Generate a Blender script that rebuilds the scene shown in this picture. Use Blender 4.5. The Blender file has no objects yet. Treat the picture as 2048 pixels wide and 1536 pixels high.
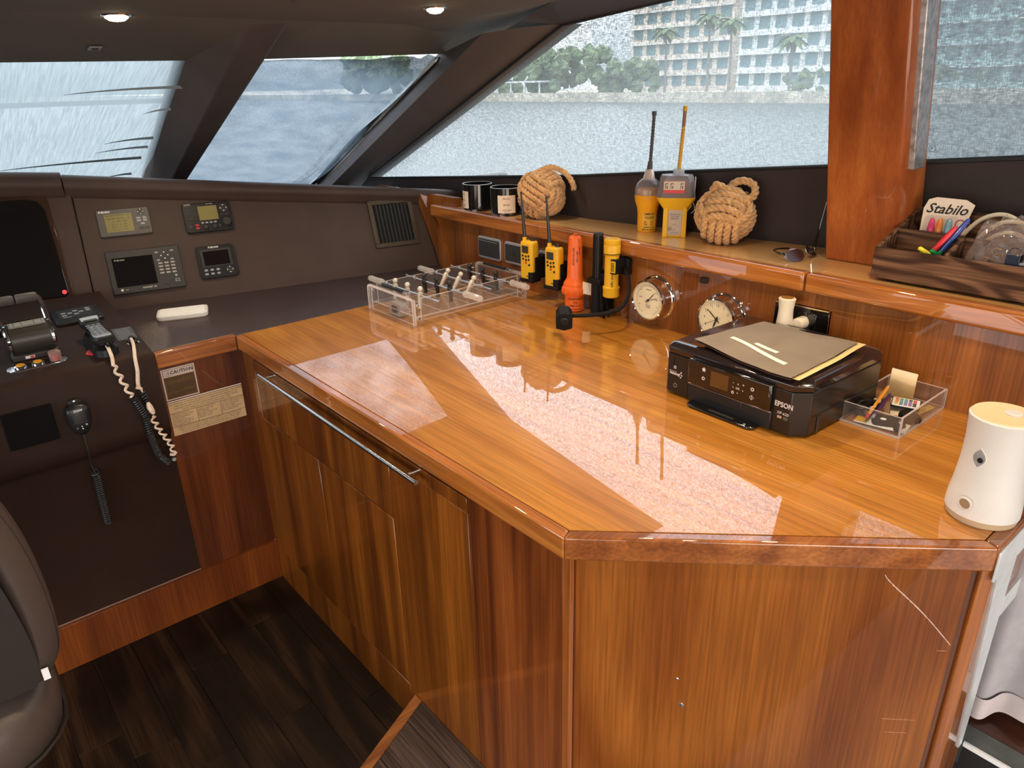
import bpy, math, random
from mathutils import Vector, Matrix, noise as mnoise

S = bpy.context.scene
COL = S.collection
random.seed(7)
PI = math.pi

# ------------------------------------------------------------------ camera
cd = bpy.data.cameras.new('camera')
cam = bpy.data.objects.new('camera', cd)
COL.objects.link(cam)
cd.sensor_width = 36.0
cd.lens = 25.523
cd.clip_start = 0.02
cd.clip_end = 2000
_r = Vector((0.76221, -0.64693, -0.02275))
_d = Vector((-0.26477, -0.27949, -0.92292))
_f = Vector((0.59071, 0.70948, -0.38432))
cam.matrix_world = Matrix((
    (_r.x, -_d.x, -_f.x, 0.0),
    (_r.y, -_d.y, -_f.y, 0.0),
    (_r.z, -_d.z, -_f.z, 1.722),
    (0, 0, 0, 1)))
S.camera = cam

# ------------------------------------------------------------------ colour management
S.view_settings.view_transform = 'Standard'
S.view_settings.look = 'None'
S.view_settings.gamma = 1.0
S.view_settings.exposure = 0.0
S.view_settings.use_curve_mapping = False
S.cycles.transparent_max_bounces = 40

# ------------------------------------------------------------------ sky: bright overcast, about three times brighter high up than at the horizon
w = bpy.data.worlds.new('sky')
S.world = w
w.use_nodes = True
nt = w.node_tree
nt.nodes.clear()
wo = nt.nodes.new('ShaderNodeOutputWorld')
bg = nt.nodes.new('ShaderNodeBackground')
tc = nt.nodes.new('ShaderNodeTexCoord')
sep = nt.nodes.new('ShaderNodeSeparateXYZ')
rp = nt.nodes.new('ShaderNodeValToRGB')
nt.links.new(tc.outputs['Generated'], sep.inputs[0])
nt.links.new(sep.outputs['Z'], rp.inputs[0])
rp.color_ramp.elements[0].position = 0.0
rp.color_ramp.elements[0].color = (0.13, 0.155, 0.17, 1)
rp.color_ramp.elements[1].position = 0.35
rp.color_ramp.elements[1].color = (0.84, 0.92, 1.0, 1)
nt.links.new(rp.outputs[0], bg.inputs[0])
bg.inputs[1].default_value = 7.5
nt.links.new(bg.outputs[0], wo.inputs[0])

def area_light(name, loc, target, sx, sy, power, color):
    l = bpy.data.lights.new(name, 'AREA')
    l.shape = 'RECTANGLE'
    l.size = sx
    l.size_y = sy
    l.energy = power
    l.color = color
    o = bpy.data.objects.new(name, l)
    COL.objects.link(o)
    o.location = loc
    o.rotation_euler = (Vector(target) - Vector(loc)).to_track_quat('-Z', 'Y').to_euler()
    return o

# daylight from the saloon windows behind the photographer and from the port side windows
area_light('port_window_light', (-1.85, 0.6, 1.25), (0.9, 1.3, 0.7), 3.4, 1.2, 26, (1.0, 0.88, 0.74))
area_light('saloon_window_light', (0.4, -2.8, 1.15), (1.0, 1.4, 0.8), 4.0, 1.7, 105, (1.0, 0.86, 0.70))

# ------------------------------------------------------------------ geometry helpers
class G:
    """Collects shapes; build() links them as ONE mesh object."""
    def __init__(s):
        s.v, s.f, s.m = [], [], []
        s.T = Matrix.Identity(4)
    def at(s, M):
        s.T = M
        return s
    def add(s, vs, fs, mi=0):
        b = len(s.v)
        s.v += [s.T @ Vector(p) for p in vs]
        for f in fs:
            s.f.append([b + i for i in f])
            s.m.append(mi)
        return s
    def box(s, x0, x1, y0, y1, z0, z1, mi=0):
        v = [(x0, y0, z0), (x1, y0, z0), (x1, y1, z0), (x0, y1, z0), (x0, y0, z1), (x1, y0, z1), (x1, y1, z1), (x0, y1, z1)]
        return s.add(v, [(0, 3, 2, 1), (4, 5, 6, 7), (0, 1, 5, 4), (1, 2, 6, 5), (2, 3, 7, 6), (3, 0, 4, 7)], mi)
    def cbox(s, c, d, mi=0):
        return s.box(c[0] - d[0] / 2, c[0] + d[0] / 2, c[1] - d[1] / 2, c[1] + d[1] / 2, c[2] - d[2] / 2, c[2] + d[2] / 2, mi)
    def prism(s, poly, z0, z1, mi=0, capmi=None):
        n = len(poly)
        a = sum(poly[i][0] * poly[(i + 1) % n][1] - poly[(i + 1) % n][0] * poly[i][1] for i in range(n))
        if a < 0:
            poly = poly[::-1]
        v = [(p[0], p[1], z0) for p in poly] + [(p[0], p[1], z1) for p in poly]
        c = mi if capmi is None else capmi
        s.add(v, [tuple(range(n))[::-1], tuple(range(n, 2 * n))], c)
        b = len(s.v) - 2 * n
        for i in range(n):
            j = (i + 1) % n
            s.f.append([b + i, b + j, b + n + j, b + n + i])
            s.m.append(mi)
        return s
    def loft(s, rings, mi=0, closed=True, caps=True):
        n = len(rings[0])
        v = [p for r in rings for p in r]
        f = []
        for k in range(len(rings) - 1):
            for i in range(n if closed else n - 1):
                j = (i + 1) % n
                f.append((k * n + i, k * n + j, (k + 1) * n + j, (k + 1) * n + i))
        if caps and closed:
            f.append(tuple(range(n))[::-1])
            f.append(tuple(range((len(rings) - 1) * n, len(rings) * n)))
        return s.add(v, f, mi)
    def lathe(s, prof, n=24, c=(0, 0, 0), axis='Z', mi=0, caps=True):
        rings = []
        for r, h in prof:
            ring = []
            for i in range(n):
                a = 2 * PI * i / n
                x, y = r * math.cos(a), r * math.sin(a)
                if axis == 'Z': p = (c[0] + x, c[1] + y, c[2] + h)
                elif axis == 'X': p = (c[0] + h, c[1] + x, c[2] + y)
                else: p = (c[0] + y, c[1] + h, c[2] + x)
                ring.append(p)
            rings.append(ring)
        return s.loft(rings, mi, True, caps)
    def cyl(s, p0, p1, r0, r1=None, n=16, mi=0, caps=True):
        p0, p1 = Vector(p0), Vector(p1)
        r1 = r0 if r1 is None else r1
        q = (p1 - p0).to_track_quat('Z', 'Y')
        rings = []
        for p, r in ((p0, r0), (p1, r1)):
            rings.append([tuple(p + q @ Vector((r * math.cos(2 * PI * i / n), r * math.sin(2 * PI * i / n), 0))) for i in range(n)])
        return s.loft(rings, mi, True, caps)
    def tube(s, pts, r, n=8, mi=0, closed=False, caps=True):
        pts = [Vector(p) for p in pts]
        N = len(pts)
        rings = []
        up = None
        for i, p in enumerate(pts):
            if closed: t = pts[(i + 1) % N] - pts[i - 1]
            else: t = pts[min(i + 1, N - 1)] - pts[max(i - 1, 0)]
            t.normalize()
            if up is None:
                up = t.orthogonal().normalized()
            up = (up - t * up.dot(t))
            if up.length < 1e-6: up = t.orthogonal()
            up.normalize()
            sd = t.cross(up)
            rr = r(i / (N - 1)) if callable(r) else r
            rings.append([tuple(p + (up * math.cos(2 * PI * k / n) + sd * math.sin(2 * PI * k / n)) * rr) for k in range(n)])
        if closed: rings.append(rings[0])
        return s.loft(rings, mi, True, caps and not closed)
    def sphere(s, c, r, n=16, m=10, mi=0, sq=(1, 1, 1)):
        prof = [(max(1e-5, r * math.sin(PI * k / m)), -r * math.cos(PI * k / m)) for k in range(m + 1)]
        rings = [[(c[0] + q * math.cos(2 * PI * i / n) * sq[0], c[1] + q * math.sin(2 * PI * i / n) * sq[1], c[2] + h * sq[2]) for i in range(n)] for q, h in prof]
        return s.loft(rings, mi)
    def grid(s, fn, nu, nv, mi=0):
        v = [fn(i / nu, j / nv) for j in range(nv + 1) for i in range(nu + 1)]
        f = [(j * (nu + 1) + i, j * (nu + 1) + i + 1, (j + 1) * (nu + 1) + i + 1, (j + 1) * (nu + 1) + i) for j in range(nv) for i in range(nu)]
        return s.add(v, f, mi)

def rrect(w, h, r, n=4, cx=0, cy=0):
    p = []
    for (sx, sy, a0) in ((1, 1, 0), (-1, 1, 90), (-1, -1, 180), (1, -1, 270)):
        for k in range(n + 1):
            a = math.radians(a0 + 90 * k / n)
            p.append((cx + sx * (w / 2 - r) + r * math.cos(a), cy + sy * (h / 2 - r) + r * math.sin(a)))
    return p

def spline(pts, k=8, closed=False):
    pts = [Vector(p) for p in pts]
    out = []
    N = len(pts)
    rng = range(N if closed else N - 1)
    for i in rng:
        if closed: p0, p1, p2, p3 = pts[i - 1], pts[i], pts[(i + 1) % N], pts[(i + 2) % N]
        else: p0, p1, p2, p3 = pts[max(i - 1, 0)], pts[i], pts[i + 1], pts[min(i + 2, N - 1)]
        for j in range(k):
            t = j / k
            out.append(0.5 * ((2 * p1) + (p2 - p0) * t + (2 * p0 - 5 * p1 + 4 * p2 - p3) * t * t + (3 * p1 - p0 - 3 * p2 + p3) * t ** 3))
    if not closed: out.append(pts[-1])
    return out

def frame(O, u, n):
    """Local frame: x along u, z along n (outward), y = n x u."""
    u, n = Vector(u).normalized(), Vector(n)
    n = (n - u * n.dot(u)).normalized()
    v = n.cross(u)
    return Matrix(((u.x, v.x, n.x, O[0]), (u.y, v.y, n.y, O[1]), (u.z, v.z, n.z, O[2]), (0, 0, 0, 1)))

def build(name, g, mats, parent=None, bev=0, smooth=30, kind=None, label=None, seg=2):
    me = bpy.data.meshes.new(name)
    v = g.v
    if parent is not None and getattr(g, 'world', False):
        Mi = parent.matrix_basis.inverted()
        v = [Mi @ p for p in v]
    me.from_pydata([tuple(p) for p in v], [], g.f)
    if not isinstance(mats, (list, tuple)): mats = [mats]
    for m in mats: me.materials.append(m)
    me.polygons.foreach_set('material_index', g.m)
    me.update()
    if smooth:
        me.shade_smooth()
        me.set_sharp_from_angle(angle=math.radians(smooth))
    o = bpy.data.objects.new(name, me)
    COL.objects.link(o)
    if parent is not None: o.parent = parent
    if bev:
        b = o.modifiers.new('bevel', 'BEVEL')
        b.width = bev
        b.segments = seg
        b.limit_method = 'ANGLE'
        b.angle_limit = math.radians(35)
    if kind: o['kind'] = kind
    if label: o['label'] = label
    return o

def W():
    g = G()
    g.world = True
    return g

def tag(o, label, cat, group=None):
    o['label'] = label
    o['category'] = cat
    if group: o['group'] = group
    return o

def thing(name, label, cat, M=None, loc=None, rz=0, group=None):
    o = bpy.data.objects.new(name, None)
    o.empty_display_size = 0.05
    COL.objects.link(o)
    if M is None: M = Matrix.Translation(loc or (0, 0, 0)) @ Matrix.Rotation(rz, 4, 'Z')
    o.matrix_basis = M
    return tag(o, label, cat, group)

def struct(name, g, m, parent=None, bev=0, smooth=30):
    return build(name, g, m, parent, bev, smooth, kind='structure' if parent is None else None)

def dup(root, M, label, group=None):
    r = root.copy()
    COL.objects.link(r)
    r.matrix_basis = M
    r['label'] = label
    if group: r['group'] = group
    for ch in list(root.children):
        c = ch.copy()
        COL.objects.link(c)
        c.parent = r
        for q in ch.children:
            d = q.copy()
            COL.objects.link(d)
            d.parent = c
    return r

def text(name, s, size, mat, parent, loc=(0, 0, 0), rot=None, ext=0.0002, align='LEFT', sx=1.0, bold=0.0, shear=0.0, spacing=1.0):
    """Lettering in the parent's local XY plane (rot: extra 4x4)."""
    cu = bpy.data.curves.new(name, 'FONT')
    cu.body = s
    cu.size = size
    cu.extrude = ext
    cu.offset = bold
    cu.shear = shear
    cu.align_x = align
    cu.align_y = 'CENTER'
    cu.resolution_u = 2
    cu.space_character = spacing
    t = bpy.data.objects.new(name, cu)
    me = bpy.data.meshes.new_from_object(t)
    bpy.data.objects.remove(t)
    bpy.data.curves.remove(cu)
    M = Matrix.Translation(loc) @ (rot or Matrix.Identity(4)) @ Matrix.Diagonal((sx, 1, 1, 1))
    me.transform(M)
    me.materials.clear()
    me.materials.append(mat)
    o = bpy.data.objects.new(name, me)
    COL.objects.link(o)
    o.parent = parent
    return o

def texts(name, items, mat, parent, ext=0.0002, bold=0.0):
    """Several strings joined into one lettering mesh: items = (string, size, x, y, z, align)."""
    vs, fs = [], []
    for it in items:
        s, size, x, y, z = it[:5]
        al = it[5] if len(it) > 5 else 'CENTER'
        cu = bpy.data.curves.new('t', 'FONT')
        cu.body = s; cu.size = size; cu.extrude = ext; cu.align_x = al; cu.align_y = 'CENTER'; cu.resolution_u = 1; cu.offset = bold
        t = bpy.data.objects.new('t', cu)
        me = bpy.data.meshes.new_from_object(t)
        b = len(vs)
        vs += [(p.co.x + x, p.co.y + y, p.co.z + z) for p in me.vertices]
        fs += [[b + i for i in p.vertices] for p in me.polygons]
        bpy.data.objects.remove(t); bpy.data.curves.remove(cu); bpy.data.meshes.remove(me)
    g = G()
    g.v = [Vector(p) for p in vs]; g.f = fs; g.m = [0] * len(fs)
    return build(name, g, mat, parent, smooth=0)

# ------------------------------------------------------------------ materials
def newmat(name):
    m = bpy.data.materials.new(name)
    m.use_nodes = True
    n = m.node_tree
    n.nodes.clear()
    out = n.nodes.new('ShaderNodeOutputMaterial')
    return m, n, out

def setp(b, **k):
    for a, v in k.items():
        b.inputs[a.replace('_', ' ')].default_value = v

def M_(name, c, rough=0.5, metal=0.0, coat=0.0, var=0.0, vscale=20, bump=0.0, bscale=200, trans=0.0, emit=0.0, sheen=0.0, spec=0.5, ior=1.45, crough=0.03):
    """Procedural surface: colour varied by noise, optional fine relief."""
    m, n, out = newmat(name)
    b = n.nodes.new('ShaderNodeBsdfPrincipled')
    n.links.new(b.outputs[0], out.inputs[0])
    c4 = (c[0], c[1], c[2], 1)
    b.inputs['Base Color'].default_value = c4
    b.inputs['Roughness'].default_value = rough
    b.inputs['Metallic'].default_value = metal
    b.inputs['Coat Weight'].default_value = coat
    b.inputs['Coat Roughness'].default_value = crough
    b.inputs['Transmission Weight'].default_value = trans
    b.inputs['IOR'].default_value = ior
    b.inputs['Specular IOR Level'].default_value = spec
    b.inputs['Sheen Weight'].default_value = sheen
    if emit:
        b.inputs['Emission Color'].default_value = c4
        b.inputs['Emission Strength'].default_value = emit
    if var or bump:
        t = n.nodes.new('ShaderNodeTexCoord')
    if var:
        nz = n.nodes.new('ShaderNodeTexNoise')
        nz.inputs['Scale'].default_value = vscale
        nz.inputs['Detail'].default_value = 5
        n.links.new(t.outputs['Object'], nz.inputs['Vector'])
        r = n.nodes.new('ShaderNodeValToRGB')
        r.color_ramp.elements[0].position = 0.3
        r.color_ramp.elements[1].position = 0.7
        r.color_ramp.elements[0].color = (c[0] * (1 - var), c[1] * (1 - var), c[2] * (1 - var), 1)
        r.color_ramp.elements[1].color = (min(1, c[0] * (1 + var)), min(1, c[1] * (1 + var)), min(1, c[2] * (1 + var)), 1)
        n.links.new(nz.outputs[0], r.inputs[0])
        n.links.new(r.outputs[0], b.inputs['Base Color'])
    if bump:
        nb = n.nodes.new('ShaderNodeTexNoise')
        nb.inputs['Scale'].default_value = bscale
        nb.inputs['Detail'].default_value = 3
        n.links.new(t.outputs['Object'], nb.inputs['Vector'])
        bp = n.nodes.new('ShaderNodeBump')
        bp.inputs['Strength'].default_value = bump
        bp.inputs['Distance'].default_value = 0.002
        n.links.new(nb.outputs[0], bp.inputs['Height'])
        n.links.new(bp.outputs[0], b.inputs['Normal'])
    return m

def wood(name, dark, mid, light, axis='Y', coat=1.0, rough=0.35, across=14.0, along=0.8, bands=5.0, fine=0.25, crough=0.015, cior=1.5, rand=0.0, pos=(0.3, 0.5, 0.72), figure=0.35, bump=0.0):
    """Veneer or plank with grain running along one object axis."""
    m, n, out = newmat(name)
    b = n.nodes.new('ShaderNodeBsdfPrincipled')
    n.links.new(b.outputs[0], out.inputs[0])
    setp(b, Specular_IOR_Level=0.2, Roughness=rough, Coat_Weight=coat, Coat_Roughness=crough, Coat_IOR=cior)
    t = n.nodes.new('ShaderNodeTexCoord')
    src = t.outputs['Object']
    oi = None
    if rand:
        oi = n.nodes.new('ShaderNodeObjectInfo')
        mu = n.nodes.new('ShaderNodeMath'); mu.operation = 'MULTIPLY'; mu.inputs[1].default_value = 37.0
        n.links.new(oi.outputs['Random'], mu.inputs[0])
        va = n.nodes.new('ShaderNodeVectorMath'); va.operation = 'ADD'
        n.links.new(src, va.inputs[0]); n.links.new(mu.outputs[0], va.inputs[1])
        src = va.outputs[0]
    def mapped(a, c):
        mp = n.nodes.new('ShaderNodeMapping')
        sc = [c, c, c]
        sc['XYZ'.index(axis)] = a
        mp.inputs['Scale'].default_value = sc
        n.links.new(src, mp.inputs['Vector'])
        return mp.outputs[0]
    n1 = n.nodes.new('ShaderNodeTexNoise')
    n1.inputs['Scale'].default_value = 1.0; n1.inputs['Detail'].default_value = 6; n1.inputs['Distortion'].default_value = 0.5
    n1.inputs['Roughness'].default_value = 0.55
    n.links.new(mapped(along, across), n1.inputs['Vector'])
    # cathedral figure: fract(noise * bands)
    n2 = n.nodes.new('ShaderNodeTexNoise')
    n2.inputs['Scale'].default_value = 1.0; n2.inputs['Detail'].default_value = 1.5
    n.links.new(mapped(along * 0.7, across * 0.28), n2.inputs['Vector'])
    mb = n.nodes.new('ShaderNodeMath'); mb.operation = 'MULTIPLY'; mb.inputs[1].default_value = bands * 6.283
    n.links.new(n2.outputs[0], mb.inputs[0])
    sn = n.nodes.new('ShaderNodeMath'); sn.operation = 'SINE'
    n.links.new(mb.outputs[0], sn.inputs[0])
    sc_ = n.nodes.new('ShaderNodeMath'); sc_.operation = 'MULTIPLY_ADD'; sc_.inputs[1].default_value = figure * 0.3
    n.links.new(sn.outputs[0], sc_.inputs[0]); n.links.new(n1.outputs[0], sc_.inputs[2])
    r = n.nodes.new('ShaderNodeValToRGB')
    e = r.color_ramp.elements
    e[0].position = pos[0]; e[0].color = (*dark, 1)
    e[1].position = pos[2]; e[1].color = (*light, 1)
    k = e.new(pos[1]); k.color = (*mid, 1)
    n.links.new(sc_.outputs[0], r.inputs[0])
    # fine pores
    n3 = n.nodes.new('ShaderNodeTexNoise')
    n3.inputs['Scale'].default_value = 1.0; n3.inputs['Detail'].default_value = 3
    n.links.new(mapped(5.0, 190.0), n3.inputs['Vector'])
    mr = n.nodes.new('ShaderNodeMapRange')
    mr.inputs[1].default_value = 0.35; mr.inputs[2].default_value = 0.65
    mr.inputs[3].default_value = 1.0 - fine; mr.inputs[4].default_value = 1.0 + fine * 0.4
    n.links.new(n3.outputs[0], mr.inputs[0])
    col = r.outputs[0]
    vm = n.nodes.new('ShaderNodeVectorMath'); vm.operation = 'SCALE'
    n.links.new(col, vm.inputs[0]); n.links.new(mr.outputs[0], vm.inputs['Scale'])
    col = vm.outputs[0]
    if rand:
        m2 = n.nodes.new('ShaderNodeMapRange')
        m2.inputs[3].default_value = 1 - rand; m2.inputs[4].default_value = 1 + rand
        n.links.new(oi.outputs['Random'], m2.inputs[0])
        v2 = n.nodes.new('ShaderNodeVectorMath'); v2.operation = 'SCALE'
        n.links.new(col, v2.inputs[0]); n.links.new(m2.outputs[0], v2.inputs['Scale'])
        col = v2.outputs[0]
    n.links.new(col, b.inputs['Base Color'])
    if bump:
        bp = n.nodes.new('ShaderNodeBump'); bp.inputs['Strength'].default_value = bump; bp.inputs['Distance'].default_value = 0.001
        n.links.new(n3.outputs[0], bp.inputs['Height']); n.links.new(bp.outputs[0], b.inputs['Normal'])
    return m

def clear(name, tint=(0.97, 0.98, 0.98), refl=1.0, haze=0.0, ior=1.49, hazec=(0.9, 0.85, 0.82)):
    """Acrylic or glass sheet: see-through with Fresnel reflection and a little haze."""
    m, n, out = newmat(name)
    tr = n.nodes.new('ShaderNodeBsdfTransparent'); tr.inputs[0].default_value = (*tint, 1)
    gl = n.nodes.new('ShaderNodeBsdfGlossy'); gl.inputs['Roughness'].default_value = 0.02
    fr = n.nodes.new('ShaderNodeFresnel')
    ge = n.nodes.new('ShaderNodeNewGeometry')
    im = n.nodes.new('ShaderNodeMapRange')          # same Fresnel curve on both sides of the sheet
    im.inputs[3].default_value = ior; im.inputs[4].default_value = 1.0 / ior
    n.links.new(ge.outputs['Backfacing'], im.inputs[0]); n.links.new(im.outputs[0], fr.inputs[0])
    mu = n.nodes.new('ShaderNodeMath'); mu.operation = 'MULTIPLY'; mu.inputs[1].default_value = refl
    n.links.new(fr.outputs[0], mu.inputs[0])
    mx = n.nodes.new('ShaderNodeMixShader')
    n.links.new(mu.outputs[0], mx.inputs[0]); n.links.new(tr.outputs[0], mx.inputs[1]); n.links.new(gl.outputs[0], mx.inputs[2])
    src = mx.outputs[0]
    if haze:
        df = n.nodes.new('ShaderNodeBsdfDiffuse'); df.inputs[0].default_value = (*hazec, 1)
        tl = n.nodes.new('ShaderNodeBsdfTranslucent'); tl.inputs[0].default_value = (*hazec, 1)
        ad = n.nodes.new('ShaderNodeMixShader'); n.links.new(df.outputs[0], ad.inputs[1]); n.links.new(tl.outputs[0], ad.inputs[2])
        m2 = n.nodes.new('ShaderNodeMixShader'); m2.inputs[0].default_value = haze
        n.links.new(src, m2.inputs[1]); n.links.new(ad.outputs[0], m2.inputs[2])
        src = m2.outputs[0]
    n.links.new(src, out.inputs[0])
    return m

def screen_mat(name, c, open_lo, open_hi, sc1, sc2, c2=None, rot=(0, 0, 0)):
    """Woven sun-screen: part see-through weave, part translucent cloth, streaked by the weave."""
    m, n, out = newmat(name)
    t = n.nodes.new('ShaderNodeTexCoord')
    mp = n.nodes.new('ShaderNodeMapping'); mp.inputs['Scale'].default_value = sc1; mp.inputs['Rotation'].default_value = rot
    mq = n.nodes.new('ShaderNodeMapping'); mq.inputs['Scale'].default_value = sc2; mq.inputs['Rotation'].default_value = rot
    n.links.new(t.outputs['Object'], mp.inputs[0]); n.links.new(t.outputs['Object'], mq.inputs[0])
    a = n.nodes.new('ShaderNodeTexNoise'); a.inputs['Scale'].default_value = 1; a.inputs['Detail'].default_value = 2
    b_ = n.nodes.new('ShaderNodeTexNoise'); b_.inputs['Scale'].default_value = 1; b_.inputs['Detail'].default_value = 2
    n.links.new(mp.outputs[0], a.inputs['Vector']); n.links.new(mq.outputs[0], b_.inputs['Vector'])
    ad = n.nodes.new('ShaderNodeMath'); ad.operation = 'ADD'
    n.links.new(a.outputs[0], ad.inputs[0]); n.links.new(b_.outputs[0], ad.inputs[1])
    mr = n.nodes.new('ShaderNodeMapRange'); mr.inputs[1].default_value = 0.75; mr.inputs[2].default_value = 1.25
    mr.inputs[3].default_value = open_lo; mr.inputs[4].default_value = open_hi
    n.links.new(ad.outputs[0], mr.inputs[0])
    tr = n.nodes.new('ShaderNodeBsdfTransparent')
    tl = n.nodes.new('ShaderNodeBsdfTranslucent'); tl.inputs[0].default_value = (*c, 1)
    df = n.nodes.new('ShaderNodeBsdfDiffuse'); df.inputs[0].default_value = (*(c2 or c), 1)
    cl = n.nodes.new('ShaderNodeMixShader'); cl.inputs[0].default_value = 0.4
    n.links.new(tl.outputs[0], cl.inputs[1]); n.links.new(df.outputs[0], cl.inputs[2])
    mx = n.nodes.new('ShaderNodeMixShader')
    n.links.new(mr.outputs[0], mx.inputs[0]); n.links.new(cl.outputs[0], mx.inputs[1]); n.links.new(tr.outputs[0], mx.inputs[2])
    n.links.new(mx.outputs[0], out.inputs[0])
    return m

MT = {}
MT['top'] = wood('counter_veneer', (0.41, 0.145, 0.016), (0.50, 0.192, 0.025), (0.59, 0.248, 0.040), 'Y', across=15, along=0.8, bands=10, cior=1.85, figure=0.35, pos=(0.25, 0.5, 0.75))
MT['trimY'] = wood('teak_trim_y', (0.26, 0.075, 0.012), (0.42, 0.13, 0.022), (0.54, 0.19, 0.038), 'Y', across=26, along=1.2, cior=1.7)
MT['trimX'] = wood('teak_trim_x', (0.20, 0.055, 0.012), (0.33, 0.10, 0.02), (0.44, 0.15, 0.035), 'X', across=26, along=1.2, cior=1.7)
MT['panel'] = wood('teak_panel', cior=1.4, dark=(0.10, 0.024, 0.004), mid=(0.185, 0.050, 0.0055), light=(0.30, 0.088, 0.010), axis='Z', across=17, along=0.6, bands=5, rand=0.12, figure=0.25, fine=0.3)
MT['wall'] = wood('teak_wall', (0.15, 0.042, 0.007), (0.235, 0.070, 0.012), (0.33, 0.105, 0.019), 'Z', across=14, along=0.7, bands=4, rand=0.05)
MT['shelf'] = wood('shelf_veneer', (0.62, 0.32, 0.11), (0.72, 0.40, 0.15), (0.80, 0.48, 0.20), 'Y', across=12, along=0.8, cior=1.6, fine=0.12)
MT['plank'] = wood('dark_oak', (0.009, 0.0034, 0.0014), (0.016, 0.0066, 0.0028), (0.032, 0.014, 0.006), 'Y', coat=0.05, rough=0.5, across=11, along=0.9, bands=9, rand=0.22, fine=0.5, figure=0.8, bump=0.3, crough=0.3)
MT['walnut'] = wood('walnut_box', (0.055, 0.024, 0.012), (0.11, 0.05, 0.025), (0.19, 0.095, 0.05), 'Y', coat=0.0, rough=0.55, across=40, along=3, bands=10, fine=0.4, figure=0.9)
MT['leather'] = M_('brown_leather', (0.060, 0.036, 0.028), 0.50, spec=0.3, var=0.10, vscale=9, bump=0.25, bscale=420)
MT['leather_post'] = M_('post_leather', (0.105, 0.084, 0.078), 0.55, var=0.08, vscale=9, bump=0.2, bscale=420)
MT['liner'] = M_('liner_leather', (0.046, 0.034, 0.032), 0.5, spec=0.3, var=0.08, vscale=9, bump=0.2, bscale=420)
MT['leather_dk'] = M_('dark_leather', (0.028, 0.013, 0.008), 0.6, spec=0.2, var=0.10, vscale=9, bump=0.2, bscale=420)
MT['leather_top'] = M_('console_sheen_leather', (0.085, 0.070, 0.073), 0.36, coat=0.9, crough=0.25, spec=0.8, var=0.15, vscale=7, bump=0.35, bscale=420)  # base lifted to grey to imitate the windscreen sheen on the console top
MT['headliner'] = M_('headliner', (0.135, 0.122, 0.108), 0.85, var=0.06, vscale=5, bump=0.15, bscale=300)
MT['black'] = M_('black_plastic', (0.012, 0.012, 0.013), 0.35, bump=0.05, bscale=600)
MT['black_matte'] = M_('black_matte', (0.008, 0.007, 0.007), 0.6, spec=0.2, bump=0.1, bscale=500)
MT['gloss_black'] = M_('gloss_black', (0.006, 0.005, 0.005), 0.12, coat=1.0)
MT['screen'] = M_('screen_glass', (0.006, 0.005, 0.006), 0.06, coat=1.0)
MT['grey'] = M_('grey_plastic', (0.085, 0.075, 0.068), 0.45, bump=0.05, bscale=500)
MT['dgrey'] = M_('dark_grey_plastic', (0.035, 0.032, 0.030), 0.42, bump=0.05, bscale=500)
MT['lgrey'] = M_('light_grey_plastic', (0.30, 0.31, 0.33), 0.4, bump=0.05, bscale=500)
MT['lcd'] = M_('lcd_olive', (0.24, 0.20, 0.075), 0.25, var=0.05)
MT['white'] = M_('white_plastic', (0.72, 0.68, 0.64), 0.38, var=0.02)
MT['paint_white'] = M_('white_print', (0.85, 0.83, 0.80), 0.6, var=0.02)
MT['print_black'] = M_('black_print', (0.01, 0.01, 0.01), 0.6, var=0.02)
MT['chrome'] = M_('chrome', (0.85, 0.85, 0.86), 0.07, metal=1.0, var=0.02)
MT['satin'] = M_('satin_metal', (0.55, 0.55, 0.57), 0.38, metal=0.6, var=0.05)
MT['steel'] = M_('brushed_steel', (0.62, 0.61, 0.60), 0.22, metal=1.0, var=0.04)
MT['red'] = M_('red_plastic', (0.62, 0.03, 0.03), 0.4, var=0.03)
MT['yellow'] = M_('safety_yellow', (0.78, 0.42, 0.012), 0.38, var=0.03)
MT['orange'] = M_('safety_orange', (0.82, 0.13, 0.012), 0.38, var=0.03)

# =================================================================== SETTING
# --- lower floor of dark oak planks: a dark sub-floor with every plank its own piece
fl = struct('floor', G().box(-1.9, 0.80, -2.2, 2.36, -0.06, -0.006), M_('joint_dark', (0.05, 0.035, 0.025), 0.8, var=0.1))
PW = 0.117
plank_cache = {}
def plank(parent, x0, x1, y0, y1, z, mat):
    key = (round(x1 - x0, 4), round(y1 - y0, 3), round(z, 3))
    if key not in plank_cache:
        g = G().box(-(x1 - x0) / 2 + 0.0006, (x1 - x0) / 2 - 0.0006, -(y1 - y0) / 2 + 0.0006, (y1 - y0) / 2 - 0.0006, -0.008, 0.0)
        o = build('plank', g, mat, parent, bev=0.0006, seg=1)
        plank_cache[key] = o
    else:
        o = plank_cache[key].copy(); COL.objects.link(o); o.parent = parent
    o.location = ((x0 + x1) / 2, (y0 + y1) / 2, z)
    return o
cuts = {0: [2.35, 1.588, 0.75, -0.1, -1.1, -2.2], 1: [2.35, 2.137, 1.28, 0.45, -0.5, -1.3, -2.2], 2: [2.35, 1.686, 0.9, 0.1, -0.8, -2.2],
        3: [2.35, 2.061, 1.35, 0.5, -0.4, -1.3, -2.2], 4: [2.35, 1.678, 0.8, 0.0, -0.9, -2.2], 5: [2.35, 1.828, 1.0, 0.1, -0.8, -2.2], 6: [2.35, 1.941, 1.2, 0.4, -0.5, -1.5, -2.2]}
for i in range(21):
    x1 = 0.785 if i == 0 else 0.702 - (i - 1) * PW
    x0 = 0.702 - i * PW
    cs = cuts.get(i) or [2.35, 2.35 - 0.3 - (i * 37 % 60) / 100, 1.0 - (i * 23 % 50) / 100, 0.0, -1.0, -2.2]
    for a, b in zip(cs[:-1], cs[1:]):
        plank(fl, x0, x1, b, a, 0.0, MT['plank'])

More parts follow.
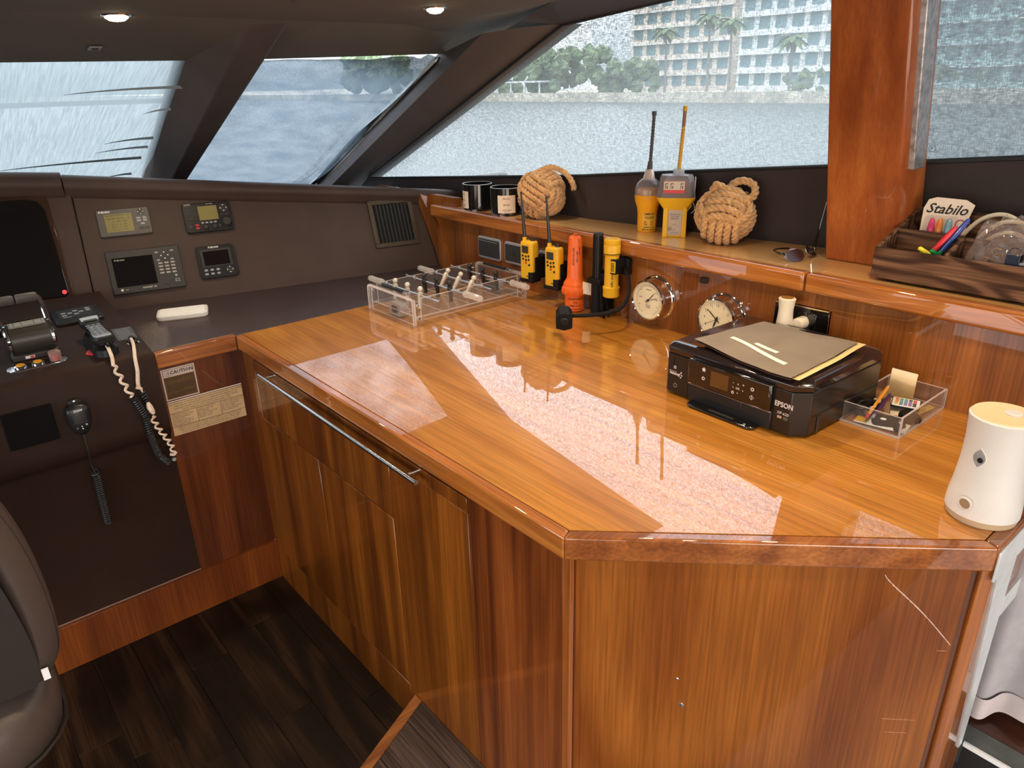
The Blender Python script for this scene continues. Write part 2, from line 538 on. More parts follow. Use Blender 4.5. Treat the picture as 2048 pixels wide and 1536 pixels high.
# --- raised platform aft with a teak nosing
def clip_poly(poly, a, b, c):
    """keep a*x+b*y<=c"""
    out = []
    for i in range(len(poly)):
        p, q = poly[i - 1], poly[i]
        dp, dq = a * p[0] + b * p[1] - c, a * q[0] + b * q[1] - c
        if (dp <= 0) != (dq <= 0):
            t = dp / (dp - dq)
            out.append((p[0] + (q[0] - p[0]) * t, p[1] + (q[1] - p[1]) * t))
        if dq <= 0: out.append(q)
    return out
ex, ey = 0.245, 0.111
el = math.hypot(ex, ey); ux, uy = ex / el, ey / el      # along the nosing (towards the cabinet)
nx, ny = -uy, ux                                        # forward normal
c0 = nx * 0.775 + ny * 1.393
pf = struct('floor_platform', G().prism(clip_poly([(-1.9, -2.2), (0.775, -2.2), (0.775, 2.0), (-1.9, 2.0)], nx, ny, c0 - 0.005), 0.0, 0.118), M_('joint_dark2', (0.16, 0.11, 0.09), 0.8, var=0.1))
nos = []
g = W(); g.prism([(0.775 + 0.0 * ux, 1.393), (0.775 - 2.6 * ux, 1.393 - 2.6 * uy), (0.775 - 2.6 * ux - nx * 0.030, 1.393 - 2.6 * uy - ny * 0.030), (0.775, 1.393 - 0.033)], 0.085, 0.1265)
build('step_nosing', g, wood('teak_nosing', (0.22, 0.07, 0.02), (0.34, 0.12, 0.035), (0.44, 0.17, 0.05), 'X', across=20, along=2, coat=0.4, cior=1.4), pf, bev=0.003)
g = W(); g.prism([(0.775, 1.388), (0.775 - 2.6 * ux, 1.388 - 2.6 * uy), (0.775 - 2.6 * ux - nx * 0.02, 1.388 - 2.6 * uy - ny * 0.02), (0.775, 1.388 - 0.022)], 0.0, 0.086)
build('step_riser', g, MT['panel'], pf)
MT['plank2'] = wood('grey_oak', (0.050, 0.030, 0.022), (0.075, 0.047, 0.036), (0.11, 0.07, 0.055), 'Y', coat=0.1, rough=0.5, across=16, along=1.2, bands=4, rand=0.12, fine=0.55, bump=0.3, crough=0.3)
for i in range(20):
    x1 = 0.775 if i == 0 else 0.706 - (i - 1) * PW
    x0 = 0.706 - i * PW
    ys = [2.0, 0.2 - (i % 3) * 0.35, -1.0 - (i % 2) * 0.3, -2.2]
    for a, b in zip(ys[:-1], ys[1:]):
        poly = clip_poly([(x0 + 0.0008, b + 0.0008), (x1 - 0.0008, b + 0.0008), (x1 - 0.0008, a - 0.0008), (x0 + 0.0008, a - 0.0008)], nx, ny, c0 - 0.031)
        if len(poly) >= 3:
            g = G(); g.prism(poly, 0.116, 0.125)
            build('plank', g, MT['plank2'], pf, bev=0.0006, seg=1)

# --- room walls out of the frame (port side, aft) so that the cabin is closed
g = G(); g.box(-2.0, -1.9, -2.4, 3.4, -0.1, 0.95); g.box(-2.0, -1.9, -2.4, -0.9, 0.95, 2.1); g.box(-2.0, -1.9, 2.2, 3.4, 0.95, 2.1)
struct('wall_port', g, MT['wall'])
g = G(); g.box(-2.0, 2.6, -3.0, -2.9, -0.5, 1.2); g.box(-2.0, -1.2, -3.0, -2.9, 1.2, 2.15); g.box(2.1, 2.6, -3.0, -2.9, 1.2, 2.15)
struct('wall_aft', g, MT['wall'])
struct('wall_fore', W().box(-1.95, 2.75, 3.30, 3.36, -0.4, 1.24).box(-1.95, -1.85, 2.3, 3.3, -0.4, 1.5), MT['leather_dk'])

# --- ceiling: flat headliner that turns down towards the windscreen
def zc(y): return 1.925 + 0.033 * (2.5 - y)
CF = [(-1.9, 3.45, 1.80), (0.414, 3.13, 1.82), (1.02, 3.03, 1.822), (1.28, 2.98, 1.825), (1.883, 2.704, 1.834), (2.018, 2.672, 1.836)]
g = G()
back = [(p[0], 2.5, 1.925) for p in CF]
aft = [(p[0], 1.85, zc(1.85)) for p in CF]
for i in range(5):
    g.add([CF[i], CF[i + 1], back[i + 1], back[i]], [(0, 1, 2, 3)])
    g.add([back[i], back[i + 1], aft[i + 1], aft[i]], [(0, 1, 2, 3)])
g.add([(-1.9, 1.85, zc(1.85)), (1.736, 1.85, zc(1.85)), (1.55, 0.9, zc(.9)), (1.55, -2.9, zc(-2.9)), (-1.9, -2.9, zc(-2.9))], [(0, 1, 2, 3, 4)])
g.add([(1.55, 1.6, 1.985), (1.55, 2.95, 1.90), (2.25, 2.95, 1.86), (2.15, 1.6, 1.975)], [(0, 1, 2, 3)])
# upper deck closing the roof above the headliner
g.box(-2.1, 2.12, -3.1, 2.6, 2.06, 2.10)
ceil = struct('ceiling', g, MT['headliner'])
g = W(); g.add([(0.98, 2.075, 1.9375), (0.985, 2.075, 1.9375), (1.075, 1.0, 1.973), (1.07, 1.0, 1.973)], [(0, 1, 2, 3)])
build('ceiling_seam', g, MT['black_matte'], ceil)

# --- starboard side: soffit, dark padded liner and the raked side windows
def wx(y, z):                       # side wall surface, leaning inboard
    return 2.134 - 0.1362 * (y - 1.062) - 0.2 * (z - 1.235)
def wp(y, z, o=0.0): return (wx(y, z) - o, y, z)
g = G()
# soffit from headliner down to window head
W1T = (1.883, 1.939, 1.893); W1B = (2.016, 3.6, 1.257)
sof_c = [(2.018, 2.672, 1.836), (1.736, 1.855, 1.946), (1.60, 1.1, zc(1.1)), (1.55, 0.6, zc(.6)), (1.55, -2.0, zc(-2))]
sof_w = [(2.03, 2.7, 1.82), W1T, wp(1.1, 1.975), wp(0.6, 2.00), wp(-2.0, 2.03)]
# window 1 bottom on the facets, then liner below it
b1 = (wx(1.939, 1.39), 1.939, 1.39)
def liner_top(y): return 1.477 + (1.062 - y) * 0.105 if y > 1.9 else 1.479 + (1.066 - y) * 0.094
sh = MT['leather_dk']
for i in range(4):
    g.add([sof_c[i], sof_c[i + 1], sof_w[i + 1], sof_w[i]], [(0, 1, 2, 3)])
struct('wall_starboard_soffit', g, MT['liner'])
g = G()
ys = [-2.0, 0.0, 0.6, 1.066, 1.5, 1.939]
zb = 1.21
for y0, y1 in zip(ys[:-1], ys[1:]):
    zt0, zt1 = 1.479 + (1.066 - y0) * 0.094, 1.479 + (1.066 - y1) * 0.094
    g.add([wp(y0, zb), wp(y1, zb), wp(y1, zt1), wp(y0, zt0)], [(0, 1, 2, 3)])
    g.add([wp(y0, zt0), wp(y1, zt1), (wx(y1, zt1) + 0.07, y1, zt1 + 0.004), (wx(y0, zt0) + 0.07, y0, zt0 + 0.004)], [(0, 1, 2, 3)])
zt = 1.479 + (1.066 - 1.939) * 0.094
g.add([wp(1.939, zb), (2.03, 3.7, zb), (2.016, 3.6, 1.257), wp(1.939, zt)], [(0, 1, 2, 3)])
g.box(1.96, 2.75, -2.9, 3.7, -0.4, 0.9); g.box(1.83, 1.96, 0.66, 3.7, -0.4, 0.9)       # hull side behind the cabinet, unseen bulk
liner = struct('wall_starboard', g, MT['liner'])

# gasket (black) and screened panes of the two side windows
gask = M_('gasket', (0.008, 0.008, 0.008), 0.5, var=0.02)
MT['screen_side'] = screen_mat('side_screen', (0.20, 0.22, 0.225), 0.06, 0.55, (60, 60, 420), (420, 420, 20), c2=(0.20, 0.22, 0.23))
def pane(name, pts, off=0.03, inset_mat=None):
    c = sum((Vector(p) for p in pts), Vector()) / len(pts)
    g = G()
    q = [(p[0] + off, p[1], p[2]) for p in pts]
    q2 = [(p[0] + off + 0.004, p[1], p[2]) for p in pts]
    n = len(pts)
    g.add(q + q2, [tuple(range(n)), tuple(range(n, 2 * n))[::-1]] + [(i, (i + 1) % n, n + (i + 1) % n, n + i) for i in range(n)])
    return g
zt2 = 1.479 + (1.066 - 0.985) * 0.094
P1 = [wp(0.97, zt2 + 0.001), wp(1.939, zt), W1T, wp(1.541, 1.935), wp(0.97, 1.98)]
P1b = [wp(1.939, zt), W1B, W1T]
g = G()
zs_ = zt - 0.02
g.add([(wx(0.97, zt2) + 0.03, 0.97, zt2 - 0.02), (wx(1.939, zs_) + 0.03, 1.939, zs_), (W1T[0] + 0.03, 1.939, 1.905), (wx(1.541, 1.96) + 0.03, 1.541, 1.965), (wx(0.97, 2.0) + 0.03, 0.97, 2.0), (2.05, 3.64, 1.235)], [(0, 1, 2, 3, 4), (1, 5, 2)])
win1 = struct('window_1', g, MT['screen_side'])
def rail(pts, r, mat, parent, name='gasket'):
    g = G(); g.tube(pts, r, 6); return build(name, g, mat, parent)
rail([wp(0.97, zt2, .003), wp(1.5, 1.479 + (1.066 - 1.5) * 0.094, .003), wp(1.939, zt, .003), (2.010, 3.58, 1.262), (2.000, 3.54, 1.275), (1.879, 1.945, 1.893), (1.925, 1.541, 1.936), wp(0.97, 1.985, .003)], 0.0055, gask, win1)
P2 = [wp(-1.6, 1.735), wp(0.855, 1.499), wp(0.875, 1.89), wp(0.88, 2.0), wp(-1.6, 2.05)]
win2 = struct('window_2', pane('window_2', [wp(-1.6, 1.70), wp(0.865, 1.48), wp(0.885, 1.89), wp(0.89, 2.02), wp(-1.6, 2.05)], 0.03), MT['screen_side'])
rail([wp(-1.6, 1.729, .003), wp(0.835, 1.501, .003), wp(0.851, 1.514, .003), wp(0.872, 1.89, .003), wp(0.876, 2.01, .003)], 0.007, gask, win2)
# little maker's stamp in the lower corner of each pane
Ms = frame(wp(0.812, 1.535, -0.024), (0.13, -1, 0.0), (-1, -0.1362, -0.2))
st = thing('window_stamp', 'small round dark stamp in the lower corner of the right side window', 'mark', Ms)
build('ring', G().lathe([(0.0085, 0), (0.0085, 0.0004), (0.0075, 0.0004), (0.0075, 0)], 20, caps=False), gask, st)
text('lettering', 'P', 0.009, gask, st, (-0.0025, 0, 0))

# --- teak pillar between the side windows, leaning inboard like the glass
def px_(z): return 2.003 - 0.24 * (z - 1.235)
g = G()
prof = lambda z: [(px_(z), 0.994, z), (px_(z) + 0.16, 0.994, z), (px_(z) + 0.16, 0.806, z), (px_(z) + 0.028, 0.798, z), (px_(z) + 0.006, 0.806, z), (px_(z), 0.826, z)]
g.loft([prof(1.236), prof(1.6), prof(2.03)])
struct('trim_1', g, wood('teak_pillar', (0.27, 0.062, 0.013), (0.36, 0.09, 0.019), (0.45, 0.13, 0.028), 'Z', across=22, along=0.6, bands=4, coat=0.7, cior=1.45, fine=0.12), bev=0.004)
g = G()
g.loft([[(px_(z) + 0.030, 0.803, z), (px_(z) + 0.11, 0.806, z), (px_(z) + 0.11, 0.790, z), (px_(z) + 0.035, 0.786 - 0.004 * (z - 1.5), z)] for z in (1.495, 1.53, 1.7, 2.03)])
struct('trim_2', g, M_('silver_edge', (0.36, 0.33, 0.33), 0.35, metal=0.6, var=0.35, vscale=60, bump=0.3, bscale=90), bev=0.003)

# --- windscreen: raked screened panels, mullion and corner post
MT['ws_a'] = screen_mat('windscreen_screen_a', (0.125, 0.148, 0.155), 0.02, 0.24, (420, 10, 10), (110, 5, 5), c2=(0.2, 0.22, 0.24))
MT['ws_b'] = screen_mat('windscreen_screen_b', (0.075, 0.096, 0.115), 0.03, 0.19, (160, 120, 120), (8, 8, 8), c2=(0.08, 0.1, 0.12))
A0 = Vector((0.414, 3.13, 1.82)); A1 = Vector((1.024, 3.03, 1.822))
rake = Vector((0, 2.672, -1))
L = A0 - (A1 - A0) * 3.4
g = G(); g.add([tuple(L + rake * 0.85), tuple(A1 + Vector((0.09, -0.01, 0)) + rake * 0.85), tuple(A1 + Vector((0.05, 0, 0)) - rake * 0.02), tuple(L - rake * 0.02)], [(0, 1, 2, 3)])
wa = struct('window_3', g, MT['ws_a'])
foldm = M_('fold_cloth', (0.22, 0.25, 0.27), 0.8, var=0.1)
for t0, ln, wd in ((0.085, 0.42, 0.006), (0.30, 0.20, 0.007), (0.345, 0.22, 0.006), (0.405, 0.62, 0.009), (0.50, 0.13, 0.006), (0.17, 0.10, 0.005)):
    g = G()
    rows = []
    for k in range(9):
        u = k / 8; q = A1 + rake * (t0 + 0.02 * u * u) + Vector((0.01 - ln * u, 0.04 * ln * u, -0.003))
        h_ = wd * (1 - u) ** 0.6 + 0.0008
        rows.append([tuple(q - rake * h_ * 0.6), tuple(q + Vector((0, -0.006, -0.008)) * (1 - u)), tuple(q + rake * h_ * 0.6)])
    g.loft(rows, closed=False, caps=False)
    build('cloth_fold', g, foldm, wa)
B0 = Vector((1.22, 2.99, 1.825)); B1 = Vector((1.90, 2.70, 1.834))
g = G()
# cloth of the starboard panel, slack and gathered towards its outer edge
def clothB(u, v):
    top = B0.lerp(B1, u); bot = Vector((1.31, 4.93, 1.09)).lerp(Vector((2.05, 4.50, 1.12)), u)
    p = top.lerp(bot, v)
    s = 0.012 * math.sin(v * 7 + u * 3) + 0.02 * math.sin(v * 3.0) * u + 0.010 * mnoise.noise(Vector((u * 6, v * 5, 3.1)))
    if u > 0.86: s += 0.02 * math.sin((u - 0.86) * 60) * (0.4 + 0.6 * v)
    return (p.x - 0.15 * s, p.y - 0.35 * s, p.z - 0.9 * s)
g.grid(clothB, 48, 30)
struct('window_4', g, MT['ws_b'])
# gathered hem of that cloth with loose folds
g = G()
def hem(u, v):
    p = Vector((1.905, 2.72, 1.822)).lerp(Vector((2.06, 4.49, 1.12)), v)
    w_ = 0.055 * (u - 0.5) + 0.006 * math.sin(v * 46) * u
    return (p.x + w_, p.y + w_ * 0.4, p.z - 0.008 - 0.012 * math.sin(u * PI * 2 + v * 9))
g.grid(hem, 6, 60)
struct('trim_3', g, M_('hem_cloth', (0.62, 0.68, 0.70), 0.7, var=0.25, vscale=30))
# beam between the panels
n_in = Vector((-0.055, -0.35, -0.935)).normalized()
tl_, tr_ = Vector((1.042, 2.520, 1.930)), Vector((1.186, 2.504, 1.928))
bl_, br_ = Vector((1.174, 4.129, 1.316)), Vector((1.275, 4.140, 1.306))
g = G()
rings = []
for t, a in ((0, 0.0), (0.04, 0.0), (0.5, 0), (1.35, 0)):
    a_, b_ = tl_.lerp(bl_, t), tr_.lerp(br_, t)
    w_ = (b_ - a_)
    dp = -n_in
    rings.append([tuple(a_ + w_ * 0.10), tuple(a_ + w_ * 0.90), tuple(b_ + dp * 0.012), tuple(b_ + dp * 0.12 + w_ * 0.1), tuple(a_ + dp * 0.12 - w_ * 0.95), tuple(a_ + dp * 0.10 - w_ * 0.95), tuple(a_ + dp * 0.012)])
g.loft(rings)
struct('trim_4', g, MT['leather_post'], bev=0.006, smooth=40)
# corner post between windscreen and side window
g = G()
rows = []
for k in range(11):
    t = k / 8
    a_ = Vector((1.925, 2.700, 1.840)).lerp(Vector((2.060, 4.134, 1.262)), t)
    c_ = Vector((1.883, 1.935, 1.897)).lerp(Vector((2.020, 3.615, 1.250)), t)
    m_ = Vector((1.80, 2.28, 1.885)).lerp(Vector((1.955, 3.80, 1.255)), t)
    m1 = a_.lerp(m_, 0.5) + Vector((-0.012, 0, -0.004)); m2 = m_.lerp(c_, 0.5) + Vector((-0.015, 0, 0.003))
    rows.append([tuple(a_ + Vector((0.05, 0.05, 0.03))), tuple(a_), tuple(m1), tuple(m_), tuple(m2), tuple(c_), tuple(c_ + Vector((0.08, 0, 0.0)))])
g.loft(rows, closed=False, caps=False)
struct('trim_5', g, MT['leather_post'], smooth=50)
# ledge deck below the windscreen
g = G(); g.add([(-1.9, 3.3, 1.30), (1.9, 2.95, 1.17), (2.1, 4.6, 1.16), (-1.9, 4.9, 1.22)], [(0, 1, 2, 3)])
struct('trim_6', g, MT['leather_dk'])

# =================================================================== OUTSIDE WORLD
m_, n_, o_ = newmat('harbour_water')
b_ = n_.nodes.new('ShaderNodeBsdfPrincipled'); setp(b_, Base_Color=(0.075, 0.082, 0.080, 1), Roughness=0.4, Specular_IOR_Level=0.22)
t_ = n_.nodes.new('ShaderNodeTexCoord'); z_ = n_.nodes.new('ShaderNodeTexNoise'); z_.inputs['Scale'].default_value = 0.9; z_.inputs['Detail'].default_value = 6
bp_ = n_.nodes.new('ShaderNodeBump'); bp_.inputs['Strength'].default_value = 0.6; bp_.inputs['Distance'].default_value = 0.4
n_.links.new(t_.outputs['Object'], z_.inputs['Vector']); n_.links.new(z_.outputs[0], bp_.inputs['Height']); n_.links.new(bp_.outputs[0], b_.inputs['Normal']); n_.links.new(b_.outputs[0], o_.inputs[0])
struct('water', G().box(-700, 700, -700, 900, -3.0, -2.8), m_)
struct('shore', G().box(125, 400, -200, 700, -2.9, -1.2).box(123.8, 125, -200, 700, -2.9, -0.9), M_('bank', (0.42, 0.38, 0.30), 0.9, var=0.3, vscale=0.3))
glass_far = M_('far_glass', (0.12, 0.20, 0.22), 0.2, var=0.3, vscale=0.2)
far_walls = [M_('render_pale', (0.62, 0.64, 0.64), 0.8, var=0.1, vscale=0.1), M_('render_sand', (0.60, 0.52, 0.44), 0.8, var=0.1, vscale=0.1), M_('render_teal', (0.40, 0.58, 0.58), 0.8, var=0.1, vscale=0.1)]
BL = [('pale grey apartment tower behind the left end of the far shore', 196, 170, 36, 30, 44, 0, 9), ('sand coloured block with wide balconies left of the palms on the far shore', 122, 170, 30, 26, 30, 1, 7),
      ('white apartment block with blue green glass behind the tallest palms', 84, 160, 30, 24, 38, 0, 8), ('teal glazed tower right of the white apartment block on the shore', 50, 165, 26, 26, 46, 2, 7),
      ('low pale waterfront house seen right of the pillar', 26, 150, 20, 18, 13, 0, 5), ('tall pale tower far right across the water', -4, 175, 30, 26, 50, 2, 8)]
for lab, yc, xc, wy, wx_, hh, mi, nw_ in BL:
    b = thing('apartment_building', lab, 'building', loc=(xc, yc, -1.2), group='buildings on the far shore')
    build('wall', G().box(-wx_ / 2, wx_ / 2, -wy / 2, wy / 2, 0, hh), far_walls[mi], b, smooth=0)
    nf = max(2, int(hh / 3.6))
    wg = G().box(-0.15, 0.15, -wy / nw_ * 0.32, wy / nw_ * 0.32, -1.1, 1.1)
    wo_ = None
    for f in range(min(nf, 7)):
        for k in range(nw_):
            if wo_ is None:
                wo_ = build('window', wg, glass_far, b, smooth=0); q = wo_
            elif wo_.parent is b:
                q = wo_.copy(); COL.objects.link(q)
            q.location = (-wx_ / 2, -wy / 2 + wy * (k + 0.5) / nw_, 2.2 + f * 3.6)
        sl = G().box(-wx_ / 2 - 1.1, -wx_ / 2, -wy / 2, wy / 2, 3.6 * (f + 1) - 0.2, 3.6 * (f + 1))
        build('balcony_slab', sl, far_walls[0], b, smooth=0)
    build('roof', G().box(-wx_ / 2 - 0.5, wx_ / 2 + 0.5, -wy / 2 - 0.5, wy / 2 + 0.5, hh, hh + 0.8), far_walls[0], b, smooth=0)
green = M_('palm_leaf', (0.09, 0.13, 0.045), 0.7, var=0.4, vscale=2)
green2 = M_('hedge_leaf', (0.13, 0.17, 0.09), 0.8, var=0.5, vscale=0.8)
bark = M_('palm_bark', (0.20, 0.17, 0.14), 0.9, var=0.3, vscale=4)
def palm(y, x, h, lab):
    t = thing('palm_tree', lab, 'tree', loc=(x, y, -1.2), group='palms on the far shore')
    g = G(); g.tube([(0, 0, 0), (0.15, 0.2, h * .5), (0, 0.5, h)], lambda s: 0.30 - 0.12 * s, 8); build('trunk', g, bark, t)
    g = G()
    for k in range(18):
        a = k * 2.4; el_ = 0.5 - 0.09 * (k % 9)
        pts = []
        for j in range(6):
            r = 3.4 * j / 5
            pts.append((r * math.cos(a), 0.5 + r * math.sin(a), h + r * el_ - 0.16 * r * r))
        wd = [0.2, 0.6, 0.7, 0.6, 0.4, 0.05]
        L_ = [(p[0] - wd[i] * math.sin(a), p[1] + wd[i] * math.cos(a), p[2] - 0.3 * wd[i]) for i, p in enumerate(pts)]
        R_ = [(p[0] + wd[i] * math.sin(a), p[1] - wd[i] * math.cos(a), p[2] - 0.3 * wd[i]) for i, p in enumerate(pts)]
        for i in range(5):
            g.add([L_[i], pts[i], pts[i + 1], L_[i + 1]], [(0, 1, 2, 3)]); g.add([pts[i], R_[i], R_[i + 1], pts[i + 1]], [(0, 1, 2, 3)])
    build('crown', g, green, t, smooth=0)
palm(104, 130, 12, 'tall palm, leftmost of the palms on the far shore')
palm(95, 132, 14, 'tallest palm standing left of the middle of the side window')
palm(86.5, 127, 12.5, 'slim palm next to the tallest one on the far shore')
palm(74, 127, 9, 'short palm over the white terrace across the water')
palm(58, 129, 11, 'palm just left of the teak pillar, across the water')
palm(38, 130, 11, 'leaning palm seen in the window right of the pillar')
palm(30, 129, 9, 'small palm in the middle of the right window')
palm(21, 131, 9.5, 'palm nearest the right end of the right window')
def foliage(g, x, y, rx, ry, h, n):
    for k in range(n):
        c = (x + random.uniform(-rx, rx), y + random.uniform(-ry, ry), -1.4 + random.uniform(0.05, 0.85) ** 0.8 * h); R_ = h * random.uniform(.10, .22)
        b = len(g.v); g.sphere(c, R_, 9, 6)
        for i in range(b, len(g.v)):
            d = g.v[i] - Vector(c); g.v[i] = Vector(c) + d * random.uniform(0.65, 1.35)
def bush(y, x, r, h, lab):
    g = G()
    random.seed(int(y * 7))
    foliage(g, x, y, r * .5, r, h, 46)
    tag(build('shore_tree', g, green2, None, smooth=0), lab, 'tree', 'broad trees on the far shore')
bush(215, 128, 16, 12, 'wide dark tree mass at the left end of the far shore')
bush(172, 136, 16, 9, 'broad low tree behind the pale shelter across the water')
bush(137, 133, 12, 10, 'dense grey green tree in the middle of the far shore')
bush(113, 128, 7, 7, 'smaller round tree left of the palms')
bush(64, 134, 16, 4, 'long clipped hedge right of the palms on the far shore')
bush(30, 136, 7, 4, 'green hedge across the water in the right window')
struct('shore_ahead', G().box(-400, 125, 320, 700, -2.9, -1.2), M_('far_bank', (0.14, 0.15, 0.13), 0.9, var=0.3, vscale=0.1))
sb = thing('waterfront_shelter', 'low white waterfront shelter under the trees across the water', 'shelter', loc=(126.5, 150, -1.2))
build('roof', G().box(-2, 2, -14, 14, 2.6, 3.0), far_walls[0], sb, smooth=0)
for k in range(6):
    build('post', G().box(-1.8, -1.5, -13 + 5.2 * k, -12.7 + 5.2 * k, 0, 2.6), far_walls[0], sb, smooth=0)

# =================================================================== CHART TABLE
ZC = 0.972
wt = thing('worktop', 'long glossy teak worktop with an angled end and solid edge', 'worktop', loc=(0.76, 2.327, 0.922))
A_, B_, C_, D_ = (0.76, 2.327), (0.76, 0.78), (1.285, 0.26), (1.90, 0.26)
Ai, Bi, Ci, Di = (0.785, 2.327), (0.785, 0.790), (1.2955, 0.2865), (1.90, 0.2865)
g = W(); g.prism([Ai, Bi, Ci, Di, (1.90, 2.327)], 0.930, ZC - 0.0004)
build('veneer_top', g, MT['top'], wt)
for nm, q, mat in (('edge_trim', [A_, B_, Bi, Ai], MT['trimY']), ('edge_trim', [B_, C_, Ci, Bi], wood('teak_trim_d', (0.22, 0.062, 0.014), (0.34, 0.105, 0.022), (0.46, 0.16, 0.04), 'X', across=18, along=5, bands=6, cior=1.7)), ('edge_trim', [C_, D_, Di, Ci], MT['trimX'])):
    g = W(); g.prism(q, 0.922, ZC)
    build(nm, g, mat, wt, bev=0.005, seg=3)

cb = thing('chart_cabinet', 'tall glossy teak cabinet with two doors and a steel bar pull', 'cabinet', loc=(0.775, 2.327, 0.0))
PM = MT['panel']
def face(name, y0, y1, z0, z1, x0=0.775, dep=0.018, mat=PM, bev=0.0012, par=cb):
    g = W(); g.box(x0, x0 + dep, y0 + 0.0009, y1 - 0.0009, z0 + 0.0009, z1 - 0.0009)
    return build(name, g, mat, par, bev=bev, seg=1)
g = W(); g.prism([(0.785, 2.3), (0.785, 0.775), (1.29, 0.285), (1.405, 0.285), (1.405, 0.62), (1.80, 0.62), (1.80, 2.339), (0.785, 2.339)], 0.0, 0.915)
build('carcass', g, MT['panel'], cb)
face('stile', 2.245, 2.3405, 0.0, 0.921, dep=0.012)
face('rail', 1.090, 2.245, 0.906, 0.921, x0=0.777)
dr = face('pull_out_board', 1.090, 2.245, 0.868, 0.906, x0=0.7735)
face('apron_panel', 1.417, 2.245, 0.699, 0.868)
face('plinth', 1.417, 2.245, 0.0, 0.143)
d1 = face('door', 1.836, 2.245, 0.143, 0.699, x0=0.7740)
d2 = face('door', 1.417, 1.836, 0.143, 0.699, x0=0.7740)
face('side_panel', 1.090, 1.417, 0.0, 0.868)
face('end_panel', 0.795, 1.090, 0.0, 0.921, mat=wood('teak_red', (0.10, 0.022, 0.005), (0.20, 0.048, 0.009), (0.30, 0.08, 0.016), 'Z', across=24, along=0.5, bands=6))
for yl, dd in ((1.869, d1), (1.769, d2)):
    g = W(); g.box(0.769, 0.774, yl - 0.016, yl + 0.016, 0.642, 0.678)
    l_ = build('latch', g, M_('latch_plate', (0.05, 0.045, 0.045), 0.3, metal=0.7, var=0.05), dd, bev=0.001)
    g = W(); g.lathe([(0.0, 0.7695), (0.0085, 0.7695), (0.0085, 0.7672), (0.006, 0.7665), (0.0, 0.7665)], 16, (0, yl, 0.660), 'X')
    g.v = [Vector((p.x, p.y, p.z)) for p in g.v]
    build('push_knob', g, MT['chrome'], dd)
    g = W(); g.box(0.7662, 0.7668, yl - 0.006, yl + 0.006, 0.6592, 0.6606)
    build('slot', g, MT['black'], dd)
# steel bar pull
g = W(); g.cyl((0.737, 1.228, 0.899), (0.737, 2.112, 0.899), 0.0065, n=14)
bar = build('bar_pull', g, MT['steel'], cb)
for y in (1.275, 2.080):
    g = W(); g.cyl((0.737, y, 0.899), (0.775, y, 0.899), 0.0048, n=10)
    build('standoff', g, MT['steel'], cb)
# angled end: corner post, veneered panel and hinged post with a dark groove
Fd = frame((0.7825, 0.7775, 0.0), (1, -1, 0), (-1, -1, 0))      # x along the face, y up, z out
def dface(name, u0, u1, z0, z1, d0, d1, mat=PM, bev=0.0015):
    g = W(); g.at(Fd).box(u0, u1, z0, z1, d0, d1)
    return build(name, g, mat, cb, bev=bev, seg=2)
postw = wood('teak_post', (0.22, 0.055, 0.010), (0.32, 0.09, 0.016), (0.40, 0.13, 0.025), 'Z', across=22, along=0.5, bands=4)
g = W(); g.prism([(0.774, 0.797), (0.774, 0.776), (0.7845, 0.7765), (0.80, 0.79)], 0.0, 0.921)
build('corner_post', g, postw, cb, bev=0.002)
m_, n_, o_ = newmat('x')
bpy.data.materials.remove(m_)
pan = wood('teak_end_veneer', (0.17, 0.044, 0.007), (0.225, 0.064, 0.010), (0.29, 0.090, 0.014), 'Z', across=6.5, along=1.0, bands=5, figure=0.5, coat=0.5, cior=1.35)
dface('end_veneer', 0.004, 0.694, 0.0, 0.921, -0.020, 0.0, pan)
dface('groove', 0.694, 0.708, 0.0, 0.921, -0.02, -0.006, wood('teak_groove', (0.08, 0.02, 0.005), (0.13, 0.035, 0.008), (0.2, 0.06, 0.012), 'Z', across=30, along=1))
g = W(); g.at(Fd).loft([[(0.708, z, -0.03), (0.732, z, -0.03), (0.734, z, -0.004), (0.729, z, 0.002), (0.708, z, 0.002)] for z in (0.0, 0.4, 0.921)])
build('end_post', g, postw, cb, bev=0.002)
# two round screws and a scratch on the angled face
for u, z, r in ((0.204, 0.644, 0.0028), (0.216, 0.578, 0.0045)):
    g = W(); g.at(Fd @ Matrix.Translation((u, z, 0.0))).lathe([(r, 0), (r, 0.0012), (r * .6, 0.002), (0.0001, 0.0022)], 14)
    build('screw_cap', g, MT['chrome'], cb)
random.seed(3)
g = W(); g.at(Fd)
pts = []
N = 60
for i in range(N + 1):
    t = i / N
    u = 0.549 + 0.14 * t; z = 0.903 - 0.151 * t ** 0.85 + 0.012 * math.sin(t * PI)
    pts.append((u, z))
for i in range(N):
    (a, b), (c, d) = pts[i], pts[i + 1]
    w0 = 0.0012 + 0.0014 * random.random() * (1 - i / N * 0.5)
    g.add([(a, b - w0, 0.0003), (c + 0.001, d - w0, 0.0003), (c, d + w0 * .6, 0.0003), (a, b + w0, 0.0003)], [(0, 1, 2, 3)])
build('scratch', g, M_('raw_scratch', (0.62, 0.42, 0.34), 0.8, var=0.3, vscale=300), cb, label='pale ragged scratch across the upper right of the angled panel')
for (u0, z0, u1, z1) in ((0.60, 0.566, 0.66, 0.566), (0.61, 0.532, 0.65, 0.534), (0.668, 0.738, 0.684, 0.733)):
    g = W(); g.at(Fd).box(u0, u1, z0 - 0.0006, z0 + 0.0006, 0.0, 0.0004)
    build('scratch', g, M_('scr2', (0.42, 0.20, 0.12), 0.8, var=0.3, vscale=300), cb)

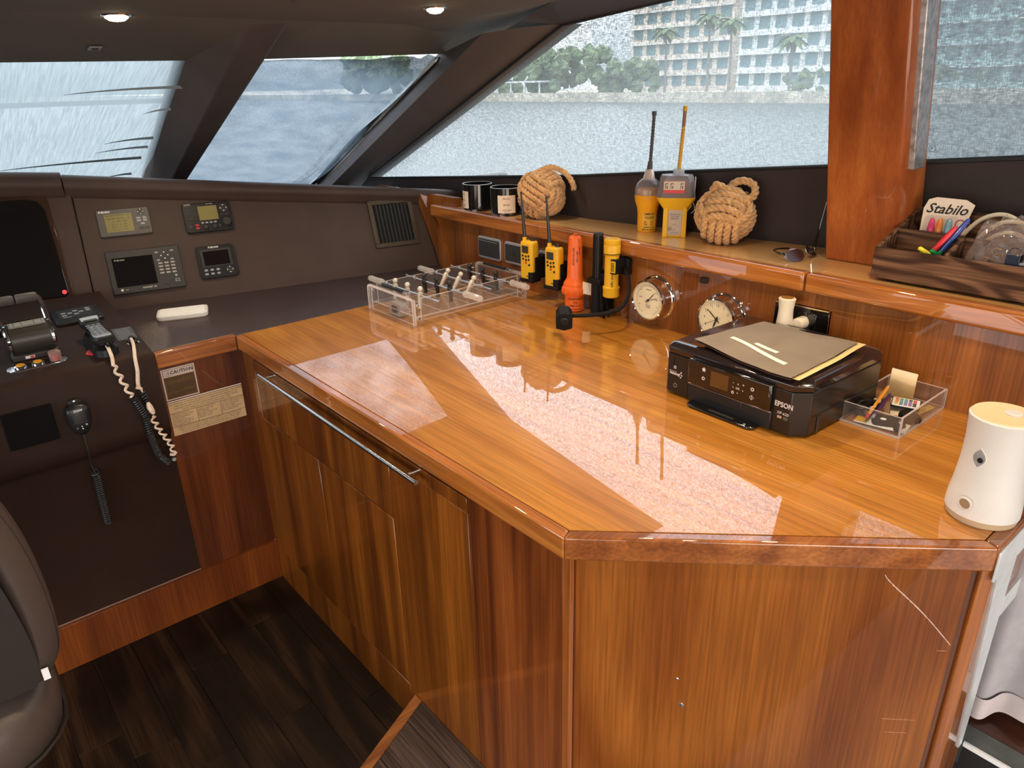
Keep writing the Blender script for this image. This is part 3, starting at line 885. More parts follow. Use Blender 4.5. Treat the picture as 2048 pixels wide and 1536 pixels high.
# bright metal edging under the aft end of the worktop and down the post
me_ = M_('bright_edge', (0.78, 0.82, 0.83), 0.3, metal=0.35, var=0.08, vscale=35)
g = W(); g.box(1.2865, 1.90, 0.2560, 0.2600, 0.902, 0.962)
build('metal_edge', g, me_, wt, bev=0.001)
g = W(); g.loft([[(1.412 - w_, 0.2585, z), (1.414, 0.2585, z), (1.414, 0.262, z), (1.412 - w_, 0.262, z)] for z, w_ in ((0.425, 0.016), (0.60, 0.046), (0.75, 0.072), (0.9015, 0.098))])
build('metal_edge', g, me_, cb)
g = W(); g.box(1.301, 1.414, 0.262, 0.290, 0.0, 0.9015)
build('end_side', g, postw, cb)
g = W(); g.box(1.414, 1.90, 0.264, 0.28, 0.800, 0.900)
build('end_rail', g, MT['trimX'], cb, bev=0.002)
g = W(); g.box(1.414, 1.90, 0.258, 0.266, 0.755, 0.800)
build('metal_edge', g, me_, cb, bev=0.001)

# --- small fore cabinet with the two placards
sc_ = thing('fore_cabinet', 'narrow dark teak cabinet front carrying the two printed placards', 'cabinet', loc=(0.50, 2.34, 0.0))
g = W(); g.box(0.503, 0.7845, 2.3405, 2.40, 0.161, 0.921)
build('panel', g, wood('teak_dark', (0.05, 0.010, 0.004), (0.095, 0.022, 0.006), (0.15, 0.038, 0.009), 'Z', across=16, along=0.6, bands=5), sc_)
g = W(); g.box(0.506, 0.760, 2.3275, 2.352, 0.921, ZC + 0.0005)
build('edge_trim', g, MT['trimX'], sc_, bev=0.004, seg=3)
g = W(); g.box(-1.9, 0.7745, 2.3285, 2.39, 0.0, 0.161)
build('toe_board', g, wood('teak_toe', (0.13, 0.030, 0.006), (0.19, 0.046, 0.008), (0.26, 0.07, 0.012), 'Z', across=9, along=0.8, bands=4, coat=0.6, cior=1.45), sc_, bev=0.001)
# caution placard
Fp = frame((0.514, 2.3402, 0.805), (1, 0, 0), (0, -1, 0))
cs = thing('caution_placard', 'small framed brown caution placard with warning triangle', 'sign', Fp)
build('plate', G().prism([(0, 0), (0.103, 0), (0.103, 0.106), (0, 0.106)], 0, 0.001), M_('placard_edge', (0.55, 0.42, 0.36), 0.5, var=0.05), cs, smooth=0)
build('field', G().prism([(0.005, 0.005), (0.098, 0.005), (0.098, 0.078), (0.005, 0.078)], 0.001, 0.0014), M_('placard_brown', (0.10, 0.045, 0.008), 0.5, var=0.08, vscale=60), cs, smooth=0)
g = G(); g.box(0.005, 0.098, 0.0775, 0.0790, 0.001, 0.0016)
build('border', G().box(0.0045, 0.0985, 0.0045, 0.0055, 0.001, 0.0016).box(0.0045, 0.0985, 0.1005, 0.1015, 0.001, 0.0016).box(0.0045, 0.0055, 0.0045, 0.1015, 0.001, 0.0016).box(0.0975, 0.0985, 0.0045, 0.1015, 0.001, 0.0016), MT['print_black'], cs, smooth=0)
lines = ['CAUTION']
texts('lettering', [('CAUTION', 0.0155, 0.062, 0.0900, 0.0012)], MT['print_black'], cs, bold=0.0004)
g = G()
tri = [(0.012, 0.082), (0.031, 0.082), (0.0215, 0.098)]
for i in range(3):
    a, b = Vector(tri[i]), Vector(tri[(i + 1) % 3])
    g.add([(a.x, a.y, .0015), (b.x, b.y, .0015), (b.x * .86 + .0215 * .14, b.y * .86 + .0873 * .14, .0015), (a.x * .86 + .0215 * .14, a.y * .86 + .0873 * .14, .0015)], [(0, 1, 2, 3)])
g.box(0.0208, 0.0222, 0.0865, 0.0935, .0012, .0016); g.box(0.0208, 0.0222, 0.0838, 0.0853, .0012, .0016)
build('warning_triangle', g, MT['print_black'], cs, smooth=0)
g = G()
random.seed(11)
for k in range(13):
    if k in (2, 3, 9): continue
    y = 0.072 - k * 0.0052
    x = 0.009
    while x < 0.088 - (0.03 if k in (1, 8, 12) else 0):
        l_ = random.uniform(0.003, 0.010); g.box(x, x + l_, y - 0.0009, y + 0.0009, 0.0014, 0.0016); x += l_ + 0.0015
build('small_print', g, MT['print_black'], cs, smooth=0)
# discharge placard
Fq = frame((0.5145, 2.3402, 0.681), (1, 0, 0), (0, -1, 0))
ds = thing('discharge_placard', 'wide cream placard of printed rules in ruled boxes below the caution sign', 'sign', Fq)
build('plate', G().prism([(0, 0), (0.239, 0), (0.239, 0.115), (0, 0.115)], 0, 0.001), M_('placard_cream', (0.60, 0.40, 0.22), 0.5, var=0.06, vscale=30), ds, smooth=0)
build('top_strip', G().box(0, 0.239, 0.1175, 0.1200, 0, 0.001), MT['paint_white'], ds, smooth=0)
g = G()
g.box(0, 0.239, 0.0775, 0.0787, 0.001, 0.0012); g.box(0, 0.239, 0.0295, 0.0307, 0.001, 0.0012)
g.box(0.083, 0.0842, 0.030, 0.078, 0.001, 0.0012); g.box(0.160, 0.1612, 0.030, 0.078, 0.001, 0.0012)
build('ruling', g, MT['print_black'], ds, smooth=0)
IT = []
for i, s in enumerate(('THE DISCHARGE OF PLASTIC OR GARBAGE MIXED WITH PLASTIC INTO ANY WATERS', 'IS PROHIBITED. THE DISCHARGE OF ALL GARBAGE IS PROHIBITED IN THE', 'NAVIGABLE WATERS OF THE UNITED STATES AND IN ALL OTHER WATERS', 'WITHIN THREE NAUTICAL MILES OF THE NEAREST LAND.')):
    IT.append((s, 0.0062, 0.1195, 0.108 - i * 0.0078, 0.001))
for j, col_ in enumerate((('THE DISCHARGE OF', 'DUNNAGE, LINING AND', 'PACKING MATERIALS', 'THAT FLOAT IS', 'PROHIBITED WITHIN 25', 'NAUTICAL MILES FROM', 'THE NEAREST LAND.'), ('OTHER UNGROUND', 'GARBAGE MAY BE', 'DISCHARGED', 'BEYOND 12 NAUTICAL', 'MILES FROM THE', 'NEAREST LAND.'), ('OTHER GARBAGE GROUND', 'TO LESS THAN ONE INCH', 'MAY BE DISCHARGED', 'BEYOND THREE', 'NAUTICAL MILES FROM', 'THE NEAREST LAND.'))):
    for i, s in enumerate(col_):
        IT.append((s, 0.0060, 0.004 + j * 0.0775 + (0.004 if j else 0), 0.0735 - i * 0.0065, 0.001, 'LEFT'))
for i, s in enumerate(('A PERSON WHO VIOLATES THE ABOVE REQUIREMENTS IS LIABLE FOR A CIVIL', 'PENALTY OF UP TO $25,000, A FINE OF UP TO $50,000, AND IMPRISONMENT', 'FOR UP TO FIVE YEARS FOR EACH VIOLATION. REGIONAL, STATE, AND', 'LOCAL RESTRICTIONS ON GARBAGE DISCHARGES MAY ALSO APPLY.')):
    IT.append((s, 0.0060, 0.1195, 0.0262 - i * 0.0068, 0.001))
texts('lettering', IT, MT['print_black'], ds)

# --- dark leather desk behind the table, meeting the dash
dk = thing('side_desk', 'low dark leather covered desk between dash and teak worktop', 'desk', loc=(0.5, 2.4, 0.9))
g = W(); g.prism([(0.505, 2.3525), (0.76, 2.3525), (0.76, 2.3295), (1.83, 2.3295), (1.83, 2.72), (0.48, 3.02)], 0.915, ZC)
build('desk_top', g, M_('desk_leather', (0.052, 0.034, 0.034), 0.36, var=0.12, vscale=8, bump=0.3, bscale=420), dk, bev=0.002)

# =================================================================== TEAK BACKSPLASH AND SHELF
bs = struct('trim_7', G().box(1.815, 1.86, -1.8, 2.69, 0.90, 1.19), MT['wall'])
g = G()
fin = [(2.626, 0.972), (2.805, 1.285), (2.770, 1.285), (2.735, 1.232), (2.66, 1.17), (2.60, 1.06), (2.565, 0.972)]
g.add([(1.800, y, z) for y, z in fin] + [(1.86, y, z) for y, z in fin], [tuple(range(7)), tuple(range(7, 14))[::-1]] + [(i, (i + 1) % 7, 7 + (i + 1) % 7, 7 + i) for i in range(7)])
struct('trim_8', g, MT['wall'], bev=0.004)
struct('trim_9', G().box(1.84, 1.87, 2.55, 3.2, 1.10, 1.272), MT['wall'])
shf = thing('side_shelf', 'long teak shelf with rounded lip running under the side windows', 'shelf', loc=(1.79, 2.69, 1.19))
def ztop(y): return 1.243 - 0.0 * (2.65 - y)
for y0, y1 in ((-1.8, 0.935), (0.938, 2.68)):
    g = W(); g.box(1.79, 1.83, y0, y1, 1.188, 1.240)
    build('lip', g, MT['trimY'], shf, bev=0.009, seg=4)
for y0, y1 in ((-1.8, 0.918), (0.9195, 2.70)):
    g = W(); g.box(1.828, 2.24, y0, y1, 1.20, 1.235)
    build('shelf_board', g, MT['shelf'], shf, bev=0.0008, seg=1)

# =================================================================== HELM CONSOLE AND DASH
hc = thing('helm_console', 'big dark brown leather helm console with sloping top at the left', 'console', loc=(0.50, 2.33, 0.16))
prof = [(2.93, 1.055), (2.352, 0.9845), (2.338, 0.9815), (2.326, 0.973), (2.320, 0.957), (2.312, 0.75), (2.316, 0.715), (2.330, 0.700), (2.340, 0.685), (2.340, 0.1615), (2.93, 0.1615)]
g = W(); g.loft([[(x, y, z) for y, z in prof] for x in (0.503, -1.2)])
build('console_body', g, [MT['leather_top']], hc, smooth=40)
for p in hc.children[0].data.polygons:
    pass
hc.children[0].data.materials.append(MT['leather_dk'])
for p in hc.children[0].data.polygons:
    if abs(p.normal.z) < 0.5 or p.center.z < 0.9: p.material_index = 1  # painted sheen stays on the top only; other faces use the darker leather
g = W(); g.tube([(x, 2.3405, 0.1645) for x in (0.503, -1.2)], 0.003, 6)
build('piping', g, M_('piping', (0.20, 0.11, 0.08), 0.5, var=0.1), hc)
# speaker grille on the console face
g = W(); g.box(0.082, 0.205, 2.306, 2.3125, 0.793, 0.903)
sg = build('speaker_grille', g, M_('grille_black', (0.006, 0.005, 0.005), 0.8, spec=0.1, var=0.05), hc, bev=0.002)
g = W()
for k in range(15):
    g.box(0.092, 0.195, 2.3035, 2.3062, 0.803 + k * 0.0064, 0.8062 + k * 0.0064)
gs = build('slat', g, MT['leather_dk'], sg)
gs['kind'] = 'stuff'

FC = frame((0.503, 2.329, 0.981), (1, 0, 0), (0, -0.122, 0.992))     # console top frame
FD = frame((0.5, 2.954, 0.972), (1, -0.22, 0), (-0.197, -0.894, 0.403))  # dash frame
def T(x, y, z=0): return Matrix.Translation((x, y, z))

dsh = thing('dashboard', 'sloping dark brown leather dashboard under the windscreen', 'dashboard', FD.copy())
g = G(); g.prism([(-0.012, -0.01), (1.372, -0.01), (1.372, 0.315), (-0.012, 0.47)], -0.05, 0.0)
build('dash_panel', g, MT['leather'], dsh, bev=0.002)
g = G(); g.box(-1.9, -0.0145, 0.052, 0.50, -0.05, 0.006)
build('dash_panel', g, MT['leather'], dsh, bev=0.004)
def roll(u0, u1, a0, a1, b0, b1, off, nm='padded_ledge'):
    g = G(); rings = []
    n_ = 12
    for k in range(n_ + 1):
        t = k / n_
        u = u0 + (u1 - u0) * t; vb = a0 + (a1 - a0) * t; vt = b0 + (b1 - b0) * t
        h = vt - vb
        rings.append([(u, vb - 0.012, off), (u, vb, off + 0.008), (u, vb + 0.012, off + 0.026), (u, vb + h * .35, off + 0.036), (u, vb + h * .62, off + 0.036), (u, vt - 0.016, off + 0.030), (u, vt - 0.005, off + 0.014), (u, vt - 0.002, off - 0.02), (u, vt - 0.03, off - 0.28), (u, vb, off - 0.28)])
    g.loft(rings)
    return build(nm, g, MT['leather'], dsh, smooth=60)
roll(-0.030, 1.56, 0.442, 0.262, 0.518, 0.322, 0.0)
roll(-1.9, -0.034, 0.60, 0.442, 0.68, 0.524, 0.008)

def instr(name, label, u, v, w_, h_, mat, dep=0.012, cat='instrument', rad=0.008):
    t = thing(name, label, cat, FD @ T(u + w_ / 2, v + h_ / 2, 0.0))
    g = G(); g.prism(rrect(w_, h_, rad, 3), 0.0, dep)
    build('housing', g, mat, t, bev=0.003)
    return t
def bezel(t, name, x0, x1, y0, y1, z, mat, dz=0.0008):
    return build(name, G().box(x0, x1, y0, y1, z - 0.001, z + dz), mat, t, smooth=0)
def keys(t, pts, w_, h_, z, mat, r=0.3, name='key', rot=0):
    o0 = None
    for (x, y) in pts:
        if o0 is None:
            g = G(); g.prism(rrect(w_, h_, min(w_, h_) * r, 2), 0, 0.0016)
            o = o0 = build(name, g, mat, t, smooth=0)
        else:
            o = o0.copy(); COL.objects.link(o)
        o.location = (x, y, z)
def dpad(t, x, y, r, z, m1, m2):
    g = G(); g.lathe([(r, 0), (r * .96, 0.0018), (r * .45, 0.0018), (r * .42, 0.0008), (0.0001, 0.0008)], 20, (x, y, z))
    d = build('cursor_pad', g, m1, t)
    g = G()
    for k in range(4):
        a = k * PI / 2
        c = (x + math.cos(a) * r * .72, y + math.sin(a) * r * .72)
        g.add([(c[0] + math.cos(a) * r * .16, c[1] + math.sin(a) * r * .16, z + .0021), (c[0] - math.sin(a) * r * .2 - math.cos(a) * r * .1, c[1] + math.cos(a) * r * .2 - math.sin(a) * r * .1, z + .0021), (c[0] + math.sin(a) * r * .2 - math.cos(a) * r * .1, c[1] - math.cos(a) * r * .2 - math.sin(a) * r * .1, z + .0021)], [(0, 1, 2)])
    build('arrow', g, MT['paint_white'], d, smooth=0)

# 1 grey receiver with olive display
t = instr('text_receiver', 'grey text receiver with olive display on the dash, upper left', 0.050, 0.270, 0.178, 0.102, MT['grey'])
bezel(t, 'display', -0.064, 0.028, -0.036, 0.032, 0.012, MT['lcd'])
texts('lettering', [('FURUNO', 0.0095, -0.080, 0.041, 0.012, 'LEFT')], MT['paint_white'], t, bold=0.0003)
texts('display_text', [('NAVI INFORMATION  INTL', 0.0072, -0.018, 0.026, 0.0129), ('NAVTEX  NOTICE   ON', 0.0072, -0.018, 0.014, 0.0129), ('ID    STN    TIME', 0.0066, -0.015, 0.003, 0.0129), ('A 01   5    1    0935', 0.0066, -0.018, -0.008, 0.0129), ('B 02   6    1    1020', 0.0066, -0.018, -0.018, 0.0129), ('C 03   8    1    1130', 0.0066, -0.018, -0.028, 0.0129)], MT['print_black'], t)
dpad(t, 0.060, 0.033, 0.0125, 0.012, MT['dgrey'], MT['black'])
keys(t, [(0.049, 0.010), (0.070, 0.010), (0.049, 0.000), (0.070, 0.000), (0.060, -0.012)], 0.014, 0.0065, 0.012, MT['lgrey'])
keys(t, [(0.053, -0.029), (0.073, -0.029)], 0.018, 0.010, 0.012, MT['dgrey'])
# 2 radio
t = instr('vhf_radio', 'black fixed marine radio with olive display and knobs on the dash', 0.343, 0.252, 0.177, 0.114, MT['black'], 0.016, 'radio', rad=0.012)
bezel(t, 'display', -0.032, 0.038, -0.012, 0.043, 0.016, MT['lcd'])
g = G()
for k in range(8): g.box(-0.080, -0.040, -0.008 + k * 0.0068, -0.0045 + k * 0.0068, 0.0155, 0.0180)
build('speaker_rib', g, MT['dgrey'], t)
texts('lettering', [('ICOM', 0.0085, -0.078, 0.052, 0.0162, 'LEFT'), ('VHF MARINE', 0.0045, 0.0, 0.0505, 0.0162, 'LEFT')], MT['paint_white'], t)
dpad(t, 0.062, 0.030, 0.016, 0.016, MT['dgrey'], MT['black'])
keys(t, [(0.053, 0.006), (0.071, 0.006)], 0.014, 0.007, 0.016, MT['dgrey'])
keys(t, [(-0.024 + 0.0155 * k, -0.022) for k in range(4)], 0.010, 0.006, 0.016, MT['lgrey'])
keys(t, [(-0.045, -0.029), (-0.045, -0.041)], 0.013, 0.007, 0.016, MT['red'], name='red_key')
for nm, x, y, r, hh in (('volume_knob', 0.064, -0.026, 0.0165, 0.016), ('knob', -0.016, -0.041, 0.008, 0.010), ('knob', 0.017, -0.041, 0.008, 0.010), ('knob', 0.036, -0.038, 0.006, 0.004), ('knob', -0.070, -0.034, 0.009, 0.004)):
    g = G(); g.lathe([(r, 0), (r, hh * .8), (r * .88, hh), (0.0001, hh)], 20, (x, y, 0.015)); build(nm, g, MT['dgrey'], t)
# 3 large plotter
t = instr('chart_plotter', 'large black square screen instrument with keypad, lower left on the dash', 0.051, 0.052, 0.250, 0.162, MT['dgrey'], 0.014, rad=0.004)
bezel(t, 'screen', -0.108, 0.030, -0.056, 0.054, 0.014, MT['screen'])
texts('lettering', [('FURUNO', 0.0085, -0.100, 0.045, 0.0149, 'LEFT'), ('NAVNET 3D', 0.0090, 0.000, -0.0665, 0.0142, 'CENTER'), ('ACK', 0.0050, -0.083, -0.0665, 0.0142, 'LEFT')], M_('print_cream', (0.75, 0.66, 0.52), 0.6, var=0.02), t)
keys(t, [(-0.094, -0.0665)], 0.009, 0.009, 0.014, MT['white'], r=0.49, name='power_key')
dpad(t, 0.072, 0.046, 0.017, 0.014, MT['dgrey'], MT['black'])
keys(t, [(0.046, 0.060), (0.100, 0.062), (0.048, 0.030), (0.096, 0.030)], 0.012, 0.0055, 0.014, MT['lgrey'], r=0.4)
keys(t, [(0.052 + 0.0215 * i, 0.018 - 0.0125 * j) for j in range(4) for i in range(3)], 0.015, 0.0058, 0.014, M_('key_cream', (0.38, 0.34, 0.28), 0.5, var=0.1), r=0.3)
g = G(); g.prism(rrect(0.030, 0.024, 0.005, 3, 0.062, -0.052), 0.0135, 0.0165); build('card_cover', g, MT['dgrey'], t, bev=0.001)
keys(t, [(0.098, -0.034)], 0.009, 0.009, 0.014, MT['lgrey'], r=0.4)
keys(t, [(0.094, -0.049), (0.104, -0.049), (0.094, -0.056), (0.104, -0.056)], 0.0075, 0.0035, 0.014, MT['lgrey'], r=0.3)
# 4 small display
t = instr('small_display', 'small black display with round cursor pad, lower right on the dash', 0.358, 0.069, 0.143, 0.127, MT['black'], 0.013, rad=0.014)
bezel(t, 'bezel', -0.056, 0.056, -0.018, 0.050, 0.013, MT['dgrey'])
bezel(t, 'screen', -0.047, 0.047, -0.014, 0.042, 0.014, MT['screen'])
texts('lettering', [('FURUNO', 0.0095, -0.004, 0.0565, 0.0131)], MT['paint_white'], t, bold=0.0003)
keys(t, [(-0.047, -0.031), (-0.025, -0.031), (-0.003, -0.031), (-0.047, -0.046), (-0.025, -0.046), (-0.003, -0.046)], 0.013, 0.0075, 0.013, MT['lgrey'], r=0.4)
dpad(t, 0.041, -0.037, 0.0145, 0.013, MT['dgrey'], MT['black'])
# 5 air vent
t = thing('air_vent', 'bronze framed air vent with upright slats at the right end of the dash', 'vent', FD @ T(1.175, 0.2095, 0))
fm = M_('bronze', (0.075, 0.055, 0.035), 0.4, metal=0.5, var=0.15, vscale=40)
g = G()
for (x0, x1, y0, y1) in ((-0.1, 0.1, 0.084, 0.103), (-0.1, 0.1, -0.103, -0.084), (-0.1, -0.080, -0.084, 0.084), (0.080, 0.1, -0.084, 0.084)): g.box(x0, x1, y0, y1, 0, 0.009)
build('frame', g, fm, t, bev=0.0015)
build('duct', G().box(-0.082, 0.082, -0.086, 0.086, -0.004, 0.001), M_('duct', (0.004, 0.004, 0.004), 0.9, var=0.05), t, smooth=0)
s0 = None
for k in range(9):
    if s0 is None: s = s0 = build('slat', G().box(-0.0010, 0.0010, -0.084, 0.084, -0.003, 0.006), M_('slat_metal', (0.10, 0.10, 0.095), 0.4, metal=0.5, var=0.05), t, smooth=0)
    else: s = s0.copy(); COL.objects.link(s)
    s.matrix_basis = T(-0.066 + k * 0.0165, 0, 0) @ Matrix.Rotation(0.5, 4, 'Y')
# big monitor left
t = thing('helm_monitor', 'large black glass monitor in a bronze frame cut by the left edge', 'monitor', FD @ T(-0.34, 0.25, 0.006))
g = G(); g.prism([(-0.25, -0.185), (0.268, -0.192), (0.246, 0.195), (-0.27, 0.200)], 0, 0.006)
build('frame', g, M_('bronze_frame', (0.16, 0.09, 0.065), 0.18, metal=0.8, var=0.15, vscale=8), t, bev=0.002)
g = G(); g.prism([(-0.25, -0.172), (0.238, -0.180), (0.252, -0.165), (0.234, 0.14), (0.216, 0.172), (0.18, 0.182), (-0.25, 0.188)], 0.006, 0.010)
build('bezel', g, MT['gloss_black'], t, bev=0.002)
g = G(); g.prism([(-0.25, -0.135), (0.232, -0.140), (0.210, 0.135), (0.19, 0.160), (-0.25, 0.168)], 0.010, 0.0105)
build('screen', g, MT['screen'], t)
g = G(); g.lathe([(0.0075, 0), (0.0075, 0.002), (0.005, 0.003), (0.0001, 0.003)], 16, (0.238, -0.163, 0.0098))
build('red_button', g, M_('lit_red', (0.9, 0.05, 0.06), 0.4, emit=0.8), t)

# ---- console top: throttle, switch panels, phone, plates
t = thing('throttle_control', 'twin lever throttle with chrome end caps and brown drum', 'throttle', FC @ T(-0.282, 0.185, 0))
drum = M_('drum', (0.035, 0.028, 0.022), 0.35, var=0.05)
g = G(); g.prism(rrect(0.125, 0.110, 0.012, 3, 0, 0), 0, 0.018); build('base', g, MT['dgrey'], t, bev=0.003)
g = G(); g.cyl((-0.052, 0, 0.048), (0.050, 0, 0.048), 0.047, n=32); build('drum', g, drum, t)
for x in (-0.058, 0.054):
    g = G(); g.lathe([(0.0001, -0.007), (0.042, -0.007), (0.048, -0.003), (0.049, 0.003), (0.044, 0.007), (0.030, 0.008), (0.0001, 0.008)], 32, (x, 0, 0.048), 'X')
    build('end_cap', g, MT['chrome'], t)
g = G(); g.at(Matrix.Translation((0, 0, 0.048)) @ Matrix.Rotation(0.12, 4, 'X')).box(-0.048, 0.046, -0.016, 0.014, 0.0455, 0.0485)
sp = build('switch_strip', g, M_('strip', (0.20, 0.20, 0.17), 0.3, var=0.1), t)
for k, (a, b) in enumerate(((-0.044, -0.036), (-0.033, -0.016), (-0.013, 0.016), (0.019, 0.036), (0.039, 0.044))):
    g = G(); g.at(Matrix.Translation((0, 0, 0.048)) @ Matrix.Rotation(0.12, 4, 'X')).box(a, b, -0.011, 0.010, 0.048, 0.0495)
    build('key', g, M_('strip_key%d' % k, (0.30, 0.30, 0.27), 0.3, var=0.1), sp)
g = G(); g.tube(spline([(0.058, 0.020, 0.075), (0.058, 0.055, 0.112), (0.056, 0.073, 0.138), (0.048, 0.078, 0.146)]), lambda s: 0.0075 - 0.002 * s, 10); build('lever', g, MT['chrome'], t)
g = G(); g.tube(spline([(-0.062, 0.020, 0.075), (-0.062, 0.055, 0.112), (-0.062, 0.073, 0.138), (-0.054, 0.078, 0.146)]), lambda s: 0.0075 - 0.002 * s, 10); build('lever', g, MT['chrome'], t)
for x0, x1 in ((-0.005, 0.052), (-0.062, -0.009)):
    g = G(); g.at(Matrix.Translation((0, 0.078, 0.142)) @ Matrix.Rotation(0.5, 4, 'X')).loft([[(x, 0.0125 * sc * math.cos(a), 0.017 * sc * math.sin(a)) for a in [2 * PI * i / 16 for i in range(16)]] for x, sc in ((x0, .8), (x0 + .004, 1), (x1 - .006, 1), (x1, .8))])
    build('grip', g, MT['grey'], t)
g = G(); g.box(-0.030, -0.006, -0.0565, -0.0555, 0.006, 0.014); build('badge', g, MT['white'], t, smooth=0)
g = G(); g.box(-0.018, -0.008, -0.0570, -0.0560, 0.007, 0.013); build('badge_mark', g, MT['red'], t, smooth=0)

t = thing('start_switch_plate', 'oblong chrome plate with two amber buttons in front of the throttle', 'switch', FC @ T(-0.292, 0.082, 0) @ Matrix.Rotation(0.02, 4, 'Z'))
g = G(); g.prism(rrect(0.155, 0.040, 0.0195, 6), 0, 0.004); build('plate', g, MT['chrome'], t, bev=0.001)
g = G(); g.prism(rrect(0.118, 0.034, 0.004, 2), 0.004, 0.0055); build('face', g, MT['gloss_black'], t)
for x in (-0.042, 0.002):
    g = G(); g.lathe([(0.0165, 0), (0.0165, 0.005), (0.012, 0.006), (0.0118, 0.0045), (0.0001, 0.0045)], 24, (x, 0, 0.0055)); b = build('button', g, MT['chrome'], t)
    g = G(); g.lathe([(0.0112, 0), (0.0105, 0.003), (0.0001, 0.0035)], 20, (x, 0, 0.0098)); build('amber_cap', g, M_('amber', (0.75, 0.33, 0.02), 0.35, var=0.1), b)
g = G(); g.lathe([(0.015, 0), (0.015, 0.012), (0.0165, 0.014), (0.0165, 0.026), (0.012, 0.028), (0.0001, 0.028)], 24, (0.048, 0.0, 0.005))
build('clear_cap', g, clear('clear_cap', (0.95, 0.8, 0.76), haze=0.35, hazec=(0.75, 0.55, 0.5)), t)
g = G(); g.lathe([(0.009, 0), (0.009, 0.010), (0.0001, 0.012)], 16, (0.048, 0.0, 0.0055)); build('red_core', g, MT['red'], t)

t = thing('autopilot_panel', 'flat black button panel behind the phone on the console', 'panel', FC @ T(-0.118, 0.400, 0) @ Matrix.Rotation(-0.02, 4, 'Z'))
g = G(); g.prism(rrect(0.142, 0.132, 0.012, 3), 0, 0.012); build('housing', g, MT['black'], t, bev=0.004)
bezel(t, 'face', -0.052, 0.052, -0.030, 0.050, 0.012, M_('face_dk', (0.028, 0.032, 0.034), 0.35, var=0.05))
keys(t, [(-0.036, 0.014), (-0.036, -0.008), (0.0, 0.022), (-0.018, 0.008), (0.016, 0.008), (0.0, -0.006), (0.038, 0.030), (0.038, 0.012)], 0.014, 0.009, 0.0128, MT['lgrey'], r=0.2)
texts('lettering', [('FURUNO', 0.006, -0.030, -0.024, 0.0129)], MT['paint_white'], t)
t = thing('small_control_panel', 'small flat black control plate behind the throttle drum', 'panel', FC @ T(-0.300, 0.395, 0))
g = G(); g.prism(rrect(0.115, 0.105, 0.003, 2), 0, 0.003); build('plate', g, MT['gloss_black'], t)
texts('lettering', [('MICROCOMMANDER', 0.0075, 0.0, 0.040, 0.003)], MT['paint_white'], t)
for x, y in ((-0.022, 0.015), (0.024, 0.022), (0.026, -0.008), (-0.020, -0.020)):
    g = G(); g.lathe([(0.0115, 0), (0.0115, 0.0006), (0.0098, 0.0006), (0.0098, 0)], 20, (x, y, 0.003), caps=False); build('key_ring', g, MT['lgrey'], t)

# handset on its cradle
HM = FC @ T(-0.116, 0.118, 0) @ Matrix.Rotation(0.03, 4, 'Z') @ Matrix.Diagonal((1.15, 1.06, 1.05, 1))
t = thing('handset', 'grey keypad phone handset lying in a black cradle', 'phone', HM)
g = G(); g.loft([[(x * s, y * s2 + o, z) for x, y in rrect(0.062, 0.150, 0.028, 4)] for s, s2, o, z in ((1.0, 1.0, -0.01, 0.0), (0.95, 0.98, -0.008, 0.020), (0.75, 0.85, 0, 0.030))])
build('cradle', g, MT['black'], t)
def hand_sec(y):
    k = (y + 0.08) / 0.17
    wv = 0.026 + 0.003 * math.cos(k * 2 * PI) - 0.006 * math.exp(-((k - 0.62) / 0.14) ** 2)
    return wv
rings = []
for i in range(13):
    y = -0.083 + 0.170 * i / 12
    wv = hand_sec(y) * (0.72 if i in (0, 12) else 0.93 if i in (1, 11) else 1)
    zc_ = 0.036 + 0.010 * ((i - 6) / 6) ** 2 + (0.006 if i > 8 else 0)
    rings.append([(wv * cx, y, zc_ + zz) for cx, zz in ((-.7, -0.008), (.7, -0.008), (1, 0.0), (1, 0.010), (.82, 0.016), (-.82, 0.016), (-1, 0.010), (-1, 0.0))])
g = G(); g.loft(rings); hb = build('body', g, MT['black'], t, smooth=50, bev=0.0015)
g = G()
rr = []
for i in range(11):
    y = -0.070 + 0.148 * i / 10
    wv = hand_sec(y) * (0.60 if i in (0,) else 0.78)
    zc_ = 0.0525 + 0.010 * ((y * 70) / 6) ** 2 + (0.006 if y > 0.05 else 0)
    rr.append([(-wv, y, zc_ + .0005), (wv, y, zc_ + .0005)])
g.loft(rr, closed=False, caps=False)
build('face_plate', g, M_('phone_face', (0.36, 0.40, 0.45), 0.4, var=0.05), t)
g = G(); g.box(-0.016, 0.016, 0.052, 0.070, 0.0630, 0.0645); build('display', g, MT['dgrey'], t)
keys(t, [(-0.013 + 0.013 * i, 0.036 - 0.0155 * j) for j in range(6) for i in range(3)], 0.0100, 0.0085, 0.0555, M_('phone_key', (0.16, 0.18, 0.21), 0.4, var=0.05), r=0.25)
g = G(); g.cyl((0, -0.080, 0.044), (0, -0.098, 0.040), 0.0055, 0.0045, 10); build('cord_boot', g, MT['black'], t)
g = G(); g.prism([(-0.045, -0.035), (-0.028, -0.055), (-0.028, -0.005)], 0.001, 0.004); build('red_tab', g, MT['red'], t)

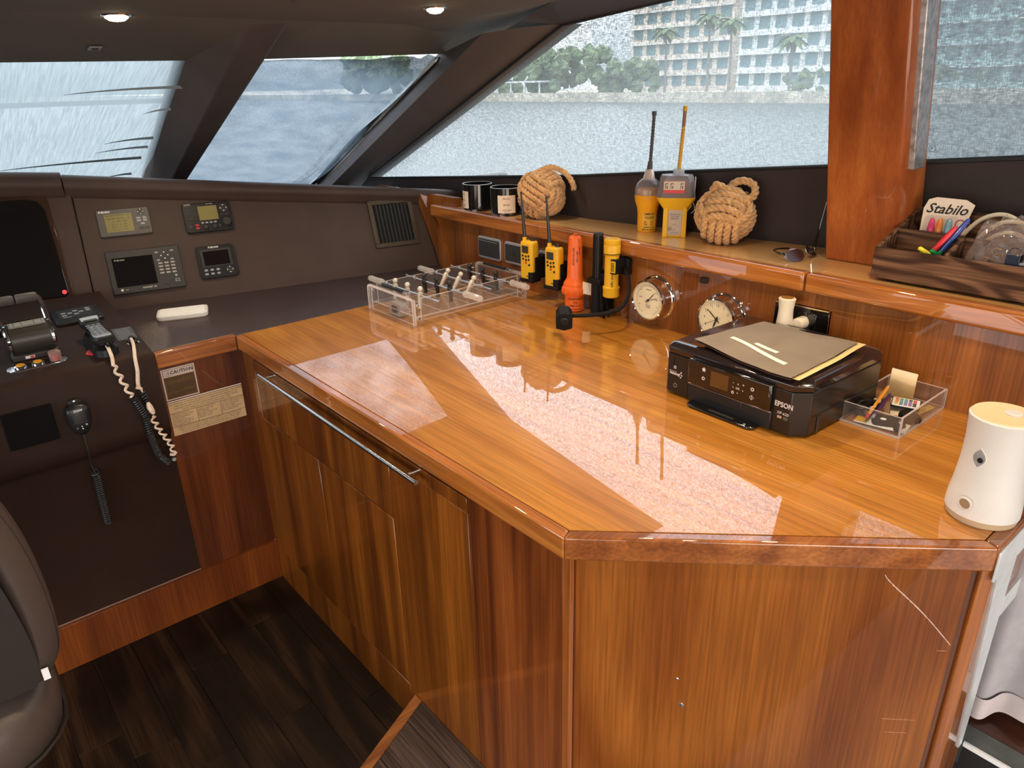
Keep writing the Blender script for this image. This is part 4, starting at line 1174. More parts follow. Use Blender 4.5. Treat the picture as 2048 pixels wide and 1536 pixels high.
t = thing('label_plate', 'flat dark grey printed plate beside the phone on the console', 'plate', FC @ T(-0.032, 0.178, 0))
g = G(); g.prism([(-0.030, -0.050), (0.026, -0.052), (0.032, 0.046), (-0.026, 0.054)], 0, 0.0015); build('plate', g, M_('plate_grey', (0.06, 0.062, 0.066), 0.35, var=0.05), t)
g = G(); random.seed(5)
for k in range(9):
    y = 0.040 - k * 0.010; x = -0.020
    while x < 0.018:
        l_ = random.uniform(.003, .012); g.box(x, x + l_, y - .0012, y + .0012, .0015, .0017); x += l_ + .002
build('small_print', g, MT['lgrey'], t, smooth=0)
t = thing('cord_clip', 'small black clip gripping the white wrapped cord at the console edge', 'clip', FC @ T(-0.030, 0.098, 0))
g = G(); g.box(-0.013, 0.013, -0.012, 0.012, 0, 0.008); build('base', g, MT['black'], t, bev=0.002)
g = G(); g.lathe([(0.007, -0.006), (0.009, -0.004), (0.009, 0.004), (0.007, 0.006), (0.0045, 0.004), (0.0045, -0.004)], 16, (0, 0, 0.014), 'Y', caps=False); build('ring', g, MT['black'], t)
g = G(); g.box(-0.017, -0.013, -0.018, -0.006, 0, 0.004); g.box(0.013, 0.017, -0.018, -0.006, 0, 0.004); build('screw', g, MT['steel'], t)

# cords: white wrapped then black coiled
def coil(p0, p1, r, turns, wr, n=6, sag=0):
    p0, p1 = Vector(p0), Vector(p1)
    ax = (p1 - p0); L = ax.length; ax.normalize()
    e1 = ax.orthogonal().normalized(); e2 = ax.cross(e1)
    pts = []
    N = int(turns * 10)
    for i in range(N + 1):
        t = i / N; a = t * turns * 2 * PI
        pts.append(p0 + ax * L * t + (e1 * math.cos(a) + e2 * math.sin(a)) * r + Vector((0, 0, -sag * math.sin(PI * t))))
    return pts
WR = M_('white_tape', (0.80, 0.62, 0.48), 0.6, var=0.12, vscale=90)
CB = M_('coil_black', (0.02, 0.019, 0.019), 0.35, var=0.05)
t = thing('spiral_cord', 'spiral cord of the phone handset, wrapped in white tape at both ends', 'cord', loc=(0.40, 2.30, 0.95))
def wob(pts, amp, per, k=6):
    pts = spline(pts, k); out = []; d = 0
    for i, p in enumerate(pts):
        if i: d += (p - pts[i - 1]).length
        s = math.sin(2 * PI * d / per); c = math.cos(2 * PI * d / per)
        out.append(Vector(p) + Vector((amp * s, -amp * c * 0.8, 0)))
    return out
g = W(); g.tube(spline([(0.389, 2.352, 1.023), (0.389, 2.335, 1.012), (0.388, 2.314, 0.995), (0.384, 2.303, 0.972)], 5), 0.0052, 8)
g.tube(wob([(0.384, 2.303, 0.975), (0.394, 2.297, 0.935), (0.402, 2.295, 0.90), (0.413, 2.294, 0.862)], 0.0065, 0.032, 10), 0.0042, 8)
build('taped_section', g, WR, t)
g = W(); g.tube(coil((0.414, 2.294, 0.866), (0.434, 2.293, 0.800), 0.0085, 9, 0.003), 0.0030, 6)
g.tube(coil((0.434, 2.293, 0.800), (0.436, 2.292, 0.740), 0.0085, 8, 0.003), 0.0030, 6)
g.tube(coil((0.436, 2.295, 0.740), (0.447, 2.296, 0.655), 0.0095, 16, 0.003), 0.0030, 6)
g.tube(coil((0.447, 2.296, 0.655), (0.470, 2.30, 0.617), 0.0085, 8, 0.003), 0.0030, 6)
build('coil', g, CB, t)
t = thing('clipped_cord', 'white wrapped cord hanging from the clip, twisting down over the black coil', 'cord', loc=(0.44, 2.30, 0.95))
g = W(); g.tube(spline([(0.470, 2.420, 1.008), (0.464, 2.375, 1.006), (0.455, 2.335, 0.996), (0.447, 2.310, 0.975), (0.444, 2.302, 0.94), (0.437, 2.299, 0.905), (0.437, 2.300, 0.887)], 5), lambda s: 0.0048 + 0.0012 * s, 8)
g.tube([(0.430, 2.292, 0.895), (0.441, 2.292, 0.886), (0.443, 2.297, 0.872)], lambda s: 0.007 - 0.005 * s, 6)
build('taped_section', g, WR, t)
g = W(); g.tube(coil((0.440, 2.300, 0.876), (0.452, 2.301, 0.826), 0.0080, 6, 0.003), 0.0030, 6)
build('coil', g, CB, t)
g = W(); g.tube([(0.450, 2.292, 0.838), (0.452, 2.290, 0.822), (0.456, 2.291, 0.806), (0.459, 2.292, 0.796)], lambda s: 0.0045 + 0.0055 * math.sin(PI * min(1, s * 1.1)), 7)
build('tape_lump', g, WR, t)
g = W(); g.tube(wob([(0.452, 2.290, 0.792), (0.458, 2.288, 0.760), (0.470, 2.287, 0.725), (0.484, 2.287, 0.690), (0.490, 2.287, 0.655)], 0.0072, 0.0235, 12), 0.0034, 8)
g.tube([(0.478, 2.285, 0.650), (0.488, 2.285, 0.645), (0.497, 2.286, 0.652)], 0.005, 7)
build('taped_section', g, WR, t)
g = W(); g.lathe([(0.006, 0), (0.006, 0.003), (0.0001, 0.003)], 12, (0.487, 2.290, 0.626), 'Y'); build('end_ferrule', g, MT['lgrey'], t)
# fist microphone with its coiled cord
t = thing('fist_microphone', 'black fist microphone hanging on the helm console face', 'microphone', frame((0.262, 2.3085, 0.845), (1, 0, 0), (0, -1, 0)))
pm = [(-0.031, 0.022), (-0.026, 0.036), (-0.012, 0.0425), (0.012, 0.0425), (0.026, 0.036), (0.031, 0.022), (0.030, -0.010), (0.022, -0.036), (0.009, -0.050), (-0.009, -0.050), (-0.022, -0.036), (-0.030, -0.010)]
pmb = [tuple(p)[:2] for p in spline([(x, y, 0) for x, y in pm], 3, True)]
g = G(); g.loft([[(x * s, y * s, z) for x, y in pmb] for s, z in ((0.86, 0.006), (1.0, 0.012), (1.0, 0.022), (0.92, 0.030), (0.80, 0.033))]); build('body', g, MT['black'], t, smooth=50)
g = G()
for k in range(5): g.box(-0.017, 0.017, 0.018 - k * 0.0068, 0.0212 - k * 0.0068, 0.0325, 0.0345)
build('grille_rib', g, MT['dgrey'], t)
texts('lettering', [('ICOM', 0.0085, 0, 0.0285, 0.0332)], MT['paint_white'], t, bold=0.0003)
for x, y, m in ((-0.012, -0.024, MT['grey']), (0.0, -0.021, MT['paint_white']), (0.001, -0.028, MT['paint_white']), (0.013, -0.018, MT['lgrey'])):
    g = G(); g.lathe([(0.0035 if abs(x) > .005 else 0.0018, 0), (0.003 if abs(x) > .005 else 0.0016, 0.002), (0.0001, 0.002)], 12, (x, y, 0.0328)); build('key', g, m, t)
g = G(); g.prism(rrect(0.034, 0.022, 0.010, 4, 0, 0.044), 0.0, 0.006); build('hanger', g, MT['black'], t, bev=0.001)
g = G(); g.lathe([(0.004, 0), (0.004, 0.002), (0.0001, 0.003)], 12, (0, 0.049, 0.006)); build('screw', g, MT['steel'], t)
g = W(); g.tube(spline([(0.262, 2.290, 0.795), (0.262, 2.285, 0.74), (0.262, 2.30, 0.69), (0.266, 2.30, 0.655)]), 0.0026, 6); g.tube(coil((0.266, 2.312, 0.662), (0.266, 2.318, 0.648), 0.010, 1.2, .003), 0.0028, 6)
g.tube(coil((0.270, 2.318, 0.652), (0.266, 2.322, 0.47), 0.0105, 26, 0.003), 0.0030, 6)
build('coiled_cord', g, CB, t)
g = W(); g.tube(spline([(0.266, 2.322, 0.47), (0.276, 2.326, 0.50), (0.279, 2.328, 0.56), (0.283, 2.336, 0.61)]), 0.0032, 6); build('return_lead', g, CB, t)

# =================================================================== HELM SEAT (cut by the left edge)
t = thing('helm_chair', 'brown leather helm chair with stitched edge cut by the left edge', 'seat', loc=(-0.25, 1.55, 0.0))
seatm = M_('seat_leather', (0.085, 0.062, 0.052), 0.34, var=0.12, vscale=7, bump=0.3, bscale=400)
seatd = M_('seat_back', (0.022, 0.014, 0.012), 0.5, var=0.08, vscale=9, bump=0.2, bscale=400)
OUT = [(-0.060, 1.13), (-0.020, 1.09), (0.004, 1.03), (0.022, 0.965), (0.034, 0.89), (0.040, 0.81), (0.040, 0.74), (0.032, 0.675), (0.012, 0.640)]
# side bolster: swept pad following the outline
g = W(); rings = []
for i, (x, z) in enumerate(spline([(a, 1.55, b) for a, b in OUT], 4) and [(p.x, p.z) for p in spline([(a, 1.55, b) for a, b in OUT], 4)]):
    k = i / 32
    s = min(1, 0.35 + 3 * min(k, 1 - k))
    rings.append([(x - 0.070, 1.485, z), (x - 0.045 , 1.462, z), (x - 0.014, 1.475, z), (x, 1.515, z), (x + 0.002, 1.56, z), (x - 0.006, 1.605, z), (x - 0.035, 1.63, z), (x - 0.09, 1.63, z)])
g.loft(rings); build('side_bolster', g, seatm, t, smooth=60)
g = W(); rings = []
for i, (x, z) in enumerate([(p.x, p.z) for p in spline([(a - 0.062, 1.5, b) for a, b in OUT], 4)]):
    dx = 0.0 - 0.055 * math.sin(PI * min(1, i / 32)) * 0 
    rings.append([(x - 0.012 + 0.035 * (i / 32) ** 2, 1.480, z), (x - 0.010 + 0.035 * (i / 32) ** 2, 1.458, z), (-0.62, 1.452, z), (-0.62, 1.480, z)])
g.loft(rings); build('back_shell', g, seatd, t, smooth=40)
for off in (0.0, 0.006):
    g = W(); g.tube([(p.x - 0.006 - off, 1.4985 - off * 1.6, p.z) for p in spline([(a, 1.5, b) for a, b in OUT], 5)], 0.0016, 5); build('seam_piping', g, seatd, t)
g = W(); o0 = None
sp_ = [p for p in spline([(a, 1.5, b) for a, b in OUT], 16)]
for i in range(4, len(sp_) - 2, 2):
    p = sp_[i]; g.cyl((p.x - 0.0165, 1.4775, p.z + .002), (p.x - 0.0165, 1.4775, p.z - .002), 0.0008, n=4)
st_ = build('stitch', g, seatm, t, smooth=0); st_['kind'] = 'stuff'
g = W(); g.box(-0.012, 0.000, 1.452, 1.455, 0.650, 0.676); build('maker_tag', g, MT['paint_white'], t, smooth=0)
tg = t.children[-1]
M3 = frame((0.003, 1.4515, 0.663), (0, 0, 1), (0, -1, 0))
# seat cushion below
g = W(); rings = []
for z, s in ((0.47, 0.9), (0.485, 0.98), (0.53, 1.0), (0.585, 0.985), (0.605, 0.92)):
    rings.append([(-0.28 + x * s, 1.66 + y * s, z) for x, y in rrect(0.58, 0.50, 0.16, 5)])
g.loft(rings); build('cushion', g, seatm, t, smooth=60)
g = W(); g.tube([(-0.28 + x, 1.66 + y, 0.487) for x, y in rrect(0.580, 0.50, 0.16, 5)], 0.005, 6, closed=True); build('cushion_piping', g, seatd, t)
g = W(); g.cyl((-0.28, 1.66, 0.0), (-0.28, 1.66, 0.47), 0.05, n=20); build('pedestal', g, MT['chrome'], t)

# =================================================================== WHITE BOX ON THE DESK
t = thing('flat_box', 'flat white plastic box with rounded corners on the dark side desk', 'box', Matrix.Translation((0.708, 2.690, 0.972)) @ Matrix.Rotation(-0.335, 4, 'Z'))
g = G(); g.prism(rrect(0.170, 0.110, 0.020, 4), 0.002, 0.0185); build('body', g, MT['white'], t, bev=0.003)
g = G(); g.prism(rrect(0.162, 0.102, 0.018, 4), 0.0, 0.003); build('base', g, M_('beige_base', (0.55, 0.40, 0.28), 0.5, var=0.05), t)
g = G(); g.prism(rrect(0.150, 0.092, 0.014, 4), 0.0183, 0.0190); build('top_inset', g, MT['paint_white'], t)

# =================================================================== THINGS ON THE WORKTOP
CLEAR = clear('acrylic', (0.96, 0.965, 0.97), refl=0.9, haze=0.05)
EDGE = clear('acrylic_edge', (0.9, 0.88, 0.86), refl=1.0, haze=0.7, hazec=(1.0, 0.92, 0.88))
def sheet(name, x0, x1, y0, y1, z0, z1, parent, thin):
    """Acrylic sheet: clear faces, brighter cut edges."""
    g = G(); g.box(x0, x1, y0, y1, z0, z1)
    axis = {'z': (0, 1), 'y': (2, 4), 'x': (3, 5)}[thin]
    for i in range(6): g.m[i] = 0 if i in axis else 1
    return build(name, g, [CLEAR, EDGE], parent, smooth=0)
X0, X1, Y0, Y1 = 1.236, 1.736, 1.986, 2.286
ft = thing('table_football', 'clear acrylic miniature table football game with chrome rods on the teak worktop', 'game', loc=((X0 + X1) / 2, (Y0 + Y1) / 2, ZC))
cx, cy = (X0 + X1) / 2, (Y0 + Y1) / 2
hx, hy = 0.25, 0.15
H = 0.095
# end pieces: rounded inverted U plates across the width
for sx in (-1, 1):
    x = sx * hx
    pts = [(-hy, 0.0), (-hy, H - 0.018)] + [(-hy + 0.018 - 0.018 * math.cos(a), H - 0.018 + 0.018 * math.sin(a)) for a in [PI / 8 * k for k in range(1, 5)]]
    outer = pts + [(-p[0], p[1]) for p in pts[::-1]]
    inner = [(y * (1 - 0.008 / hy), min(z, H - 0.008)) if z > 0 else (y * (1 - 0.008 / hy), 0) for y, z in outer]
    g = G()
    n = len(outer)
    for x_, flip in ((x - 0.006 if sx > 0 else x, 0), (x if sx > 0 else x + 0.006, 1)):
        for i in range(n - 1):
            g.add([(x_, outer[i][0], outer[i][1]), (x_, outer[i + 1][0], outer[i + 1][1]), (x_, inner[i + 1][0], inner[i + 1][1]), (x_, inner[i][0], inner[i][1])], [(0, 1, 2, 3)], 1)
    xa, xb = (x - 0.040, x) if sx > 0 else (x, x + 0.040)
    for i in range(n - 1):
        g.add([(xa, outer[i][0], outer[i][1]), (xb, outer[i][0], outer[i][1]), (xb, outer[i + 1][0], outer[i + 1][1]), (xa, outer[i + 1][0], outer[i + 1][1])], [(0, 1, 2, 3)], 0)
    build('end_arch', g, [CLEAR, EDGE], ft, smooth=50)
    sheet('end_panel', x - 0.003 - sx * 0.012, x + 0.003 - sx * 0.012, -hy + 0.008, hy - 0.008, 0.0, H - 0.008, ft, 'x')
for sy in (-1, 1):
    y = sy * (hy - 0.010)
    sheet('side_panel', -hx + 0.036, hx - 0.036, y - 0.003, y + 0.003, 0.014, H - 0.004, ft, 'y')
sheet('playing_field', -hx + 0.02, hx - 0.02, -hy + 0.013, hy - 0.013, 0.024, 0.029, ft, 'z')
g = G()
for x in (-0.005, -0.13, 0.13): g.box(x - 0.0012, x + 0.0012, -hy + 0.016, hy - 0.016, 0.0291, 0.0295)
for sx in (-1, 1):
    xq = sx * 0.20
    g.box(xq - .001, xq + .001, -0.07, 0.07, 0.0291, 0.0295); g.box(min(xq, sx * .225), max(xq, sx * .225), 0.069, 0.071, .0291, .0295); g.box(min(xq, sx * .225), max(xq, sx * .225), -0.071, -0.069, .0291, .0295)
build('field_line', g, EDGE, ft, smooth=0)
gm = M_('goal_metal', (0.50, 0.46, 0.43), 0.35, metal=0.5, var=0.05)
for sx in (-1, 1):
    xg = sx * (hx - 0.022)
    g = G()
    ring = [(p[0], p[1] + 0.026) for p in rrect(0.072, 0.044, 0.008, 3)]
    ov = [(p[0], p[1] + 0.026) for p in rrect(0.044, 0.026, 0.0125, 3)]
    n = len(ring)
    g.loft([[(xg + sx * .004, a, b) for a, b in ov], [(xg + sx * .004, a, b) for a, b in ring], [(xg - sx * 0.030, a, b) for a, b in ring]], caps=False)
    build('goal_box', g, gm, ft, bev=0)
    g = G(); g.prism([(xg - sx * 0.028, -0.035), (xg - sx * 0.028, 0.035), (xg - sx * 0.026, 0.035), (xg - sx * 0.026, -0.035)], 0.005, 0.047); build('goal_back', g, MT['dgrey'], ft, smooth=0)
    # score counter on top
    xs = sx * (hx - 0.022)
    g = G(); g.box(xs - 0.012, xs + 0.012, -0.085, 0.095, H - 0.003, H + 0.001); build('counter_rail', g, CLEAR, ft, smooth=0)
    sc0 = None
    for k in range(10):
        if sc0 is None: b = sc0 = build('counter_bead', G().box(-0.0065, 0.0065, -0.0055, 0.0055, 0, 0.0075), MT['black'], ft, bev=0.001)
        else: b = sc0.copy(); COL.objects.link(b)
        b.location = (xs, 0.070 - k * 0.0135, H + 0.001)
    g = G(); g.box(xs - 0.009, xs + 0.009, -0.092, -0.068, H + 0.001, H + 0.010); build('counter_stop', g, MT['steel'], ft, bev=0.001)
    for sy in (-1, 1):
        for zz in (0.022, 0.068):
            g = G(); g.lathe([(0.0045, -0.004), (0.0045, 0.004), (0.0001, 0.005)], 12, (sx * (hx - 0.020), sy * (hy - 0.004), zz), 'Y')
            if sy < 0: g.v = [Vector((p.x, 2 * sy * (hy - 0.004) - p.y, p.z)) for p in g.v]
            build('screw', g, MT['chrome'], ft)
rods = [(-0.172, +1, 'w'), (-0.052, -1, 'b'), (0.050, +1, 'w'), (0.158, -1, 'b')]
pw = M_('player_silver', (0.72, 0.63, 0.52), 0.35, metal=0.3, var=0.05); pb_ = M_('player_black', (0.02, 0.017, 0.016), 0.3, var=0.05)
HND = clear('handle_acrylic', (0.95, 0.93, 0.91), refl=1.6, haze=0.38, hazec=(1.0, 0.95, 0.9))
ZR = 0.080
for x, hs, colr in rods:
    rd = G(); rd.cyl((x, -hs * 0.192, ZR), (x, hs * 0.175, ZR), 0.0038, n=12)
    r = build('rod', rd, MT['steel'], ft)
    for sy in (-1, 1):
        g = G(); g.lathe([(0.0038, -0.006), (0.0075, -0.006), (0.0085, 0), (0.0075, 0.006), (0.0038, 0.006)], 14, (x, sy * (hy - 0.010), ZR), 'Y'); build('bushing', g, MT['steel'], r)
    prof_ = [(0.0038, 0)] + [(0.0115, 0.002), (0.0125, 0.008), (0.0085, 0.014)]
    for k in range(9): prof_ += [(0.0092, 0.018 + k * 0.0075), (0.0108, 0.0215 + k * 0.0075)]
    prof_ += [(0.0095, 0.090), (0.0001, 0.092)]
    g = G(); g.lathe([(a, b * hs) for a, b in prof_], 16, (x, hs * 0.172, ZR), 'Y', caps=False)
    build('handle', g, HND, r)
    g = G(); g.cyl((x, -hs * 0.192, ZR), (x, -hs * 0.196, ZR), 0.0046, n=12); build('rod_end', g, MT['steel'], r)
    tilt = {-0.172: 0.10, -0.052: -0.05, 0.050: 0.62, 0.158: -0.06}[x]
    for yy in (-0.085, -0.005, 0.075):
        g = G(); g.at(Matrix.Translation((x, yy + (0.01 if colr == 'w' else 0), ZR)) @ Matrix.Rotation(tilt, 4, 'Y'))
        g.sphere((0, 0, 0.0215), 0.0095, 14, 10)
        g.loft([[(a * s, b * t2, z) for a, b in rrect(0.02, 0.014, 0.005, 2)] for z, s, t2 in ((0.013, .45, .5), (0.010, .85, .8), (0.0, 1.0, 1.0), (-0.010, .78, .85), (-0.035, .55, .7), (-0.040, .65, .75), (-0.045, .62, .75))])
        build('player', g, pw if colr == 'w' else pb_, r, smooth=50)

# ---- barometer and clock on the backsplash
FW = frame((1.815, 1.455, 1.073), (0, -1, 0), (-1, 0, 0))
dialm = M_('dial_cream', (0.92, 0.80, 0.55), 0.45, var=0.03, vscale=30)
CLG = clear('gauge_glass', (0.98, 0.97, 0.95), refl=0.8)
def gauge(name, label, cat, y, z):
    t = thing(name, label, cat, frame((1.815, y, z), (0, -1, 0), (-1, 0, 0)))
    g = G(); g.lathe([(0.0001, 0), (0.072, 0), (0.073, 0.003), (0.0715, 0.006), (0.066, 0.009), (0.064, 0.030), (0.062, 0.040), (0.064, 0.045), (0.064, 0.049), (0.0605, 0.052), (0.0575, 0.048), (0.0570, 0.043)], 48, caps=False)
    build('case', g, MT['chrome'], t, smooth=40)
    g = G(); g.lathe([(0.0001, 0.0432), (0.0572, 0.0432)], 48, caps=False); build('dial', g, dialm, t)
    g = G(); g.lathe([(0.0001, 0.0492), (0.0585, 0.0490)], 48, caps=False); build('glass', g, CLG, t)
    return t
def hand(t, ang, L, wd, tail=0.012, z=0.0445, mat=None, name='hand'):
    a = math.radians(ang); d = Vector((math.sin(a), math.cos(a))); n_ = Vector((d.y, -d.x))
    P = [d * -tail + n_ * wd * .5, d * L * .6 + n_ * wd * .6, d * L, d * L * .6 - n_ * wd * .6, d * -tail - n_ * wd * .5]
    g = G(); g.prism([(p.x, p.y) for p in P], z, z + 0.0005); build(name, g, mat or MT['print_black'], t, smooth=0)
t = gauge('barometer', 'round chrome barometer with cream dial and two thin pointers, left of the clock', 'barometer', 1.438, 1.068)
g = G()
for k in range(60):
    a = math.radians(-150 + k * 300 / 59); r0, r1 = (0.0455 if k % 5 else 0.043), 0.0505
    s, c = math.sin(a), math.cos(a); n_ = 0.0004
    g.add([(s * r0 - c * n_, c * r0 + s * n_, .0436), (s * r1 - c * n_, c * r1 + s * n_, .0436), (s * r1 + c * n_, c * r1 - s * n_, .0436), (s * r0 + c * n_, c * r0 - s * n_, .0436)], [(0, 1, 2, 3)])
build('scale', g, MT['print_black'], t, smooth=0)
texts('lettering', [('CHANGE', 0.0055, 0, 0.034, 0.0434), ('RAIN', 0.0055, -0.032, 0.006, 0.0434), ('FAIR', 0.0055, 0.031, 0.006, 0.0434), ('Weems', 0.0062, 0, -0.017, 0.0434), ('& Plath', 0.0062, 0, -0.0235, 0.0434), ('29', 0.006, -0.030, 0.030, .0434), ('30', 0.006, 0.030, 0.028, .0434), ('28', 0.006, -0.035, -0.018, .0434), ('31', 0.006, 0.036, -0.018, .0434)], MT['print_black'], t)
hand(t, 42, 0.040, 0.0022); hand(t, 70, 0.046, 0.0014, 0.014, 0.0452, name='set_hand')
g = G(); g.lathe([(0.004, 0.0435), (0.004, 0.047), (0.0001, 0.0475)], 14); build('hub', g, MT['print_black'], t)
t = gauge('clock', 'round chrome ship clock with black numerals, half hidden by the printer', 'clock', 1.180, 1.062)
nums = []
for k in range(1, 13):
    a = math.radians(k * 30)
    nums.append((str(k), 0.0115, 0.0425 * math.sin(a), 0.0425 * math.cos(a), 0.0434))
texts('numerals', nums, MT['print_black'], t)
g = G()
for k in range(60):
    a = math.radians(k * 6); r0, r1 = 0.0505, 0.0535; s, c = math.sin(a), math.cos(a); n_ = 0.0003 if k % 5 else 0.0007
    g.add([(s * r0 - c * n_, c * r0 + s * n_, .0436), (s * r1 - c * n_, c * r1 + s * n_, .0436), (s * r1 + c * n_, c * r1 - s * n_, .0436), (s * r0 + c * n_, c * r0 - s * n_, .0436)], [(0, 1, 2, 3)])
build('minute_track', g, MT['print_black'], t, smooth=0)
hand(t, -52, 0.046, 0.0028); hand(t, -160, 0.030, 0.0045, 0.010, 0.0448); hand(t, -118, 0.048, 0.0010, 0.016, 0.0452)
g = G(); g.lathe([(0.0042, 0.0435), (0.0042, 0.047), (0.0001, 0.0475)], 14); build('hub', g, MT['print_black'], t)
t = thing('wall_button', 'tiny black square button on the teak wall above the clock', 'button', frame((1.815, 1.262, 1.158), (0, -1, 0), (-1, 0, 0)))
g = G(); g.prism(rrect(0.024, 0.018, 0.003, 2), 0, 0.010); build('cap', g, MT['black'], t, bev=0.0015)

# ---- socket plates
def plate(name, label, y0, y1, z0, z1):
    t = thing(name, label, 'socket', frame((1.815, (y0 + y1) / 2, (z0 + z1) / 2), (0, -1, 0), (-1, 0, 0)))
    w_, h_ = y1 - y0, z1 - z0
    g = G(); g.prism(rrect(w_, h_, 0.010, 3), 0, 0.006); build('frame', g, MT['satin'], t, bev=0.0015)
    g = G(); g.prism(rrect(w_ - 0.012, h_ - 0.018, 0.004, 2), 0.006, 0.0085); build('insert', g, M_('insert_' + name, (0.035, 0.035, 0.04), 0.3, var=0.1), t, bev=0.0005)
    return t, w_, h_
t, w_, h_ = plate('power_socket', 'double dark power socket in a grey frame, first from the dash', 2.224, 2.368, 1.058, 1.146)
for x in (0.0, 0.040):
    g = G(); g.box(x - 0.017, x + 0.017, -0.022, 0.022, 0.0085, 0.0098); m1 = build('module', g, MT['dgrey'], t, bev=0.0005)
    g = G(); g.box(x - 0.006, x - 0.0045, -0.004, 0.006, 0.0098, 0.0101); g.box(x + 0.005, x + 0.0065, -0.004, 0.006, 0.0098, 0.0101); g.lathe([(0.0022, 0), (0.0022, .0003), (0.0001, .0003)], 10, (x, -0.010, 0.0098)); build('slot', g, MT['black'], m1, smooth=0)
g = G(); g.box(-0.060, 0.055, 0.027, 0.0285, 0.0085, 0.0092); build('trim_line', g, MT['lgrey'], t, smooth=0)
t, w_, h_ = plate('network_socket', 'wider socket plate in a bright chrome frame with two jacks behind the first radio', 2.040, 2.198, 1.062, 1.146)
for x, m in ((-0.045, MT['dgrey']), (-0.018, MT['dgrey']), (0.012, MT['dgrey'])):
    g = G(); g.box(x - 0.012, x + 0.012, -0.020, 0.018, 0.0085, 0.0098); m1 = build('module', g, m, t, bev=0.0005)
    if x > -0.03:
        g = G(); g.box(x - 0.006, x + 0.006, -0.007, 0.006, 0.0098, 0.0102); build('jack', g, M_('jack_%d' % int(x * 1000 + 100), (0.05, 0.02, 0.02) if x > 0 else (0.01, 0.02, 0.015), 0.4, var=0.05), m1, smooth=0)
t, w_, h_ = plate('blank_plate', 'glossy dark socket plate between and behind the two yellow radios', 1.870, 2.000, 1.060, 1.140)

# ---- yellow handheld radios in black wall cradles
def radio():
    t = thing('handheld_radio', 'x', 'radio', Matrix.Translation((1.740, 1.968, 1.040)) @ Matrix.Rotation(-PI / 2 + 0.12, 4, 'Z') @ Matrix.Rotation(0.0, 4, 'X'))
    # local: x across the front (towards aft), -y faces the room, z up
    g = G()
    g.loft([[(x * s, y * s2 - 0.004, z) for x, y in rrect(0.060, 0.040, 0.009, 3)] for z, s, s2 in ((0.012, .94, .94), (0.018, 1, 1), (0.085, 1.0, 1.0), (0.138, 1.0, 1.0), (0.146, .96, .95), (0.150, .80, .80))])
    build('body', g, MT['yellow'], t, smooth=50)
    g = G(); g.prism([(-0.018, 0.0), (0.012, 0.0), (0.012, 0.026), (-0.018, 0.026)], 0, 0.001)
    g.v = [Vector((p.x, -0.0244 - p.z, 0.108 + p.y)) for p in g.v]; build('display', g, MT['dgrey'], t, smooth=0)
    g = G()
    for i, (x, z) in enumerate(((-0.015, 0.098), (0.0, 0.096), (0.013, 0.098), (-0.013, 0.086), (0.001, 0.083), (0.014, 0.085), (0.0, 0.073), (0.016, 0.066))):
        if i == 6: continue
        g.lathe([(0.0045, 0), (0.0040, -0.0015), (0.0001, -0.0015)], 10, (x, -0.0242, z), 'Y')
    build('keys', g, MT['black'], t)
    g = G(); g.lathe([(0.0042, 0), (0.0038, -0.0015), (0.0001, -0.0015)], 10, (0.0, -0.0242, 0.073), 'Y'); build('red_key', g, MT['red'], t)
    g = G()
    g.box(-0.033, 0.033, -0.026, 0.022, 0.0, 0.014)
    g.loft([[(x, y, z) for x, y in ((0.010, -0.0255), (0.0325, -0.0255), (0.0335, 0.048), (0.008, 0.048))] for z in (0.012, 0.040)], mi=0)
    g.loft([[(x, y, z) for x, y in ((0.026, -0.010), (0.0335, -0.010), (0.0335, 0.050), (-0.028, 0.050), (-0.028, 0.020), (0.026, 0.020))] for z in (0.010, 0.050, 0.092)])
    build('cradle', g, MT['black_matte'], t, bev=0.003)
    g = G(); g.lathe([(0.0085, 0), (0.0085, 0.008), (0.007, 0.011), (0.0001, 0.011)], 14, (0.010, 0.004, 0.149)); g.lathe([(0.006, 0), (0.006, 0.006), (0.0001, 0.007)], 12, (-0.004, 0.010, 0.149)); build('top_knob', g, MT['black'], t)
    g = G(); g.cyl((-0.0205, -0.006, 0.146), (-0.0205, -0.006, 0.162), 0.0085, 0.0075, 12); b = build('antenna_socket', g, MT['yellow'], t)
    g = G(); g.cyl((-0.0205, -0.006, 0.162), (-0.034, -0.006, 0.316), 0.0068, 0.0032, 10); g.sphere((-0.034, -0.006, 0.316), 0.0042, 8, 6); build('antenna', g, MT['black'], t)
    g = G(); g.tube(spline([(0.006, 0.0, 0.002), (0.004, 0.006, -0.010), (0.016, 0.012, -0.014), (0.022, 0.014, -0.002)]), 0.0012, 5); build('wrist_loop', g, MT['black'], t)
    g = G(); g.box(0.002, 0.013, -0.0250, -0.0244, 0.022, 0.025); build('print', g, MT['print_black'], t, smooth=0)
    return t
r1 = radio()
r1['label'] = 'yellow handheld radio with long antenna in black cradle, the one nearer the dash'
r1['group'] = 'handheld radios on the teak wall'
r2 = dup(r1, Matrix.Translation((1.740, 1.836, 1.037)) @ Matrix.Rotation(-PI / 2 + 0.12, 4, 'Z'), 'yellow handheld radio with long antenna in black cradle, next to the orange beacon')
# cradle mounting bracket lines hidden behind

